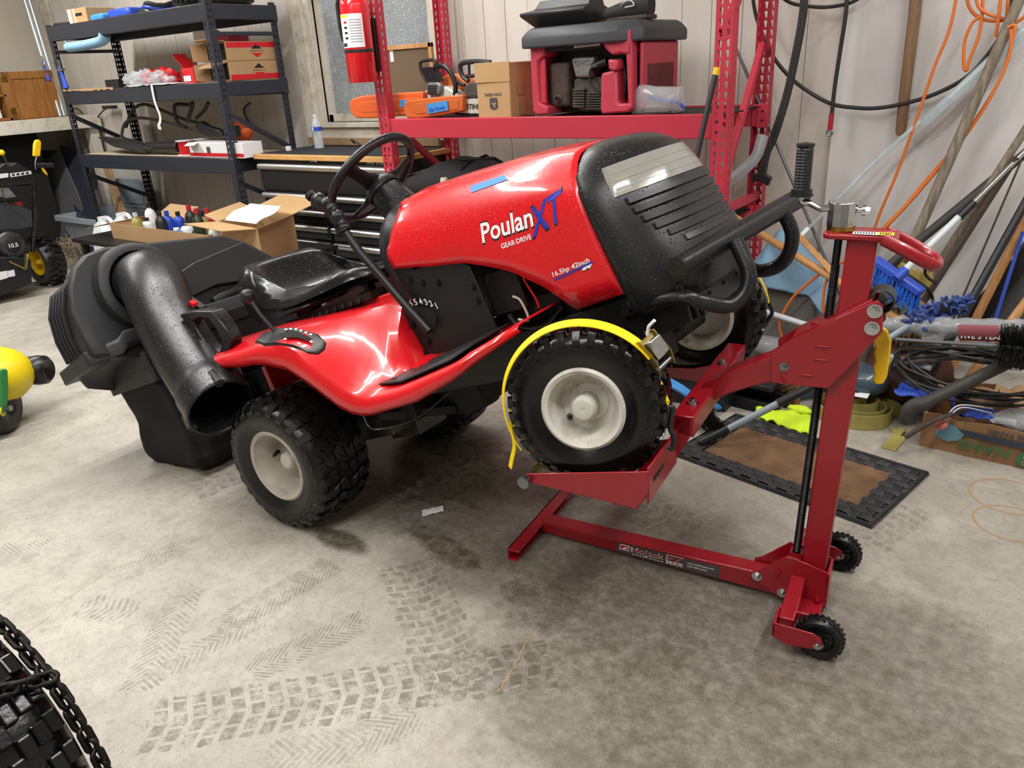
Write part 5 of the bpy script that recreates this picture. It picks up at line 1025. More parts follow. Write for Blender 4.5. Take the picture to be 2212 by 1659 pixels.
gp([(1174, 78), (1300, 62), (1298, 104), (1178, 113)], GY + .004, .03, 'fascia', 'bottle_black', bev=.003)
pz = gp([(1191, 90), (1222, 86), (1222, 99), (1191, 102)], GY + .0015, .003, 'warning_label', 'label_white', bev=0); p2 = gp([(1239, 70), (1296, 63), (1296, 98), (1240, 104)], GY + .0015, .003, 'warning_label', 'label_white', bev=0)
b = MB()
for i in range(5): trace(b, [(1245, 77 + i*5.5), (1290, 71 + i*5.5), (1290, 73 + i*5.5), (1245, 79 + i*5.5)], GY + .0008, .001)
b.build('label_lines', 'grey_print', p2, sm=0)
gp([(1300, 64), (1362, 60), (1362, 120), (1340, 116), (1322, 120), (1312, 112), (1300, 98)], GY - .02, .1, 'side_panel', 'gen_red', bev=.012)
gp([(1298, 158), (1312, 155), (1332, 150), (1334, 222), (1340, 224), (1365, 222), (1366, 235), (1355, 243), (1298, 247), (1296, 232)], GY - .02, .12, 'side_panel', 'gen_red', bev=.01)
gp([(1312, 128), (1334, 130), (1334, 150), (1326, 154), (1314, 150)], GY - .04, .06, 'panel_latch', 'gen_red', bev=.008); gp([(1362, 64), (1366, 118), (1367, 235), (1357, 243), (1352, 120)], GY - .015, .05, 'side_panel', 'gen_red', bev=.006)
b = MB(); b.bb((gx1 - .025, GY + .03, DK + .02), (gx1 - .005, 3.62, 1.462)); ep = b.build('end_panel', 'gen_red', g0, bev=.012); b = MB()
for i in range(16): y = GY + .08 + i*.017; b.bb((gx1 - .006, y, 1.2), (gx1 - .003, y + .008, 1.37))
b.build('louvre', 'rusty', ep)
gp([(1184, 137), (1226, 134), (1230, 230), (1186, 231)], GY + .05, .12, 'muffler', 'rusty', bev=.015); p = aty(1207, 213, GY + .05); b = MB(); b.lathe([(.016, 0), (.02, .004), (.012, .008), (.012, .02), (.009, .02), (.009, -.01)], frame(p, (1, 0, 0), z=(0, -1, 0)), 16); b.build('exhaust', 'rusty', g0)
rc = gp([(1233, 128), (1240, 124), (1284, 122), (1280, 142), (1276, 168), (1242, 168)], GY + .04, .1, 'rocker_cover', 'cast_alu', bev=.01); b = MB(); p0, p1 = aty(1238, 136, GY + .037), aty(1272, 133, GY + .037); b.text('OHC', (p0 + p1)/2, p1 - p0, (0, 0, 1), width=.075, lift=.002); b.build('embossed_lettering', 'cast_alu', rc, sm=0)
eb = gp([(1240, 170), (1300, 165), (1302, 240), (1262, 240), (1236, 232)], GY + .07, .2, 'engine_block', 'engine_grey', bev=.008); b = MB()
for i in range(7): trace(b, [(1236, 192 + i*6), (1262, 192 + i*6), (1262, 195 + i*6), (1236, 195 + i*6)], GY + .05, .1); trace(b, [(1266, 200 + i*5.5), (1298, 200 + i*5.5), (1298, 202.5 + i*5.5), (1266, 202.5 + i*5.5)], GY + .05, .1)
b.build('cooling_fin', 'engine_grey', eb, sm=0)
b = MB(); b.tube(path(fy([(1292, 142), (1276, 150), (1276, 180), (1295, 205)], GY + .03), 6), .006, 8); b.tube(fy([(1280, 145), (1312, 132)], GY + .05), .018, 10); b.tube(path(fy([(1342, 125), (1350, 170), (1345, 215)], GY + .06), 5), .02, 8); b.build('hose', 'bottle_black', g0)
# things on top of the generator
b = MB(); T0 = aty(1215, 40, 3.32); b.loft([[T0 + Vector((x, y, z)) for x, y in ((-.17 + k, -.1 + k), (.17, -.1 + k), (.17, .14 - k), (-.17 + k, .14 - k))] for z, k in ((.0, .05), (.05, .0), (.062, .0), (.075, .05), (.11, .07))]); o = b.build('plastic_shroud', 'bottle_black', label='black plastic engine shroud lying on the generator', cat='shroud', bev=.004, org=(T0.x, T0.y, 1.549))
o.location.z += 1.549 - (T0.z); 
sh = thing('old_shoe', 'worn dark shoe with pale laces on top of the generator', 'shoe', (-1.73, 3.38, 1.549)); b = MB()
b.loft([[Vector((-1.86 + t*.24, 3.36 + .045*math.cos(a)*(1 - .25*abs(t - .45)), 1.551 + max(0, .5 + .5*math.sin(a))*(.05 + .06*t))) for a in [2*PI*i/14 for i in range(14)]] for t in [i/10 for i in range(11)]]); b.build('upper', 'bag_fabric', sh, sm=60); b = MB(); b.prism([(-1.865, 3.33, 1.549), (-1.62, 3.31, 1.549), (-1.61, 3.40, 1.549), (-1.86, 3.40, 1.549)], (0, 0, .018)); b.build('sole', 'rusty', sh, bev=.006)
b = MB(); b.tube(path([(-1.76, 3.335, 1.60), (-1.73, 3.31, 1.62), (-1.70, 3.32, 1.625), (-1.68, 3.31, 1.605), (-1.72, 3.305, 1.60)], 6), .003, 6); b.build('laces', 'hub_white', sh)
# zip bag with parts
zb_ = thing('zip_bag', 'clear zip bag of small parts beside the generator on the rack', 'bag', aty(1425, 246, 3.27)); zp = [aty(u, v, 3.27) for u, v in ((1367, 246), (1372, 200), (1385, 180), (1420, 186), (1480, 187), (1481, 238), (1465, 243), (1410, 246))]
b = MB(); n = len(zp); cc = sum(zp, Vector())/n; b.loft([[p + Vector((0, -.01, 0)) for p in zp], [lerp(p, cc, .12) + Vector((0, -.045, 0)) for p in zp], [lerp(p, cc, .6) + Vector((0, -.055, 0)) for p in zp]]); b.loft([[p + Vector((0, -.01, 0)) for p in zp], [lerp(p, cc, .2) + Vector((0, .05, 0)) for p in zp]]); b.build('film', 'clear_bag', zb_, sm=70)
b = MB(); b.tube(path(fy([(1400, 207), (1430, 217), (1462, 221), (1480, 233)], 3.245), 5), .007, 6); b.build('zip_strip', 'blue_plastic', zb_); b = MB(); trace(b, [(1392, 232), (1396, 228), (1446, 229), (1446, 242), (1392, 244)], 3.22, .03); b.build('lamp_part', 'cast_alu', zb_, bev=.003)
# black duffel on the lower deck, white-capped bottle beside it
df = thing('duffel_bag', 'black soft duffel bag on the lower rack level', 'bag', (-2.85, 3.4, .705))
def duf(u, v):
    t = u; a = 2*PI*v; c = Vector((lerp(-3.14, -2.5, t), lerp(3.30, 3.50, t), .705)); hgt = .13 + .12*math.sin(min(1, t*1.25)*PI*.5) - .1*max(0, t - .8)*3; dp = .16; e = math.sin(PI*min(1, max(0, t)))**.35 if 0 < t < 1 else .02
    y = math.cos(a)*dp*e; z = hgt*(.5 + .5*math.sin(a))*e**.5; k = .03*noise.noise(Vector((t*6, math.cos(a)*3, math.sin(a)*3)))
    return c + Vector((y*.3, y, max(.001, z + k*.8)))
b = MB(); b.grid(duf, 24, 20, cv=True); b.build('fabric_shell', 'bag_fabric', df, sm=70); b = MB(); pts = [duf(t/20, .22 + .1*math.sin(t*.6)) + Vector((0, -.004, .006)) for t in range(2, 18)]; b.tube(pts, .006, 6); pts = [duf(.72, .02 + i*.03) + Vector((0, -.003, .004)) for i in range(14)]; b.tube(pts, .006, 6); b.build('zipper', 'bottle_black', df)
p = aty(960, 398, 3.2); wc = thing('capped_bottle', 'dark bottle with cream white cap beside the black duffel', 'bottle', (p.x, p.y, .705)); b = MB(); b.lathe([(.001, .705), (.03, .705), (.032, .72), (.03, p.z - .03), (.014, p.z - .005), (.014, p.z)], Matrix.Translation((p.x, p.y, 0)), 18); b.build('bottle_body', 'bottle_black', wc, sm=50); b = MB(); b.lathe([(.02, p.z - .002), (.021, p.z + .02), (.018, p.z + .034), (.001, p.z + .036)], Matrix.Translation((p.x, p.y, 0)), 18); b.build('cap', 'hub_white', wc, sm=50)
# ============================================================ LEFT SIDE: black shelving, bench, snow blower and so on
SX0, SX1, SYF, SYB, SPW = -6.50, -4.50, 3.18, 3.72, .05
bs = thing('storage_shelf', 'black steel storage shelf with three loaded levels beside the tool chest', 'shelf', ((SX0 + SX1)/2, 3.45, 0))
for (x0, y0, sx, sy) in ((SX0, SYF, 1, 1), (SX1, SYF, -1, 1), (SX0 - .02, SYB, 1, -1), (SX1 - .02, SYB, -1, -1)):
    b = MB(); perf(b, (x0, y0, 0), (sx, 0, 0), SPW, 49, [.03], tw=.012, bw=.012, hh=.018); perf(b, (x0, y0, 0), (0, sy, 0), SPW, 49, [.015, .035], tw=.009, bw=.009, hh=.016); b.build('post', 'black_shelf', bs, sm=0, solid=.003)
LVZ = (1.852, 1.404, .935)
for z in LVZ:
    for y in (SYF - .003, SYB - .035):
        b = MB(); b.bb((SX0 + .005, y, z - .1), (SX1 - .005, y + .038, z)); b.build('beam', 'black_shelf', bs, bev=.004)
    for x in (SX0 + .004, SX1 - .042): b = MB(); b.bb((x, SYF + .03, z - .09), (x + .038, SYB - .03, z - .004)); b.build('end_beam', 'black_shelf', bs, bev=.003)
    b = MB(); b.bb((SX0 + .03, SYF + .03, z - .018), (SX1 - .03, SYB - .03, z - .001)); b.build('deck_panel', 'deck_board', bs, sm=0)
b = MB(); pts = [(lerp(SX0 + .03, -5.75, i/22), SYF - .006, 1.404) for i in range(23)]; b.add([V(p) + Vector((0, 0, random.uniform(.004, .014))) for p in pts] + [V(p) + Vector((0, 0, -random.uniform(.0, .012))) for p in pts], [(i, i + 1, 24 + i, 23 + i) for i in range(22)]); b.build('frayed_edge', 'card', bs, sm=0, solid=.002)
for x in (SX0 + .025, SX1 - .025):
    for (z0, z1, w_) in ((1.68, 1.68, .024), (1.22, .94, .03), (.78, .52, .03)): b = MB(); b.bar((x, SYF + .02, z0), (x, SYB - .02, z1), w_, w_); b.build('brace', 'black_shelf', bs, bev=.003)
def cbox(name, lab, c, d, m='card', rz=0, cat='box', group=None, parent=None, bev=.003):
    b = MB(); b.box((0, 0, d[2]/2), d, Matrix.Translation(V(c)) @ Matrix.Rotation(R(rz), 4, 'Z')); return b.build(name, m, parent, label=lab, cat=cat, group=group, bev=bev)
def B(u, v, y, z): p = aty(u, v, y); return Vector((p.x, y, z))
# level 2 (middle): engine cartons, parts, red bits in bags
z2 = 1.404
def ecarton(x, y, z, rz, lab, opened):
    r = thing('engine_carton', lab, 'box', (x, y, z)); T = Matrix.Translation((x, y, z)) @ Matrix.Rotation(R(rz), 4, 'Z'); w_, d_, h_ = .20, .44, .115
    b = MB(); b.box((0, 0, h_/2), (w_, d_, h_), T); cb = b.build('carton_body', 'card', r, bev=.003)
    b = MB(); b.box((w_/2 + .0006, 0, h_ - .02 if not opened else .02), (.001, d_*.98, .032), T); b.build('red_band', 'decal_red', cb, sm=0)
    b = MB(); c = T @ Vector((w_/2 + .0012, .02, h_*.5)); xd = T.to_3x3() @ Vector((0, 1, 0)); b.prism([c + xd*a + Vector((0, 0, e)) for a, e in ((-.07, -.012), (-.06, .012), (.06, .012), (.07, -.012))], T.to_3x3() @ Vector((.0006, 0, 0))); b.build('badge_plate', 'card_box2', cb, sm=0)
    b = MB(); b.prism([c + xd*a + Vector((0, 0, e)) for a, e in ((-.045, .012), (0, .042), (.045, .012))], T.to_3x3() @ Vector((.0006, 0, 0))); b.build('badge_top', 'decal_black', cb, sm=0); b = MB(); b.prism([c + xd*a + Vector((0, 0, e)) for a, e in ((-.045, -.012), (0, -.04), (.045, -.012))], T.to_3x3() @ Vector((.0006, 0, 0))); b.build('badge_bottom', 'decal_red', cb, sm=0)
    b = MB(); b.text('BRIGGS&STRATTON', c + T.to_3x3() @ Vector((.001, 0, 0)), xd, (0, 0, 1), width=.11, lift=.0004); b.build('badge_lettering', 'decal_black', cb, sm=0)
    b = MB(); b.prism([T @ Vector((-w_/2, -d_/2, h_)), T @ Vector((w_/2, -d_/2, h_)), T @ Vector((w_/2 - .02, -d_/2 - .10, h_ - (.035 if opened else -.012))), T @ Vector((-w_/2 + .02, -d_/2 - .10, h_ - (.035 if opened else -.012)))], (0, 0, .004)); b.prism([T @ Vector((-w_/2, -d_/2, 0)), T @ Vector((-w_/2, -d_/2, h_)), T @ Vector((-w_/2 - .03, -d_/2 - .09, h_*.9)), T @ Vector((-w_/2 - .03, -d_/2 - .09, .01))], T.to_3x3() @ Vector((.004, 0, 0))); b.build('flap', 'card', r, sm=0)
    b = MB(); b.box((0, -d_/2 - .001, h_*.5), (w_*.86, .004, h_*.8), T); b.build('open_end', 'dark_void', r, sm=0)
ecarton(-4.63, 3.50, z2, 3, 'lower of two stacked engine cartons with red band along its bottom', True); ecarton(-4.64, 3.51, z2 + .117, 3, 'upper of two stacked engine cartons with red band along its top', False)
cbox('white_carton', 'plain white carton behind the two engine cartons', (-4.86, 3.58, z2), (.16, .14, .24), 'label_white'); cbox('maroon_carton', 'flat maroon carton on top of the plain white carton', (-4.86, 3.58, z2 + .241), (.2, .16, .06), 'rack_red')
cbox('grey_carton', 'pale grey carton standing open behind the red carton', (-5.12, 3.58, z2), (.14, .12, .2), 'paper', 12); cbox('tilted_carton', 'small white carton tilted on the pale grey carton', (-5.08, 3.56, z2 + .201), (.15, .1, .13), 'label_white', 25); cbox('brown_carton', 'open brown carton behind red plastic parts', (-5.33, 3.6, z2), (.18, .12, .17), 'card_dark', 5)
rp = thing('red_carton', 'opened red carton with raised flap on the middle shelf', 'box', (-5.05, 3.40, z2)); b = MB(); b.bb((-5.13, 3.34, z2), (-4.99, 3.46, z2 + .1)); b.build('carton_body', 'fire_red', rp, bev=.002); b = MB(); b.prism([(-5.13, 3.36, z2 + .1), (-5.13, 3.46, z2 + .1), (-5.25, 3.47, z2 + .19), (-5.25, 3.37, z2 + .19)], (.003, 0, .003)); b.build('flap', 'fire_red', rp, sm=0); b = MB(); b.bb((-5.11, 3.336, z2 + .015), (-5.03, 3.339, z2 + .05)); b.build('printed_panel', 'label_white', rp, sm=0)
def lump(name, lab, c, r, sc, m, cat='bag', nz=.35, ns=3, group=None): b = MB(); b.ball(V(c) + Vector((0, 0, r*sc[2]*.82)), r, 22, 14, sc, nz, ns); [setattr(p, 'z', max(p.z, c[2] + .0005)) for p in b.v]; return b.build(name, m, label=lab, cat=cat, sm=70, group=group)
for i, (x, y, r, m, l) in enumerate(((-5.50, 3.34, .075, 'fire_red', 'red plastic part in the heap at the middle shelf'), (-5.36, 3.36, .08, 'fire_red', 'larger red plastic part beside the opened red carton'), (-5.24, 3.33, .07, 'decal_red', 'dark red plastic part in front of the opened red carton'))): lump('plastic_part', l, (x, y, z2), r, (1.1, .8, .75), m, 'part', .5, 4)
for i, (x, y, r, l) in enumerate(((-5.66, 3.30, .09, 'crinkled clear bag at the left end of the heap'), (-5.46, 3.26, .10, 'crinkled clear bag over red plastic parts'), (-5.28, 3.27, .09, 'crinkled clear bag by the red carton'))): lump('clear_bag', l, (x, y, z2), r, (1.3, .6, .55), 'clear_bag', 'bag', .6, 5)
cbox('black_case', 'small black case on the middle shelf left end', (-5.93, 3.32, z2), (.16, .1, .06), 'bottle_black', 4, 'case')
def sheet(u, v): return Vector((lerp(-5.6, -5.0, u), lerp(3.17, 3.32, v), z2 + .004 + .014*abs(noise.noise(Vector((u*6, v*4, 2))))))
MB().grid(sheet, 14, 5).build('paper_sheet', 'paper', label='crumpled paper sheet under the red parts on the shelf', cat='paper', sm=0, solid=.001)
b = MB(); pts = path(fy([(327, 182), (331, 205), (336, 225), (345, 248), (346, 262), (342, 274), (348, 277)], 3.165), 4); ribbon(b, pts, (1, 0, 0), .022); b.build('paper_strip', 'label_white', label='torn white strip hanging from the middle shelf', cat='strip', sm=0)
# level 3: string trimmer, spools, carton
z3 = .935
st = thing('string_trimmer', 'string trimmer with bent shaft and orange engine lying on the lower shelf', 'trimmer', (-5.3, 3.45, z3))
b = MB(); b.tube(path(fy([(262, 300), (266, 275), (275, 262), (295, 255), (330, 258), (390, 272), (430, 283), (480, 290), (510, 288)], 3.42), 6), .011, 10); b.build('shaft', 'grey_steel', st); b = MB(); b.tube(path(fy([(272, 275), (285, 240), (305, 226), (330, 230), (390, 255), (430, 266)], 3.5), 6), .012, 8); b.build('second_shaft', 'engine_grey', st)
b = MB(); b.tube(path(fy([(402, 275), (384, 265), (377, 240), (380, 226), (410, 226), (416, 222), (412, 240), (404, 262)], 3.36), 6), .013, 8); b.tube(path(fy([(424, 255), (440, 240), (450, 222)], 3.36), 4), .012, 8); b.build('loop_handle', 'bottle_black', st)
b = MB(); trace(b, [(420, 272), (430, 262), (445, 272), (475, 282), (480, 294), (450, 295), (428, 288)], 3.36, .05); b.build('throttle_grip', 'bottle_black', st, bev=.008); eb = aty(520, 282, 3.5); b = MB(); b.ball(eb, .10, 18, 12, (1, .8, .75), .15, 4); ho = b.build('engine_cover', 'orange', st, sm=40); b = MB()
for i in range(6): b.bb(eb + Vector((-.02 + .02*i, -.085, -.03)), eb + Vector((-.01 + .02*i, -.07, .04)))
b.build('cover_vent', 'bottle_black', ho); b = MB(); b.ball(eb + Vector((-.06, -.04, -.07)), .055, 12, 8, (1.4, 1, .8), .3, 5); b.build('engine_body', 'bottle_black', st)
b = MB(); b.prism([aty(u, v, 3.24 + (.08 if v < 305 else 0)) for u, v in ((208, 297), (245, 318), (300, 330), (325, 322), (300, 312), (262, 300))], (0, .05, .006)); b.build('cutting_guard', 'bottle_black', st, bev=.01); b = MB(); b.cyl(aty(318, 319, 3.3), aty(388, 317, 3.3), .04, 18); b.build('motor_head', 'bottle_black', st, bev=.006)
for i, (u, l) in enumerate(((402, 'red spool of trimmer line standing beside the white carton'), (440, 'white-topped spool of trimmer line behind the white carton'))):
    p = aty(u, 325, 3.30 + .12*i); p.z = z3; r = thing('line_spool', l, 'spool', p); b = MB(); b.cyl(p, p + Vector((0, 0, .095)), .045, 20); b.build('wound_line', 'decal_red' if i == 0 else 'label_white', r); b = MB(); b.cyl(p, p + Vector((0, 0, .006)), .06, 20); b.cyl(p + Vector((0, 0, .095)), p + Vector((0, 0, .101)), .06, 20); b.build('flange', 'label_white', r)
wc = thing('striped_carton', 'white carton with red bottom stripe and open flap on the lower shelf', 'box', (-4.7, 3.24, z3)); xa, xb = aty(413, 340, 3.205).x, SX1 - .05
b = MB(); b.bb((xa, 3.205, z3), (xb + .13, 3.36, z3 + .095)); cb = b.build('carton_body', 'label_white', wc, bev=.002); b = MB(); b.bb((xa, 3.2035, z3 + .008), (xb + .13, 3.2045, z3 + .03)); b.build('red_band', 'decal_red', cb, sm=0); b = MB(); b.prism([(xa, 3.205, z3 + .095), (xa + .12, 3.205, z3 + .095), (xa + .14, 3.15, z3 + .082), (xa + .03, 3.15, z3 + .078)], (0, 0, .002)); b.build('flap', 'label_white', wc, sm=0); b = MB()
for i in range(7): b.bb((xa + .2 + i*.006, 3.2032, z3 + .03), (xa + .203 + i*.006, 3.204, z3 + .07))
b.build('bar_marks', 'decal_black', cb, sm=0)
# top level
z1 = 1.852
tt = thing('spare_tire', 'black lugged tire lying flat on top of the black shelf', 'tire', (-4.75, 3.45, z1)); T = Matrix.Translation((-4.78, 3.45, z1 + .075)); b = MB(); b.lathe([(.12, -.06), (.18, -.075), (.235, -.06), (.245, 0), (.235, .06), (.18, .075), (.12, .06)], T, 40); b.build('carcass', 'rubber', tt, sm=60); b = MB()
for i in range(34):
    for s in (-1, 1): b.box((.246, 0, s*.028), (.014, .026, .045), T @ Matrix.Rotation(2*PI*(i + .25*s)/34, 4, 'Z'))
b.build('tread', 'rubber', tt, sm=0)
cp = thing('rope_coil', 'coil of green and blue rope on top of the black shelf', 'rope', (-5.3, 3.35, z1))
for k, m in enumerate(('bottle_dark', 'bottle_blue', 'bag_fabric')):
    b = MB(); b.tube([Vector((-5.3 + .03*k, 3.36, z1 + .012 + .02*k)) + Vector((math.cos(a)*(.12 - .012*k), math.sin(a)*.1, .01*math.sin(a*3))) for a in [2*PI*i/30 for i in range(30)]], .012, 8, loop=True); b.build('rope_turn', m, cp)
cbox('folded_pad', 'blue folded pad on top of the black shelf, larger of two', (-5.62, 3.36, z1), (.26, .2, .06), 'blue_print', 4, 'pad', bev=.02); cbox('folded_pad', 'thin blue folded pad beside the kraft carton', (-5.87, 3.34, z1), (.2, .2, .045), 'tape_blue', -6, 'pad', bev=.015)
kc = thing('kraft_carton', 'kraft carton with hand hole and white strap on the black shelf', 'box', (-6.12, 3.36, z1)); b = MB(); b.bb((-6.25, 3.24, z1), (-5.99, 3.46, z1 + .1)); b.build('carton_body', 'card_box2', kc, bev=.003); b = MB(); b.bb((-6.14, 3.238, z1 + .05), (-6.05, 3.2395, z1 + .068)); b.build('hand_hole', 'dark_void', kc); b = MB(); b.bb((-6.24, 3.236, z1), (-6.2, 3.2395, z1 + .1)); b.bb((-6.10 - .06, 3.236, z1), (-6.145, 3.2395, z1 + .1)); b.build('strap', 'label_white', kc)
cbox('dark_rag', 'dark folded cloth at the end of the black shelf top', (-6.38, 3.28, z1), (.16, .12, .025), 'bag_fabric', 8, 'cloth', bev=.01)
b = MB(); b.tube(path([(-6.25, 3.19, 1.70), (-6.0, 3.20, 1.705), (-5.8, 3.205, 1.72), (-5.75, 3.21, 1.755)], 6), .042, 10, sc=(1, .8)); b.tube([(-6.25, 3.19, 1.70), (-6.28, 3.19, 1.755)], [.012, .008], 6); b.build('hanging_bag', 'rag_blue', label='pale blue plastic bag hanging under the top shelf', cat='bag', sm=60)
# ---- bench along the left wall, cabinet on it
bn = thing('workbench', 'wooden bench with whitewashed front board along the left wall', 'bench', (-7.7, 2.9, 0)); BZ = 1.2
b = MB(); b.bb((-8.09, 1.6, BZ - .03), (-7.36, 3.86, BZ)); b.build('bench_top', 'plywood', bn); b = MB(); b.bb((-7.36, 1.6, BZ - .11), (-7.325, 3.86, BZ - .0)); b.build('front_board', 'white_wood', bn, bev=.003)
for y in (1.65, 3.8): b = MB(); b.bb((-7.46, y - .04, 0), (-7.37, y + .04, BZ - .03)); b.build('leg', 'white_wood', bn)
MB().bb((-8.05, 1.7, .0), (-7.6, 3.4, 1.1)).build('underbench_block', 'dark_void', label='large dark block filling the space under the bench behind the snow blower', cat='box')  # plain solid block, fills the dark space below the bench top
cb = thing('wall_cabinet', 'oak cabinet with its panel door swung open, on the bench', 'cabinet', (-7.7, 2.9, BZ)); y0, y1, z0, z1_ = 2.35, 3.20, BZ + .002, 1.585; xf = -7.5
b = MB()
for (a, c) in (((y0, z0), (y0 + .02, z1_)), ((y1 - .02, z0), (y1, z1_)), ((y0, z0), (y1, z0 + .02)), ((y0, z1_ - .02), (y1, z1_)), ((y0, 1.39), (y1, 1.408))): b.bb((-7.78, a[0], a[1]), (xf, c[0], c[1]))
b.bb((-7.785, y0, z0), (-7.775, y1, z1_)); b.build('carcass', 'oak', cb, bev=.002)
T = frame((xf + .005, y1, z0), (.10, 1, 0), z=(1, -.1, 0)); b = MB(); w_, h_ = .40, .38
for (p, q) in (((0, 0), (.06, h_)), ((w_ - .06, 0), (w_, h_)), ((0, 0), (w_, .06)), ((0, h_ - .06), (w_, h_))): b.bb((p[0], p[1], 0), (q[0], q[1], .018), T)
b.bb((.05, .05, .004), (w_ - .05, h_ - .05, .010), T); dr_ = b.build('door', 'oak', cb, bev=.003)
for zz in (.05, .30): b = MB(); b.bb((-.01, zz, .018), (.035, zz + .05, .022), T); b.build('hinge', 'brass', dr_, bev=.003)
for k in range(4): cbox('small_box', 'small white labelled box stacked in the oak cabinet', (-7.58, 3.02 + .075*(k % 2), z0 + .021 + .045*(k // 2)), (.12, .07, .043), 'label_white', 0, group='white boxes in the cabinet', bev=.002)
# conduits and clamps
for i, (u0, u1, r) in enumerate(((47, 128, .016), (57, 137, .013))):
    q0, q1 = atx(u1, 242, -7.43), atx(u0, -20, -7.62); q0.z = BZ + .003; b = MB(); b.cyl(q0, q1, r, 12); b.build('conduit_pipe', 'tubing', label=('thick' if i == 0 else 'thin') + ' galvanized pipe standing on the bench beside the oak cabinet', cat='pipe')
for i, (u, v, l) in enumerate(((97, 148, 'blue bar clamp gripping the leaning pipes'), (134, 160, 'blue spring clamp hanging on the shelf post'))):
    p = aty(u, v, 3.17) if i else atx(u, v, -7.46); r = thing('hand_clamp', l, 'clamp', p + Vector((0, 0, -.06))); b = MB(); b.tube([p + Vector((-.02, 0, .05)), p + Vector((.0, 0, 0)), p + Vector((.01, 0, -.10))], [.008, .012, .022], 8); b.build('handle', 'blue_print', r); b = MB(); b.bar(p + Vector((-.05, 0, .03)), p + Vector((.04, 0, .03)), .02, .015); b.cyl(p + Vector((0, 0, .05)), p + Vector((0, 0, .1)), .006); b.build('jaw', 'chrome', r)
b = MB(); b.tube(path(fy([(150, 243), (165, 234), (178, 245), (190, 258), (205, 258), (222, 240), (235, 231)], 3.84), 6), .006, 8); b.bb(aty(233, 235, 3.85), aty(241, 228, 3.80)); b.build('electric_lead', 'cable_black', label='black cord plugged in behind the black shelf', cat='cord')
b = MB(); b.tube(path(fy([(540, 222), (527, 235), (535, 260), (565, 285), (590, 300), (612, 306), (617, 318)], 3.885), 6), .006, 8); b.build('extension_lead', 'cable_black', label='black cord running down the wall above the tool chest', cat='cord')
b = MB(); b.bb((-6.63, 3.835, .95), (-6.55, 3.865, 1.1)); b.build('outlet_box', 'label_white', label='white outlet box on the wall behind the shelf', cat='outlet', bev=.004)
# dark leaning boards by the wall
for i, (L, m, l) in enumerate((([(88, 325), (125, 325), (190, 475), (120, 480)], 'grey_panel', 'grey board leaning on the wall behind the snow blower'), ([(128, 315), (160, 318), (215, 455), (165, 470)], 'black_shelf', 'dark metal panel leaning behind the grey tote'), ([(222, 360), (236, 365), (262, 440), (248, 450)], 'plywood', 'brown plank leaning behind the grey tote lid'))):
    p = fy(L, 3.62 + .06*i); p[2] = aty(*L[2], 3.4); p[3] = aty(*L[3], 3.4); d = [(p[3] - p[0]).normalized(), (p[2] - p[1]).normalized()]; p[3] = p[3] + d[0]*(p[3].z/max(.05, -d[0].z)); p[2] = p[2] + d[1]*(p[2].z/max(.05, -d[1].z)); MB().prism(p, (0, .018, 0)).build('leaning_board', m, label=l, cat='board')
# ---- grey tote with lid, jugs
p0 = Vector((-6.95, 3.50, 0)); tt = thing('storage_tote', 'grey plastic tote with its lid standing up behind the shelf post', 'tote', p0)
def rr(cx, cy, z, w_, d_, k=.06): return [Vector((cx + sx*(w_/2 - k) + k*math.cos(a), cy + sy*(d_/2 - k) + k*math.sin(a), z)) for sx, sy, a0 in ((1, 1, 0), (-1, 1, PI/2), (-1, -1, PI), (1, -1, 1.5*PI)) for a in [a0 + j*PI/8 for j in range(5)]]
b = MB(); cx, cy = p0.x, p0.y; b.loft([rr(cx, cy, 0, .56, .38), rr(cx, cy, .35, .70, .50), rr(cx, cy, .355, .77, .57), rr(cx, cy, .395, .77, .57), rr(cx, cy, .395, .70, .50), rr(cx, cy, .02, .54, .36)]); b.build('tub', 'tote_grey', tt, sm=40)
b = MB(); lid = [Vector((cx + x, 3.74 + (z - .37)*.10, z)) for x, z in ((-.33, .40), (-.35, .54), (-.30, .62), (-.16, .65), (.16, .65), (.30, .62), (.35, .54), (.33, .40))]; b.prism(lid, (0, .02, 0)); b.prism([lerp(p, Vector((cx, 3.75, .52)), .3) + Vector((0, -.008, 0)) for p in lid], (0, .008, 0)); b.build('lid', 'tote_grey', tt, bev=.008)
def jug(u, v, y, h, w_, lab, m='jug_white'):
    p = aty(u, v, y); r = thing('jug', lab, 'jug', (p.x, y, 0)); zt = p.z; b = MB(); z0 = max(0, zt - h)
    b.loft([rr(p.x, y, z0, w_, w_*.7, .03), rr(p.x, y, zt - h*.35, w_, w_*.7, .03), rr(p.x, y, zt - h*.12, w_*.6, w_*.5, .03), rr(p.x, y, zt - .03, w_*.3, w_*.3, .02), rr(p.x, y, zt, w_*.3, w_*.3, .02)]); b.build('jug_body', m, r, sm=50)
    b = MB(); b.tube(path([Vector((p.x + w_*.1, y, zt - h*.06)), Vector((p.x + w_*.35, y, zt - h*.02)), Vector((p.x + w_*.52, y, zt - h*.12)), Vector((p.x + w_*.5, y, zt - h*.32))], 5), .016, 8); b.build('jug_handle', m, r); return z0
jug(222, 468, 3.05, .5, .24, 'white plastic jug standing closest to the shelf post'); jug(262, 460, 3.1, .52, .24, 'white plastic jug with an arched handle beside the open carton')
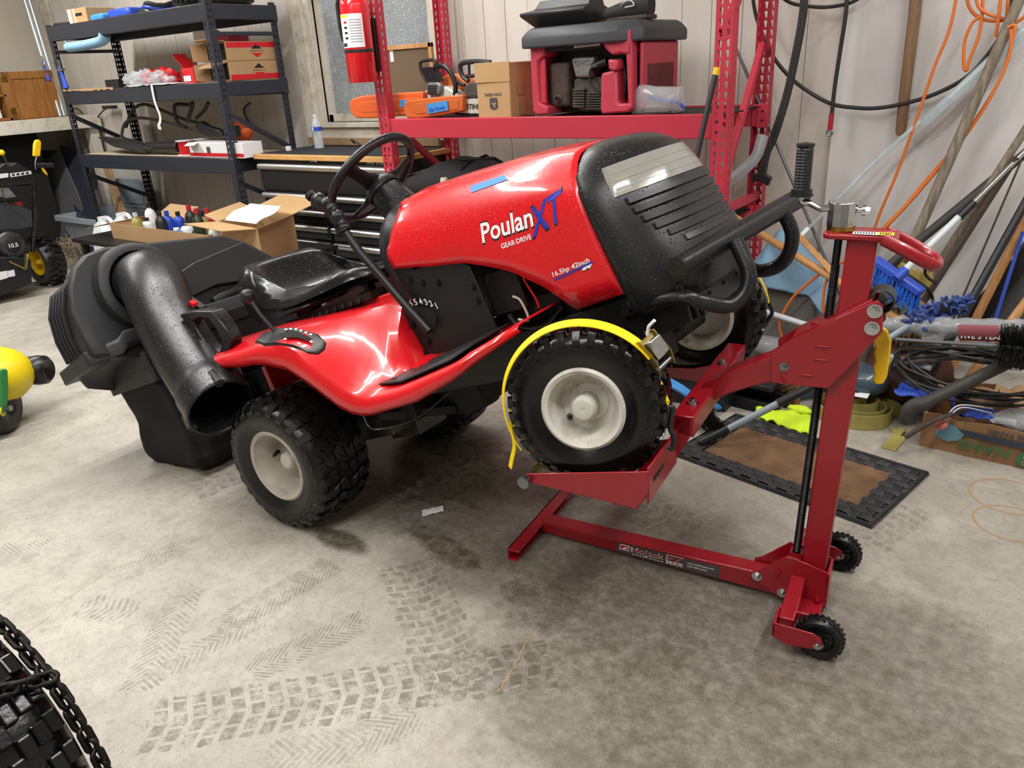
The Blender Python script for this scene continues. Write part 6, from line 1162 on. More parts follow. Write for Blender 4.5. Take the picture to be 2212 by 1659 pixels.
# ---- bottle crate (open carton full of bottles) on a low table behind the bagger
bt = thing('low_table', 'low black table behind the bagger carrying bottles and cartons', 'table', (-4.5, 2.8, 0)); b = MB(); b.bb((-5.62, 2.55, .43), (-3.55, 3.12, .455)); b.build('table_top', 'black_metal', bt)
for x in (-5.55, -3.62):
    for y in (2.6, 3.06): b = MB(); b.bb((x - .02, y - .02, 0), (x + .02, y + .02, .43)); b.build('leg', 'black_metal', bt)
zt = .456
oc = thing('bottle_carton', 'low open carton with flaps full of shop bottles', 'box', (-4.7, 2.85, zt)); x0, x1, ya, yb = -5.30, -4.18, 2.68, 3.0; b = MB()
for (a, c) in (((x0, ya), (x1, ya + .005)), ((x0, yb - .005), (x1, yb)), ((x0, ya), (x0 + .005, yb)), ((x1 - .005, ya), (x1, yb))): b.bb((a[0], a[1], zt), (c[0], c[1], zt + .10))
b.bb((x0, ya, zt), (x1, yb, zt + .005)); b.build('carton_body', 'card', oc)
b = MB(); b.prism([(x0, ya, zt + .10), (x0 + .05, yb, zt + .11), (x0 - .20, yb - .02, zt + .06), (x0 - .28, ya - .02, zt + .05)], (0, 0, .004)); b.prism([(x0 + .05, yb, zt + .10), (x0 + .45, yb, zt + .10), (x0 + .42, yb + .10, zt + .16), (x0 + .05, yb + .12, zt + .16)], (0, 0, .004)); b.build('flap', 'card', oc, sm=0)
bdesc = [(300, .17, 'bottle_gold', 'clear_glass', 'amber oil jug in the bottle carton'), (322, .12, 'jug_white', 'bottle_black', 'white bottle with black cap in the bottle carton'), (333, .20, 'label_white', 'bottle_black', 'tall white bottle in the carton middle'), (352, .2, 'bottle_black', 'bottle_black', 'tall black bottle in the carton'), (368, .18, 'bottle_blue', 'bottle_blue', 'blue spray bottle in the bottle carton'), (392, .16, 'bottle_blue', 'bottle_black', 'blue bottle with black cap'), (382, .10, 'tape_blue', 'label_white', 'short pale blue bottle with white tip'),
         (405, .12, 'jug_white', 'bottle_black', 'white tub with black lid in the carton'), (418, .21, 'bottle_black', 'cap_red', 'black bottle with broad red cap'), (432, .24, 'bottle_dark', 'cap_red', 'dark green bottle with thin red spout'), (443, .2, 'bottle_gold', 'bottle_black', 'gold bottle beside the dark green one'), (455, .2, 'cap_red', 'cap_red', 'red squeeze bottle in the carton'), (463, .16, 'jug_white', 'cap_red', 'white bottle with a red cap'), (428, .10, 'bottle_black', 'bottle_black', 'short wide black jar in the carton'), (446, .10, 'jug_white', 'label_white', 'short white jar in the carton')]
for i, (u, h, m, mc, lab) in enumerate(bdesc):
    y = 2.74 + .085*(i % 3); p = aty(u, 500, y); p.z = zt + .0055; r0 = .036 if h > .15 else .042; r = thing('shop_bottle', lab, 'bottle', p, group='bottles in the open carton'); b = MB(); b.lathe([(.001, 0), (r0, 0), (r0, h*.62), (r0*.8, h*.74), (r0*.36, h*.82), (r0*.36, h*.86)], Matrix.Translation(p), 16); b.build('bottle_body', m, r, sm=45)
    b = MB(); b.lathe([(r0*.45, h*.85), (r0*.42, h*.97), (r0*.1 if 'spout' in lab else r0*.4, h), (.001, h)], Matrix.Translation(p), 14); b.build('cap', mc, r, sm=45)
# big open shipping carton with packing slip
k0 = thing('shipping_carton', 'open shipping carton with raised flaps and a packing sheet behind the seat', 'box', (-3.95, 2.85, zt)); A_, B_, C_, D_ = aty(470, 482, 2.62), aty(556, 500, 2.56), aty(632, 455, 2.95), aty(545, 445, 3.02); zt2 = .66
P4 = [Vector((p.x, p.y, zt)) for p in (A_, B_, C_, D_)]; b = MB()
for i in range(4): p, q = P4[i], P4[(i + 1) % 4]; n_ = Vector((q.y - p.y, p.x - q.x, 0)).normalized()*-.005; b.prism([p, q, q + Vector((0, 0, zt2 - zt)), p + Vector((0, 0, zt2 - zt))], n_)
b.add(P4, [(0, 1, 2, 3)]); b.build('carton_body', 'card_box2', k0)
for i, (o_, up) in enumerate((((-.10, -.16), .01), ((.22, -.16), .045), ((.06, .20), .06), ((-.2, .05), .02))):
    p, q = P4[i] + Vector((0, 0, zt2 - zt)), P4[(i + 1) % 4] + Vector((0, 0, zt2 - zt)); f = Vector((o_[0], o_[1], up)); b = MB(); b.prism([p, q, q + f*.95, p + f*.95], (0, 0, .004)); b.build('flap', 'card_box2', k0, sm=0)
def slip(u, v): a, c = aty(lerp(488, 590, u), lerp(482, 443, u), 2.72), aty(lerp(555, 594, u), lerp(484, 445, u), 2.62); p = lerp(P4[0], P4[1], lerp(.15, .95, v)) + (P4[3] - P4[0])*lerp(.05, .8, u); return Vector((p.x, p.y, zt2 + .012 + .05*u + .012*math.sin(u*5 + v)))
MB().grid(slip, 8, 4).build('packing_sheet', 'paper', label='white printed packing sheet lying on the shipping carton', cat='paper', sm=60, solid=.001)
# ---- snow blower at the left edge
sb = thing('snow_blower', 'black snow blower with yellow wheel rim and yellow levers by the bench', 'snow blower', (-6.5, 2.5, 0))
TW = axle((-6.45, 2.69, .19), (.06, -1, 0)); b = MB(); Rr, hw = .19, .075
b.lathe([(.1, -hw*.8), (.12, -hw), (.165, -hw), (.18, -hw*.6), (.182, 0), (.18, hw*.6), (.165, hw), (.12, hw), (.1, hw*.8)], TW, 40); ty = b.build('tire', 'rubber', sb, sm=50); b = MB()
for i in range(20):
    for s in (-1, 1): b.box((.186, 0, s*.034), (.018, .02, .05), TW @ Matrix.Rotation(2*PI*(i + .25*s)/20, 4, 'Z') @ Matrix.Rotation(s*.5, 4, 'X'))
b.build('tread', 'rubber', ty, sm=0); b = MB(); b.lathe([(.103, hw*.85), (.1, hw*.9), (.095, hw*.6), (.09, hw*.1), (.03, hw*.05), (.03, hw*.3), (.012, hw*.9), (.001, hw*.9)], TW, 30); b.build('rim', 'yellow_plastic', sb, sm=40)
X0_ = -6.30
def fx_(L, x): return [atx(u, v, x) for u, v in L]
def sn(L, x, d, name, m, bev=.008, parent=sb): b = MB(); b.prism(fx_(L, x), (-d, 0, 0)); return b.build(name, m, parent, bev=bev)
sn([(-90, 610), (-90, 560), (40, 555), (68, 560), (70, 612), (0, 640), (-90, 660)], X0_ + .1, .34, 'auger_housing', 'snow_black'); sn([(-2, 588), (16, 585), (17, 600), (-2, 606)], X0_ + .106, .006, 'label', 'label_white', 0); sn([(17, 586), (31, 583), (33, 596), (18, 599)], X0_ + .106, .006, 'label', 'label_white', 0)
sn([(-60, 500), (45, 495), (52, 555), (-60, 560)], X0_, .22, 'engine_block', 'bottle_black'); rs = atx(24, 529, X0_ + .02); b = MB(); b.lathe([(.001, .03), (.05, .03), (.085, .02), (.1, 0)], frame(rs, (0, 1, 0), z=(1, -.1, .1)), 28); fc = b.build('recoil_cover', 'bottle_black', sb, sm=40); b = MB()
for i in range(28): b.box((.072, 0, .027), (.03, .005, .006), frame(rs, (0, 1, 0), z=(1, -.1, .1)) @ Matrix.Rotation(i*2*PI/28, 4, 'Z'))
b.build('cover_fin', 'engine_grey', fc, sm=0); b = MB(); b.text('10.5', rs + Vector((.037, .0, .0)), (.1, 1, 0), (0, 0, 1), width=.06, lift=.002); b.build('cover_lettering', 'label_white', fc, sm=0)
sn([(-60, 445), (40, 442), (70, 455), (72, 490), (20, 500), (-60, 500)], X0_ - .02, .2, 'fuel_tank', 'gen_grey'); p = atx(40, 444, X0_ - .1); b = MB(); b.cyl(p, p + Vector((0, 0, .025)), .035, 16); b.build('fuel_cap', 'cap_red', sb)
for pts in ([(-20, 435), (40, 430), (65, 432), (74, 442), (74, 470), (70, 540)], [(74, 398), (75, 430), (78, 460), (70, 545)], [(-20, 402), (74, 400)]): b = MB(); b.tube(path(fx_(pts, X0_ - .06), 4), .014, 8); b.build('handle_bar', 'black_metal', sb)
sn([(-70, 400), (-70, 372), (-5, 364), (10, 352), (22, 358), (35, 351), (48, 358), (62, 366), (75, 374), (77, 396), (20, 402)], X0_ + .06, .16, 'control_panel', 'snow_black'); sn([(-20, 378), (18, 374), (18, 383), (-20, 388)], X0_ + .066, .006, 'panel_label', 'label_white', 0); sn([(22, 375), (67, 369), (68, 376), (24, 383)], X0_ + .066, .006, 'panel_label', 'label_white', 0)
b = MB()
for i in range(4): b.prism(fx_([(26 + i*10, 376 - i*1.3), (32 + i*10, 375 - i*1.3), (32 + i*10, 379 - i*1.3), (26 + i*10, 380.5 - i*1.3)], X0_ + .068), (-.002, 0, 0))
b.build('panel_icon', 'decal_black', sb, sm=0)
b = MB(); b.tube(path(fx_([(77, 366), (76, 352), (80, 335)], X0_), 4), .006, 8); b.build('lever_rod', 'steel', sb); sn([(73, 338), (74, 312), (77, 303), (84, 301), (90, 306), (90, 316), (88, 338)], X0_ + .01, .03, 'drive_lever', 'yellow_plastic', .008); b = MB(); b.cyl(atx(78, 357, X0_), atx(114, 357, X0_), .017, 12); b.build('hand_grip', 'bottle_black', sb); sn([(90, 362), (95, 363), (104, 377), (102, 379), (93, 370)], X0_ + .01, .015, 'trigger', 'yellow_plastic', .003)
p = atx(4, 330, X0_); b = MB(); b.tube(path(fx_([(14, 350), (6, 334)], X0_), 2), .005, 6); b.build('choke_rod', 'steel', sb); b = MB(); b.ball(p, .02, 12, 8, (1, 1, 1.1)); b.build('choke_knob', 'yellow_plastic', sb)
b = MB(); b.bar(atx(20, 565, X0_ + .13), atx(55, 582, X0_ + .13), .03, .01); b.bar(atx(55, 580, X0_ + .13), atx(58, 548, X0_ + .13), .04, .01); b.build('skid_bracket', 'zinc', sb, bev=.004)
sn([(-20, 410), (18, 405), (35, 425), (15, 428), (-20, 420)], X0_ - .1, .03, 'shroud_sheet', 'label_white', 0)
b = MB(); b.tube(path(fx_([(4, 398), (10, 430), (30, 455), (56, 475)], X0_ + .07), 6), .004, 6); b.build('control_cable', 'cable_black', sb)
rnd = random.Random(3); b = MB()
for i in range(420):
    c = Vector((-6.85 + rnd.uniform(-.12, .14), 3.10 + rnd.uniform(-.08, .08), rnd.uniform(0, .24))); d = Vector((rnd.gauss(0, 1), rnd.gauss(0, 1), rnd.gauss(0, .6))).normalized()*.05; b.tube([c, c + d*.5 + Vector((0, 0, .012)), c + d], .0022, 3, cap=False)
[setattr(p, 'z', max(.001, p.z)) for p in b.v]; b.build('dry_brush_heap', 'weed', label='tangled heap of dry grass between snow blower and tote', cat='grass', kind='stuff', sm=0)
# ---- green and yellow mower front at the left edge
gm = thing('mower_deck', 'green and yellow mower front with two small wheels at the left edge', 'mower', (-3.75, 1.1, 0))
T1 = axle((-3.72, 1.19, .125), (.75, .66, 0)); b = MB(); b.lathe([(.05, -.045), (.1, -.05), (.122, -.03), (.125, 0), (.122, .03), (.1, .05), (.05, .045), (.02, .03)], T1, 30); b.build('caster_wheel', 'rubber', gm, sm=60)
T2 = axle((-3.80, 1.42, .20), (.8, .6, 0)); b = MB(); b.lathe([(.02, -.04), (.05, -.05), (.066, -.035), (.07, 0), (.066, .035), (.05, .05), (.02, .04), (.005, .03)], T2, 28); b.build('gauge_wheel', 'rubber', gm, sm=60)
pa = [atx(u, v, -3.62) for u, v in ((0, 800), (12, 795), (18, 800), (20, 840), (17, 885), (10, 895), (2, 890), (4, 860), (0, 815))]; b = MB(); b.prism(pa, (-.03, -.02, 0)); b.build('caster_fork', 'mower_green', gm, bev=.006); p = atx(13, 882, -3.62); b = MB(); b.cyl(p, p + Vector((.02, .012, 0)), .014, 6); b.build('bolt', 'steel', gm)
b = MB(); b.tube([atx(-10, 885, -3.66), atx(8, 885, -3.64)], .03, 12); b.build('axle_sleeve', 'mower_yellow', gm)
c0 = atx(-22, 815, -3.85); b = MB(); b.ball(c0, .18, 20, 12, (1, 1, .75)); b.build('deck_shell', 'mower_yellow', gm, sm=60); b = MB(); b.bb(c0 + Vector((-.3, -.25, -.12)), c0 + Vector((.05, .1, .02))); b.build('deck_frame', 'mower_green', gm, bev=.01)
# ---- big chained tire in the near left corner
PH = R(3); nd = Vector((-math.sin(PH), math.cos(PH), 0)); dd = Vector((math.cos(PH), math.sin(PH), 0)); ct = dd*(-1.40) + nd*.262 + Vector((0, 0, .293))
tr_ = thing('chained_tire', 'large lugged tractor tire wrapped in a snow chain', 'tire', (ct.x, ct.y, 0)); TT = Matrix(((dd.x, 0, nd.x, ct.x), (dd.y, 0, nd.y, ct.y), (0, 1, 0, ct.z), (0, 0, 0, 1))); Rt, hw = .28, .135
b = MB(); b.lathe([(.15, -hw*.8), (.2, -hw), (.25, -hw*.97), (.272, -hw*.8), (Rt, -hw*.4), (Rt, hw*.4), (.272, hw*.8), (.25, hw*.97), (.2, hw), (.15, hw*.8)], TT, 72); b.build('carcass', 'rubber_wet', tr_, sm=50)
b = MB(); NL = 30
for i in range(NL):
    for j, z in enumerate((-.098, -.048, .002, .052, .1)):
        a = 2*PI*(i + (.5 if j % 2 else 0))/NL; r0 = .281 if abs(z) < .09 else .273
        for s in (-1, 1): b.box((r0, s*.008 + .004*(1 if j % 2 else -1), z + s*.011), (.02, .036, .023), TT @ Matrix.Rotation(a + s*.018*(1 if j % 2 else -1), 4, 'Z') @ Matrix.Translation((0, 0, 0)))
b.build('tread', 'rubber_wet', tr_, sm=0, bev=.004)
mat('chain_steel', '#2a2725', .42, metal=.85, var=.4, vs_=40, bump=.3)
lk = MB(); L_ = .021; w2 = .010; lk.tube([Vector((math.copysign(L_ - w2, math.cos(a)) + w2*math.cos(a), w2*math.sin(a), 0)) for a in [2*PI*(i + .5)/16 for i in range(16)]], .0042, 7, loop=True)
link0 = None
def link(c, t, n_, roll):
    global link0
    x = t.normalized(); z = (n_ - x*n_.dot(x)).normalized(); y = z.cross(x); T = Matrix(((x.x, y.x, z.x, c.x), (x.y, y.y, z.y, c.y), (x.z, y.z, z.z, c.z), (0, 0, 0, 1))) @ Matrix.Rotation(roll, 4, 'X'); Tl = WM[tr_].inverted() @ T
    if link0 is None: link0 = lk.build('chain_link', 'chain_steel', tr_, local=True, sm=60); link0.matrix_basis = Tl
    else: o = link0.copy(); COL.objects.link(o); o.parent = tr_; o.matrix_basis = Tl
def tw(a, r, z): return TT @ Vector((r*math.cos(a), r*math.sin(a), z))
for i in range(34):
    a = R(-42) + i*R(112)/34*1.25; link(tw(a, .288 + .004*math.sin(i), .136), tw(a + .01, .288, .136) - tw(a - .01, .288, .136), tw(a, 1, .138) - tw(a, 0, .138), (i % 2)*PI/2 + .3)
for k, (a0, a1) in enumerate(((R(-4), R(-34)), (R(48), R(66)))):
    for i in range(11): t = i/10; a = lerp(a0, a1, t); z = lerp(.125, -.125, t); link(tw(a, .302, z), tw(lerp(a0, a1, t + .02), .302, lerp(.125, -.125, t + .02)) - tw(a, .302, z), tw(a, 1, z) - tw(a, 0, z), (i % 2)*PI/2 + .3)
# ============================================================ RIGHT SIDE: doormat, leaning tools, cables, cartons
# ---- doormat (local x = long side)
mA, mB_, mC = atz(1450, 983), atz(1884, 1144), atz(1998, 1021); mx_ = (mB_ - mA).normalized(); my_ = Vector((-mx_.y, mx_.x, 0)); ML_, MW_ = .765, .458; mo = mB_ - mx_*ML_
TM = Matrix(((mx_.x, my_.x, 0, mo.x), (mx_.y, my_.y, 0, mo.y), (0, 0, 1, 0), (0, 0, 0, 1)))
dm = thing('doormat', 'brown coir doormat with black basket-weave rubber border on the floor', 'doormat', M=TM)
b = MB(); b.bb((0, 0, 0), (ML_, MW_, .007)); b.build('base', 'mat_rubber', dm, local=True, bev=.003)
b = MB(); bw = .085
def tuft(u, v): x, y = lerp(bw, ML_ - bw, u), lerp(bw, MW_ - bw, v); e = min(1, min(u, 1 - u, (v)*.55, (1 - v)*.55)*60); return Vector((x, y, .006 + e*(.006 + .004*noise.noise(Vector((x*14, y*14, 0))) + .003*noise.noise(Vector((x*60, y*60, 3))))))
b.grid(tuft, 90, 46); b.build('coir_panel', 'coir', dm, local=True, sm=60)
b = MB(); b.tube([(.006, .006, .009), (ML_ - .006, .006, .009), (ML_ - .006, MW_ - .006, .009), (.006, MW_ - .006, .009)], .005, 6, loop=True); b.build('edge_bead', 'mat_rubber', dm, local=True)
s_ = .0345; b = MB()                                    # one woven strand of the border: a low arch of three cords
for k in (-1, 0, 1): b.tube([(-.024, k*.009, 0), (-.012, k*.009, .006), (.012, k*.009, .006), (.024, k*.009, 0)], .0046, 6)
w0 = b.build('weave_strand', 'mat_rubber', dm, local=True, sm=60); cnt = 0
for i in range(int((ML_ - .02)/s_)):
    for j in range(int((MW_ - .02)/s_)):
        x, y = .018 + (i + .5)*s_, .018 + (j + .5)*s_
        if bw - .004 < x < ML_ - bw + .004 and bw - .004 < y < MW_ - bw + .004: continue
        if cnt and cnt >= 298: continue
        T = Matrix.Translation((x, y, .007)) @ Matrix.Rotation(PI/2 if (i + j) % 2 else 0, 4, 'Z')
        if cnt == 0: w0.matrix_basis = T
        else: o = w0.copy(); COL.objects.link(o); o.parent = dm; o.matrix_basis = T
        cnt += 1
# ---- wall cables
WY = 3.80
def cable(name, pts, y, r, m, lab, cat='cable', seg=8, parent=None): b = MB(); b.tube(path([aty(u, v, y if not isinstance(y, list) else y[i]) for i, (u, v) in enumerate(pts)], 7), r, seg); return b.build(name, m, parent, label=lab, cat=cat, sm=60)
cable('power_cable', [(1622, -60), (1632, 30), (1665, 112), (1700, 160), (1742, 195), (1795, 224), (1850, 233), (1900, 233), (1960, 222), (2020, 203), (2080, 172), (2120, 135), (2170, 60), (2190, -40)], WY, .0085, 'cable_black', 'black cable hung in a wide loop on the film wall')
cable('power_cable', [(1660, -40), (1700, 2), (1750, 14), (1800, 14), (1850, 0), (1890, -40)], WY - .01, .0075, 'cable_black', 'black cable in a shallow loop above the wide loop')
jc = thing('jumper_cable', 'pair of thick black cables hanging down beside the red rack', 'cable', aty(1645, 370, 3.62))
for i, pts in enumerate(([(1736, -40), (1731, 30), (1715, 120), (1695, 210), (1670, 290), (1652, 340), (1640, 380)], [(1742, -40), (1738, 30), (1722, 120), (1702, 210), (1676, 295), (1660, 330), (1648, 390)])): cable('cable', pts, 3.64, .011, 'cable_black', None, None, parent=jc)
b = MB(); b.prism(fy([(1620, 378), (1645, 372), (1665, 385), (1658, 402), (1645, 396), (1640, 390), (1625, 396)], 3.60), (0, .03, 0)); b.build('clamp', 'bottle_black', jc, bev=.003)
tcb = thing('terminal_cable', 'black cable ending in a red sleeve and ring terminal on the wall', 'cable', aty(1793, 288, WY)); cable('cable', [(1832, -40), (1827, 30), (1815, 110), (1803, 190), (1797, 248)], WY - .02, .009, 'cable_black', None, None, parent=tcb)
b = MB(); b.tube(fy([(1797, 245), (1793, 280)], WY - .02), .011, 10); b.build('sleeve', 'cap_red', tcb); b = MB(); p = aty(1792, 287, WY - .02); b.tube([p + Vector((math.cos(a), 0, math.sin(a)*1.2))*.012 for a in [2*PI*i/14 for i in range(14)]], .004, 6, loop=True); b.build('ring', 'steel', tcb)
b = MB(); b.tube([aty(1984, -60, 3.82), aty(1976, 30, 3.82), aty(1957, 180, 3.82), aty(1946, 284, 3.82), aty(1945, 292, 3.82)], [.024, .024, .023, .022, .016], 14); b.build('wooden_rod', 'handle_wood', label='brown wooden handle hanging straight down on the film wall', cat='handle', sm=50)
oc_ = thing('extension_lead', 'orange extension cord hung in loops and falling behind the lift', 'cord', aty(1890, 700, 3.6))
for pts, y in (([(2072, -40), (2052, 60), (2020, 140), (1996, 210), (1965, 300), (1935, 380), (1905, 450), (1890, 490), (1870, 540)], 3.70), ([(2176, 60), (2192, 55), (2188, 80), (2165, 160), (2120, 240), (2060, 320), (2000, 390), (1950, 450), (1905, 495), (1868, 545), (1800, 575)], 3.62), ([(2184, 62), (2180, 120), (2140, 210), (2080, 300), (2010, 385), (1955, 448), (1910, 495)], 3.60), ([(2085, -40), (2092, 10), (2110, 35), (2140, 45), (2170, 42), (2176, 20), (2178, -40)], 3.72), ([(2108, -40), (2112, 10), (2135, 30), (2170, 42), (2195, 48), (2230, 20)], 3.70), ([(2165, -40), (2160, 10), (2154, 60), (2150, 80)], 3.69), ([(2125, -40), (2122, 20), (2118, 60), (2110, 90), (2094, 130), (2088, 152), (2082, 140), (2084, 90), (2100, 50), (2120, 35)], 3.71),
           ([(1800, 575), (1760, 600), (1715, 640), (1690, 680), (1684, 705), (1690, 730), (1697, 745)], 3.35), ([(1795, 590), (1784, 610), (1778, 650), (1784, 690), (1800, 720)], 3.33), ([(1800, 575), (1795, 590)], 3.34)): cable('cord', pts, y, .0062, 'cable_orange', None, None, parent=oc_)
# galvanised angle
b = MB()
for (c0, c1, c2, c3) in (((2215, 62), (1990, 268), (1996, 276), (2222, 80)), ((2200, 60), (1985, 262), (1990, 268), (2215, 62))): b.prism([aty(*c0, 3.74), aty(*c1, 3.70), aty(*c2, 3.70), aty(*c3, 3.74)], (0, .004, 0))
b.prism([aty(1990, 264, 3.7), aty(1930, 318, 3.68), aty(1750, 494, 3.6), aty(1742, 492, 3.6), aty(1925, 312, 3.68), aty(1985, 258, 3.7)], (0, .006, 0)); b.prism([aty(1750, 494, 3.6), aty(1742, 490, 3.6), aty(1690, 545, 3.55), aty(1697, 550, 3.55)], (0, .006, 0)); b.build('metal_strip', 'galv', label='bright galvanized strip leaning across the film wall', cat='strip', sm=0)
# ---- leaning poles
def pole(name, a, c, ya, yc, r, m, lab, cat='handle', r2=None, down=True, seg=12, ext=0, parent=None):
    p, q = aty(*a, ya), aty(*c, yc); d = (q - p).normalized()
    if down and d.z < -.05: q = q + d*max(0, (q.z - .012)/-d.z)
    b = MB(); b.cyl(p - d*ext, q, r, seg, r2); return b.build(name, m, parent, label=lab, cat=cat, sm=60)
pole('wooden_pole', (2215, -30), (1975, 520), 3.66, 3.5, .020, 'old_wood', 'weathered grey wooden pole crossing in front of the orange cord', 'pole')
pole('wooden_pole', (2225, 265), (2015, 590), 3.58, 3.48, .015, 'old_wood', 'thin weathered pole leaning beside the black pipe', 'pole'); pole('black_pipe', (2222, 325), (1985, 520), 3.64, 3.45, .018, 'pipe_black', 'black plastic pipe leaning to the right of the weathered pole', 'pipe'); pole('flat_bar', (2195, 340), (2014, 622), 3.54, 3.42, .013, 'rusty', 'rusty brown flat bar leaning against the wall', 'bar', seg=4)
pole('thin_rod', (2207, 345), (2090, 618), 3.5, 3.46, .0045, 'rusty', 'thin rusty rod leaning against the wall', 'rod', seg=6); pole('steel_rod', (1588, 100), (1745, 470), 3.78, 3.7, .007, 'grey_steel', 'long thin steel rod leaning beside the rack', 'rod')
pole('black_pole', (2228, 415), (1985, 855), 3.5, 3.16, .016, 'bottle_black', 'glossy black pole leaning in front of the black coil', 'pole'); pole('broomstick', (2228, 450), (2052, 800), 3.62, 3.5, .017, 'new_wood', 'light wooden handle leaning behind the glossy black pole', down=False); pole('blue_rod', (2210, 500), (2150, 690), 3.56, 3.5, .007, 'blue_plastic', 'thin blue rod leaning by the dark sheet', 'rod', seg=8); pole('broomstick', (2225, 640), (2180, 700), 3.4, 3.36, .017, 'new_wood', 'light wooden handle low behind the wrapped roll')
pole('black_pole', (1545, 162), (1482, 440), 3.10, 2.98, .0115, 'bottle_black', 'straight black pole leaning on the front of the red rack', 'pole'); b = MB(); b.cyl(aty(1545, 162, 3.10), aty(1549, 146, 3.105), .012); b.build('pole_tip', 'yellow_plastic', bpy.data.objects['black_pole.001'])
pole('broomstick', (1552, 448), (1965, 705), 3.52, 3.2, .0165, 'new_wood', 'long light wooden handle with brass tip slanting behind the lift', down=False); b = MB(); b.cyl(aty(1552, 448, 3.52), aty(1588, 470, 3.49), .018, 14); b.build('brass_tip', 'brass', bpy.data.objects['broomstick.002']); pole('wooden_stake', (1716, 500), (1802, 592), 3.45, 3.3, .016, 'new_wood', 'square wooden stake leaning near the blue rag', 'stake', seg=4, down=False)
b = MB(); p = fy([(2110, 690), (2212, 520), (2260, 440), (2260, 700)], 3.72); b.prism([p[0], p[1], p[2], p[3]], (0, .02, 0)); b.build('dark_sheet', 'grey_panel', label='dark stiff sheet leaning on the wall behind the wooden handle', cat='sheet', sm=0); b = MB(); b.prism(fy([(2070, 690), (2240, 500), (2250, 540), (2125, 700)], 3.62), (0, .01, 0)); b.build('black_sheet', 'bottle_black', label='black rubber sheet standing in front of the dark stiff sheet', cat='sheet', sm=0)
b = MB(); b.tube(path(fy([(1648, 292), (1632, 340), (1600, 372), (1570, 395), (1560, 405)], 3.68), 5), .026, 4); b.build('trim_strip', 'pvc', label='bent grey trim strip wedged in the rack end', cat='trim', sm=0)
# ---- brooms and mop
def bristles(b, p0, p1, dn, ln, n, r, spread=.015, seed=1, seg=4):
    rn = random.Random(seed)
    for i in range(n):
        t = rn.random(); c = lerp(p0, p1, t) + Vector((0, rn.uniform(-.02, .02), 0)); d = (dn*ln*rn.uniform(.85, 1.08)) + Vector((rn.gauss(0, spread), rn.gauss(0, spread), rn.gauss(0, spread*.4))); b.tube([c, c + d*.5, c + d], [r*.7, r, r*.8], seg, cap=False)
bb_ = thing('push_broom', 'blue push broom with dusty bristles and aluminium handle standing upside behind the lift', 'broom', aty(1940, 640, 3.2)); h0, h1 = aty(1888, 560, 3.25), aty(1992, 633, 3.2)
b = MB(); b.bar(h0, h1, .05, .032, (0, 0, 1)); b.build('broom_block', 'blue_plastic', bb_, bev=.008); b = MB(); dn = (aty(1930, 660, 3.2) - aty(1948, 605, 3.22)).normalized()
for i in range(14): c = lerp(h0, h1, (i + .5)/14); bristles(b, c - (h1 - h0)*.012, c + (h1 - h0)*.012, dn, .085, 26, .0022, .008, i)
b.build('bristles', 'blue_bristle', bb_, sm=0, kind='stuff'); b = MB(); rn = random.Random(5)
for i in range(40): c = lerp(h0, h1, rn.random()*.9) + dn*rn.uniform(.075, .10); b.ball(c, rn.uniform(.01, .02), 7, 5, (1, 1, .8), .6, 6)
b.build('dust_fluff', 'dust_fluff', bb_, sm=0, kind='stuff'); a0, a1, a2 = aty(1948, 590, 3.2), aty(2090, 450, 3.4), aty(2222, 318, 3.58); b = MB(); b.cyl(a0, a1, .0125, 14); b.build('lower_handle', 'pvc', bb_); b = MB(); b.cyl(a1, a2, .010, 14); b.build('upper_handle', 'chrome', bb_); d = (a1 - a0).normalized(); b = MB(); b.cyl(a1 - d*.045, a1 + d*.03, .017, 14); b.build('lock_collar', 'bottle_black', bb_); b = MB(); b.cyl(a0 - d*.03, a0 + d*.02, .018, 14); b.build('socket', 'blue_plastic', bb_)
st_ = thing('straw_broom', 'worn straw broom behind the blue push broom', 'broom', aty(1930, 670, 3.35)); q0, q1 = aty(1880, 618, 3.30), aty(1990, 668, 3.26); b = MB(); bristles(b, q0, q1, (aty(1935, 712, 3.24) - aty(1942, 640, 3.28)).normalized(), .16, 520, .0024, .012, 9, 3); b.build('straw', 'straw', st_, sm=0, kind='stuff'); b = MB(); b.bar(q0, q1, .05, .05); b.build('binding', 'straw', st_, bev=.01); pole('handle', (1930, 630), (1700, 540), 3.33, 3.45, .012, 'handle_wood', None, None, down=False, parent=st_) if False else None
yd = thing('dustpan', 'faded yellow dustpan with a wire rim behind the blue broom', 'dustpan', aty(1970, 620, 3.42)); b = MB(); b.prism(fy([(1925, 575), (1935, 562), (1992, 590), (2010, 545), (2013, 600), (2022, 615), (2008, 650), (1995, 650), (1940, 612)], 3.42), (0, .02, 0)); b.build('pan', 'yellow_old', yd, bev=.004); b = MB(); b.tube(path(fy([(1926, 572), (1985, 610), (2010, 632), (2016, 660), (2012, 672)], 3.40), 5), .006, 8); b.tube(path(fy([(2010, 545), (1998, 590), (2022, 612)], 3.40), 4), .006, 8); b.build('wire_rim', 'dark_steel', yd)
mp = thing('mop_head', 'blue shaggy mop head on a grey pole beside the brooms', 'mop', aty(2030, 680, 3.15)); b = MB(); rn = random.Random(8); m0, m1 = aty(1978, 690, 3.12), aty(2080, 652, 3.2)
for i in range(380):
    c = lerp(m0, m1, rn.random()) + Vector((rn.gauss(0, .014), rn.gauss(0, .022), rn.gauss(0, .014))); d = Vector((rn.gauss(0, 1), rn.gauss(0, 1), rn.gauss(0, .8))).normalized()*.026; b.tube([c, c + d*.3, c + d*.8, c + d], [.004, .0068, .0062, .002], 6)
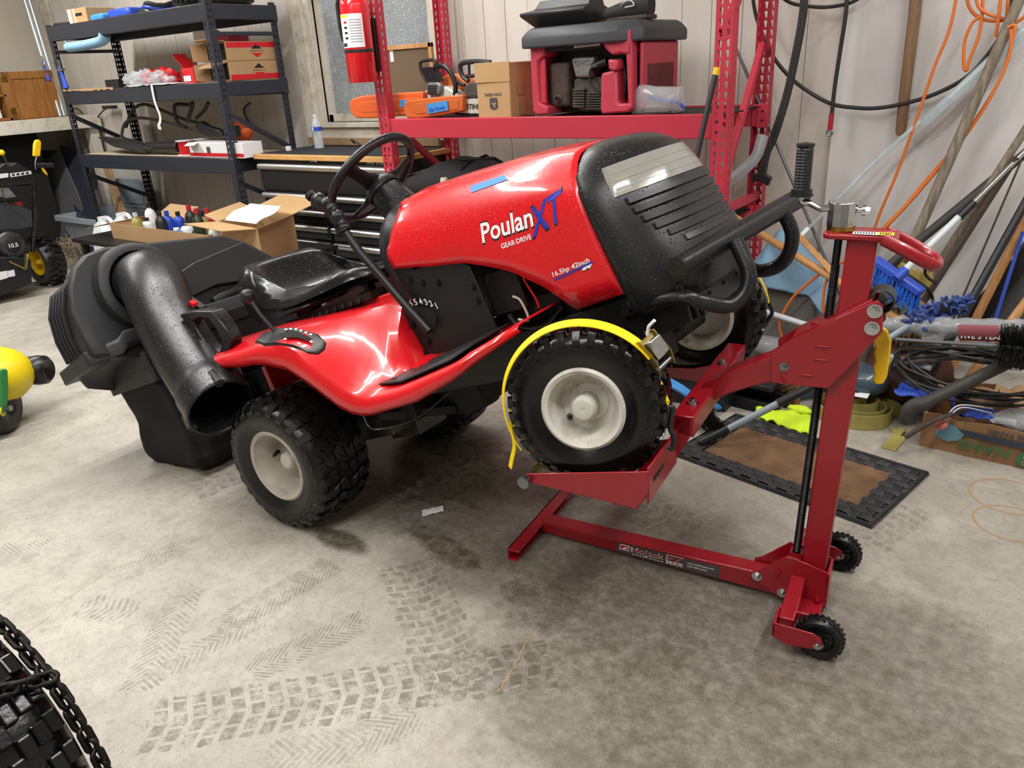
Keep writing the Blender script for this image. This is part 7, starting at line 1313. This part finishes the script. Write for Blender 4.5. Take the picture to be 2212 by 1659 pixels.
b.build('yarn', 'mop_blue', mp, sm=60, kind='stuff'); b = MB(); b.prism(fy([(2028, 660), (2040, 648), (2055, 655), (2050, 672), (2030, 676)], 3.12), (0, .01, 0)); b.build('clip', 'bottle_black', mp, bev=.003); b = MB(); b.cyl(aty(1998, 682, 3.12), aty(1890, 750, 3.05), .0125, 12); b.build('pole', 'grey_pole', mp)
# ---- concrete block, rag, pipes
cbk = MB(); cbk.loft([[Vector(p) for p in ((-1.13, 3.46, 0), (-.80, 3.42, 0), (-.78, 3.72, 0), (-1.11, 3.76, 0))], [Vector(p) for p in ((-1.09, 3.50, .30), (-.85, 3.46, .30), (-.83, 3.70, .30), (-1.07, 3.74, .30))], [Vector(p) for p in ((-1.07, 3.51, .47), (-.86, 3.48, .47), (-.84, 3.70, .47), (-1.05, 3.73, .47))]]); blk = cbk.build('concrete_block', 'concrete_block', label='rough grey concrete pier block under the blue rag', cat='block', bev=.012)
def rag(u, v):
    x = lerp(-1.20, -.80, u); f = max(0, .45 - v)/.45; y = lerp(3.47, 3.72, max(0, (v - .45)/.55)) - .02*f; k = .03*noise.noise(Vector((u*4, v*4, 0))); e = max(0, abs(u - .5) - .28)/.22
    return Vector((x + .02*math.sin(v*5), y + .02*noise.noise(Vector((u*6, v*3, 4))) - .03*e*f, .478 + max(0, k) + .16*math.exp(-((u - .42)**2*16 + (v - .72)**2*12)) - f*(.07 + .05*u) - e*.06))
MB().grid(rag, 30, 22).build('cleaning_rag', 'rag_blue', label='light blue microfiber rag draped on the concrete block', cat='rag', sm=70, solid=.003)
def tubep(name, a, c, ya, yc, r, m, lab, cat='pipe'): b = MB(); b.cyl(aty(*a, ya), aty(*c, yc), r, 14); return b.build(name, m, label=lab, cat=cat)
tubep('pvc_pipe', (1630, 666), (1768, 710), 3.38, 3.30, .013, 'pvc', 'white plastic pipe in front of the concrete block'); tubep('pvc_pipe', (1925, 770), (2010, 795), 3.2, 3.15, .012, 'pvc', 'white plastic pipe beneath the wrapped roll'); tubep('weathered_pole', (1915, 785), (2180, 752), 3.14, 3.16, .019, 'old_wood', 'short weathered pole lying under the steel brush rod', 'pole')
for i, (y, z, l) in enumerate(((3.33, .052, 'plastic-wrapped bundle lying on the floor under the white pipe'), (3.37, .148, 'plastic-wrapped bundle on top of the floor bundle'))):
    b = MB(); b.tube([Vector((lerp(-1.2, -.62, t/12), y - .03*t/12, z + .006*math.sin(t))) for t in range(13)], [.045 + .005*math.sin(t*1.7) for t in range(13)], 12); b.build('wrapped_bundle', 'clear_bag' if i else 'engine_grey', label=l, cat='bundle', sm=50)
mat('roll_label', '#8d4a55', .5); wr_ = thing('wrapped_roll', 'long roll in clear plastic with a faded pink label behind the brush', 'roll', aty(2060, 730, 3.1)); c0, c1 = aty(1895, 702, 3.14), aty(2215, 712, 3.06); b = MB(); n = 22; b.tube([lerp(c0, c1, i/n) + Vector((0, 0, .004*math.sin(i*2.1))) for i in range(n + 1)], [.036 + .006*math.sin(i*1.9) for i in range(n + 1)], 14); b.build('film', 'clear_bag', wr_, sm=60); b = MB(); b.tube([c0, c1], .026, 12); b.build('roll_core', 'engine_grey', wr_); Tl = zframe(lerp(c0, c1, .6), lerp(c0, c1, .86)); b = MB(); b.lathe([(.046, 0), (.046, (c1 - c0).length*.26)], Tl, 14, R(150), R(300)); lab_ = b.build('label', 'roll_label', wr_); b = MB(); mid = aty(2122, 727, 3.04); b.text('FIVE 5 YEAR', mid, (c1 - c0), (0, 0, 1), width=.135, lift=.002); b.build('label_lettering', 'label_white', lab_, sm=0)
br2 = thing('chimney_brush', 'round black bristle brush on a steel rod', 'brush', aty(2185, 760, 2.95)); r0, r1 = aty(1935, 733, 3.0), aty(2160, 748, 2.95); b = MB(); b.cyl(r0, r1, .007, 10); b.cyl(lerp(r0, r1, .8), r1, .011, 10); b.cyl(r1, r1 + (r1 - r0).normalized()*.14, .006, 8); b.build('rod', 'grey_steel', br2); b = MB(); rn = random.Random(4); d = (r1 - r0).normalized(); x_ = d.orthogonal().normalized(); y_ = d.cross(x_)
for i in range(900): a = rn.uniform(0, 2*PI); c = r1 + d*rn.uniform(0, .14); e = (x_*math.cos(a) + y_*math.sin(a))*.075*rn.uniform(.9, 1.08) + d*rn.gauss(0, .006); b.tube([c, c + e], .0011, 3, cap=False)
b.build('bristles', 'bristle_black', br2, sm=0, kind='stuff')
cl = thing('cable_coil', 'coil of thin black cable lying across the carton', 'cable', aty(2100, 840, 3.0)); c0 = aty(2105, 800, 3.02)
for i in range(8):
    b = MB(); rx, rz = .22 + .006*i, .07 + .004*i; b.tube([c0 + Vector((math.cos(a)*rx + .012*math.sin(i*2), -.03*math.sin(a) + .012*math.sin(i*3), -math.sin(a)*rz*(1 if math.sin(a) > 0 else .6) + .02*math.cos(a*2 + i))) for a in [2*PI*k/40 for k in range(40)]], .0052, 6, loop=True); b.build('cable_turn', 'cable_black', cl, sm=60)
cable('thin_cable', [(1990, 740), (1960, 735), (1935, 770), (1925, 800), (1945, 820), (1985, 840)], 3.04, .005, 'cable_black', 'loose black cable curling behind the yellow lever')
ep = thing('elbow_pipe', 'black iron pipe with an elbow end resting on the carton', 'pipe', aty(1960, 905, 2.82)); b = MB(); e0, e1 = aty(1995, 872, 2.82), aty(2185, 780, 3.0); b.cyl(e0, e1, .022, 16); b.build('straight_pipe', 'pipe_black', ep); b = MB(); b.tube(path([e0 + (e1 - e0).normalized()*.02, e0, aty(1972, 880, 2.815), aty(1961, 896, 2.81), aty(1960, 912, 2.81)], 5), [.026]*6 + [.029]*8 + [.027]*7, 16); b.build('elbow', 'pipe_black', ep, sm=60)
b = MB(); b.ball((-.42, 3.30, .14), .17, 20, 14, (1, .85, .85), .18, 2); [setattr(p, 'z', max(.001, p.z)) for p in b.v]; b.build('clay_pot', 'brown_pot', label='rust brown rounded pot behind the elbow pipe', cat='pot', sm=70)
# ---- printed cardboard tray with odds and ends
t0, t1 = atz(1984, 962), atz(2216, 1014); dx = (t1 - t0).normalized(); ny = Vector((-dx.y, dx.x, 0)); T = Matrix(((dx.x, ny.x, 0, t0.x), (dx.y, ny.y, 0, t0.y), (0, 0, 1, 0), (0, 0, 0, 1))); LL, DD, HH = .55, .40, .145
tray = thing('cardboard_tray', 'worn printed cardboard tray full of odds beside the tow strap', 'box', M=T); b = MB()
def wall(p, q, n=10):
    p, q = V(p), V(q); k = (q - p).normalized(); nn = Vector((-k.y, k.x, 0))*.006; vv = []
    for i in range(n + 1): c = lerp(p, q, i/n) + nn*1.5*noise.noise(Vector((p.x*9 + i*.5, p.y, 0))); z = HH*(.93 + .12*noise.noise(Vector((i*.8, p.y*7, p.x*3)))); vv += [c, c + Vector((0, 0, z)), c + nn + Vector((0, 0, z)), c + nn]
    b.loft([vv[i*4:i*4 + 4] for i in range(n + 1)])
wall((0, 0, 0), (LL, 0, 0)); wall((LL, 0, 0), (LL, DD, 0)); wall((LL, DD, 0), (0, DD, 0)); wall((0, DD, 0), (0, 0, 0)); b.bb((0, 0, .001), (LL, DD, .006)); tb_ = b.build('tray_wall', 'card_dark', tray, local=True, sm=40)
def tp_(L, m, nm, off=.0115): b = MB(); b.add([Vector((x, -off, z)) for x, z in L], [tuple(range(len(L)))]); b.build(nm, m, tb_, local=True, sm=0)
tp_([(.06, .082), (LL - .05, .074), (LL - .05, .098), (.06, .104)], 'navy_print', 'printed_band', .0105)
tp_([(.05, .06), (.09, .045), (.13, .06), (.14, .085), (.11, .11), (.08, .12), (.05, .10)], 'cyan_paint', 'paint_stain', .011)
b = MB(); b.text('NAHS', (.205, -.0112, .048), (-1, 0, 0), (0, 0, -1), width=.16, height=.038, lift=.0008); b.build('printed_word', 'green_print', tb_, local=True, sm=0); b = MB(); b.text('OR PANEL', (.27, -.0112, .118), (-1, 0, 0), (0, 0, -1), width=.13, height=.018, lift=.0008); b.build('printed_word', 'navy_print', tb_, local=True, sm=0)
b = MB(); b.lathe([(.001, 0), (.028, 0)], frame((.335, -.0115, .038), (1, 0, 0), z=(0, -1, 0)), 24); em = b.build('printed_disc', 'green_print', tb_, local=True, sm=0); b = MB(); b.text('G·D', (.335, -.0122, .038), (0, 0, 1), (-1, 0, 0), width=.04, lift=.0006); b.build('disc_lettering', 'card', tb_, local=True, sm=0)
def inl(x, y, z): return T @ Vector((x, y, z))
def crump(name, lab, c, sx, sy, m, cat, z0, amp=.03, seed=0):
    b = MB(); c = V(c); b.grid(lambda u, v: c + Vector(((u - .5)*sx + .012*noise.noise(Vector((u*4, v*4, seed))), (v - .5)*sy, z0 + amp*(.5 + noise.noise(Vector((u*3.3 + seed, v*3.3, seed*2)))) )), 14, 10); return b.build(name, m, label=lab, cat=cat, sm=60, solid=.003)
crump('work_glove', 'blue glove draped over the tray corner by the elbow pipe', inl(-.02, .12, 0), .2, .13, 'blue_plastic', 'glove', .15, .04, 2); crump('work_glove', 'blue glove inside the cardboard tray', inl(.14, .10, 0), .14, .08, 'blue_plastic', 'glove', .11, .04, 5); crump('brown_paper', 'crumpled brown paper in the cardboard tray', inl(.10, .20, 0), .2, .14, 'card', 'paper', .14, .05, 9); crump('brown_paper', 'crumpled brown paper under the cable coil', inl(.3, .26, 0), .24, .14, 'card', 'paper', .13, .05, 12)
gr_ = thing('clear_blister', 'clear plastic shell around a grey tool in the tray', 'tool', inl(.33, .1, .08)); b = MB(); b.ball(inl(.33, .10, .135), .075, 20, 12, (1.7, .9, .5), .25, 3); b.build('shell', 'clear_bag', gr_, sm=60); b = MB(); b.ball(inl(.38, .11, .135), .05, 16, 10, (2.2, .9, .55), .1, 3); b.build('tool_body', 'cast_alu', gr_, sm=60); b = MB(); b.bar(inl(.20, .08, .125), inl(.28, .085, .13), .03, .012); b.build('tool_label', 'label_white', gr_)
pb = thing('marker_flag', 'pink foam ball on white wires hanging over the tray edge', 'ball', aty(2033, 917, 2.86)); p = aty(2033, 917, 2.86); b = MB(); b.ball(p, .0205, 16, 12, (1, 1, 1), .08, 8); b.build('ball', 'pink_foam', pb, sm=60); b = MB(); b.tube(path([p, aty(2048, 895, 2.87), aty(2075, 875, 2.9), inl(.2, .1, .16)], 5), .0025, 6); b.tube(path([p, aty(2052, 898, 2.87), aty(2080, 880, 2.9), inl(.2, .08, .15)], 5), .0025, 6); b.build('wire', 'label_white', pb)
b = MB(); b.tube(path([aty(1955, 945, 2.78), aty(2000, 918, 2.8), aty(2040, 900, 2.83), inl(.12, .06, .15)], 6), .0085, 10); b.build('copper_pipe', 'rusty', label='copper pipe sticking out over the tray edge', cat='pipe')
# ---- tow strap coil and loose end
tw_ = thing('tow_strap', 'rolled dirty yellow tow strap with a white tag beside the tray', 'strap', atz(1850, 945)); c0 = atz(1850, 925) + Vector((-.03, .10, 0)); b = MB(); pts = []
for i in range(130): a = i*.22; r = .165 - .0011*i + .007*math.sin(a*1.7); pts.append(c0 + Vector((math.cos(a)*r*1.05, math.sin(a)*r*.8, 0)))
rings = []
for i, p in enumerate(pts): t = (pts[min(i + 1, len(pts) - 1)] - pts[max(i - 1, 0)]).normalized(); n_ = Vector((-t.y, t.x, 0))*.0022; hgt = .06 + .055*max(0, i - 45)/85; rings.append([p - n_ + Vector((0, 0, .002)), p + n_ + Vector((0, 0, .002)), p + n_ + Vector((0, 0, hgt)), p - n_ + Vector((0, 0, hgt))])
b.loft(rings); b.build('webbing_roll', 'strap_yellow', tw_, sm=50); b = MB(); ribbon(b, path([c0 + Vector((.16, -.04, .004)), c0 + Vector((.19, -.08, .004)), atz(1950, 935) + Vector((0, 0, .003)), atz(1918, 972) + Vector((0, 0, .003))], 5), (.8, .5, 0), .05); b.build('loose_end', 'strap_yellow', tw_, sm=50); b = MB(); b.prism([c0 + Vector(p) for p in ((-.05, -.07, .118), (.05, -.07, .12), (.05, .02, .128), (-.04, .02, .125))], (0, 0, .002)); tgz = b.build('white_tag', 'label_white', tw_, sm=0); b = MB(); b.text('Dx', c0 + Vector((-.01, -.03, .1245)), (1, 0, .05), (0, 1, .1), width=.045, lift=.001); b.build('tag_lettering', 'decal_black', tgz, sm=0)
# ---- glove, basket, trays, grey pole, brush, blue hose
def glove(u, v):
    p = atz(lerp(1632, 1752, u), lerp(lerp(908, 950, u), lerp(890, 905, u), v)); return p + Vector((0, 0, .012 + .028*abs(noise.noise(Vector((u*5, v*4, 4)))) + .012*math.sin(v*PI)))
MB().grid(glove, 20, 9).build('neon_glove', 'neon', label='crumpled neon yellow glove at the doormat edge', cat='glove', sm=60, solid=.006); b = MB(); b.ball(atz(1722, 902) + Vector((0, .03, .022)), .05, 12, 8, (1.1, .5, .4), .3, 4); b.build('neon_glove', 'neon', label='second neon glove bunched behind the first', cat='glove', sm=60)
wk = thing('wicker_basket', 'brown wicker basket panel standing behind the neon glove', 'basket', atz(1680, 890)); b = MB(); q0, q1 = atz(1640, 885) + Vector((0, .12, 0)), atz(1705, 905) + Vector((0, .1, 0)); hh_ = .15
for i in range(15): z = .006 + i*.0098; b.tube([lerp(q0, q1, t/10) + Vector((0, .004*math.cos(t*PI + i*PI), z)) for t in range(11)], .0055, 6)
b.build('weave', 'wicker', wk, sm=60); b = MB(); b.cyl(q1, q1 + Vector((0, 0, hh_)), .009, 10); b.cyl(q0, q0 + Vector((0, 0, hh_)), .009, 10); b.cyl(q0 + Vector((0, 0, hh_)), q1 + Vector((0, 0, hh_)), .008, 10); b.build('rail', 'wood', wk)
b = MB(); p0, p1 = atz(1548, 872) + Vector((0, .05, 0)), atz(1670, 905) + Vector((0, .06, 0)); b.bar(p0 + Vector((0, 0, .015)), p1 + Vector((0, 0, .015)), .06, .03); b.bar(p0 + Vector((.02, .09, .03)), p1 + Vector((.02, .09, .03)), .05, .06); b.bar(p0 + Vector((.0, -.035, .025)), p1 + Vector((.0, -.035, .025)), .012, .05); b.build('metal_tray', 'black_metal', label='long black metal channel tray on the floor behind the mat', cat='tray', bev=.003); b = MB(); b.bar(p0 + Vector((.02, .03, .10)), p1 + Vector((-.02, .03, .105)), .10, .025); b.build('black_case', 'bottle_black', label='black plastic case lying on the channel tray', cat='case', bev=.006)
b = MB(); p = [atz(1705, 890) + Vector((0, .1, 0)), atz(1790, 850) + Vector((0, .05, 0))]; b.prism([p[0], p[0] + Vector((.12, .12, 0)), p[1] + Vector((.06, .2, 0)), p[1] + Vector((.03, .06, .11)), p[0] + Vector((-.0, .02, .13))], (.02, .02, .05)); b.build('scoop', 'navy_plastic', label='dark blue-grey plastic scoop standing behind the lift mast', cat='scoop', bev=.02, sm=60); b = MB(); b.ball((-.56, 3.12, .15), .11, 18, 12, (1, .8, .6), .12, 2); b.build('grey_bundle', 'navy_plastic', label='rounded grey-blue bundle behind the tow strap', cat='bundle', sm=70)
gp_ = thing('grey_pole', 'grey pole with black end grips lying across the doormat', 'pole', atz(1510, 962)); a0, a1 = atz(1512, 958, .02), atz(1770, 826, .24) ; d = (a1 - a0).normalized(); b = MB(); b.cyl(a0 + d*.11, a0 + (a1 - a0)*.66, .0135, 16); b.build('tube', 'grey_pole', gp_); b = MB(); b.cyl(a0, a0 + d*.12, .0165, 16, .0155); b.build('end_grip', 'bottle_black', gp_, bev=.003); b = MB(); b.cyl(a0 + (a1 - a0)*.655, a1 + d*.03, .0175, 16); b.build('end_grip', 'bottle_black', gp_)
fb = thing('floor_brush', 'black bristle brush lying at the doormat corner', 'brush', atz(1525, 925)); b = MB(); bristles(b, atz(1500, 893, .09), atz(1535, 890, .085), (atz(1540, 930, .005) - atz(1515, 893, .09)).normalized(), .11, 260, .0016, .016, 3, 3); [setattr(p, 'z', max(.009, p.z)) for p in b.v]; b.build('bristles', 'bristle_black', fb, sm=0, kind='stuff'); b = MB(); b.bar(atz(1496, 888, .10), atz(1540, 884, .095), .04, .03); b.build('brush_block', 'bottle_black', fb, bev=.006)
bh = thing('blue_hose', 'pair of blue hoses lying behind the raised wheel', 'hose', atz(1450, 860))
for k in (0, 1): b = MB(); b.tube(path([atz(1380, 800 + k*10, .10), atz(1430, 815 + k*9, .10), atz(1470, 835 + k*8, .10), atz(1520, 870 + k*6, .05), atz(1560, 880, .014)], 6), .012, 10); b.build('hose_run', 'tape_blue', bh)
MB().box((-1.17, 2.98, .10), (.3, .22, .2)).build('black_bin', 'bottle_black', label='low black bin behind the raised wheel near the blue hoses', cat='bin', bev=.01)
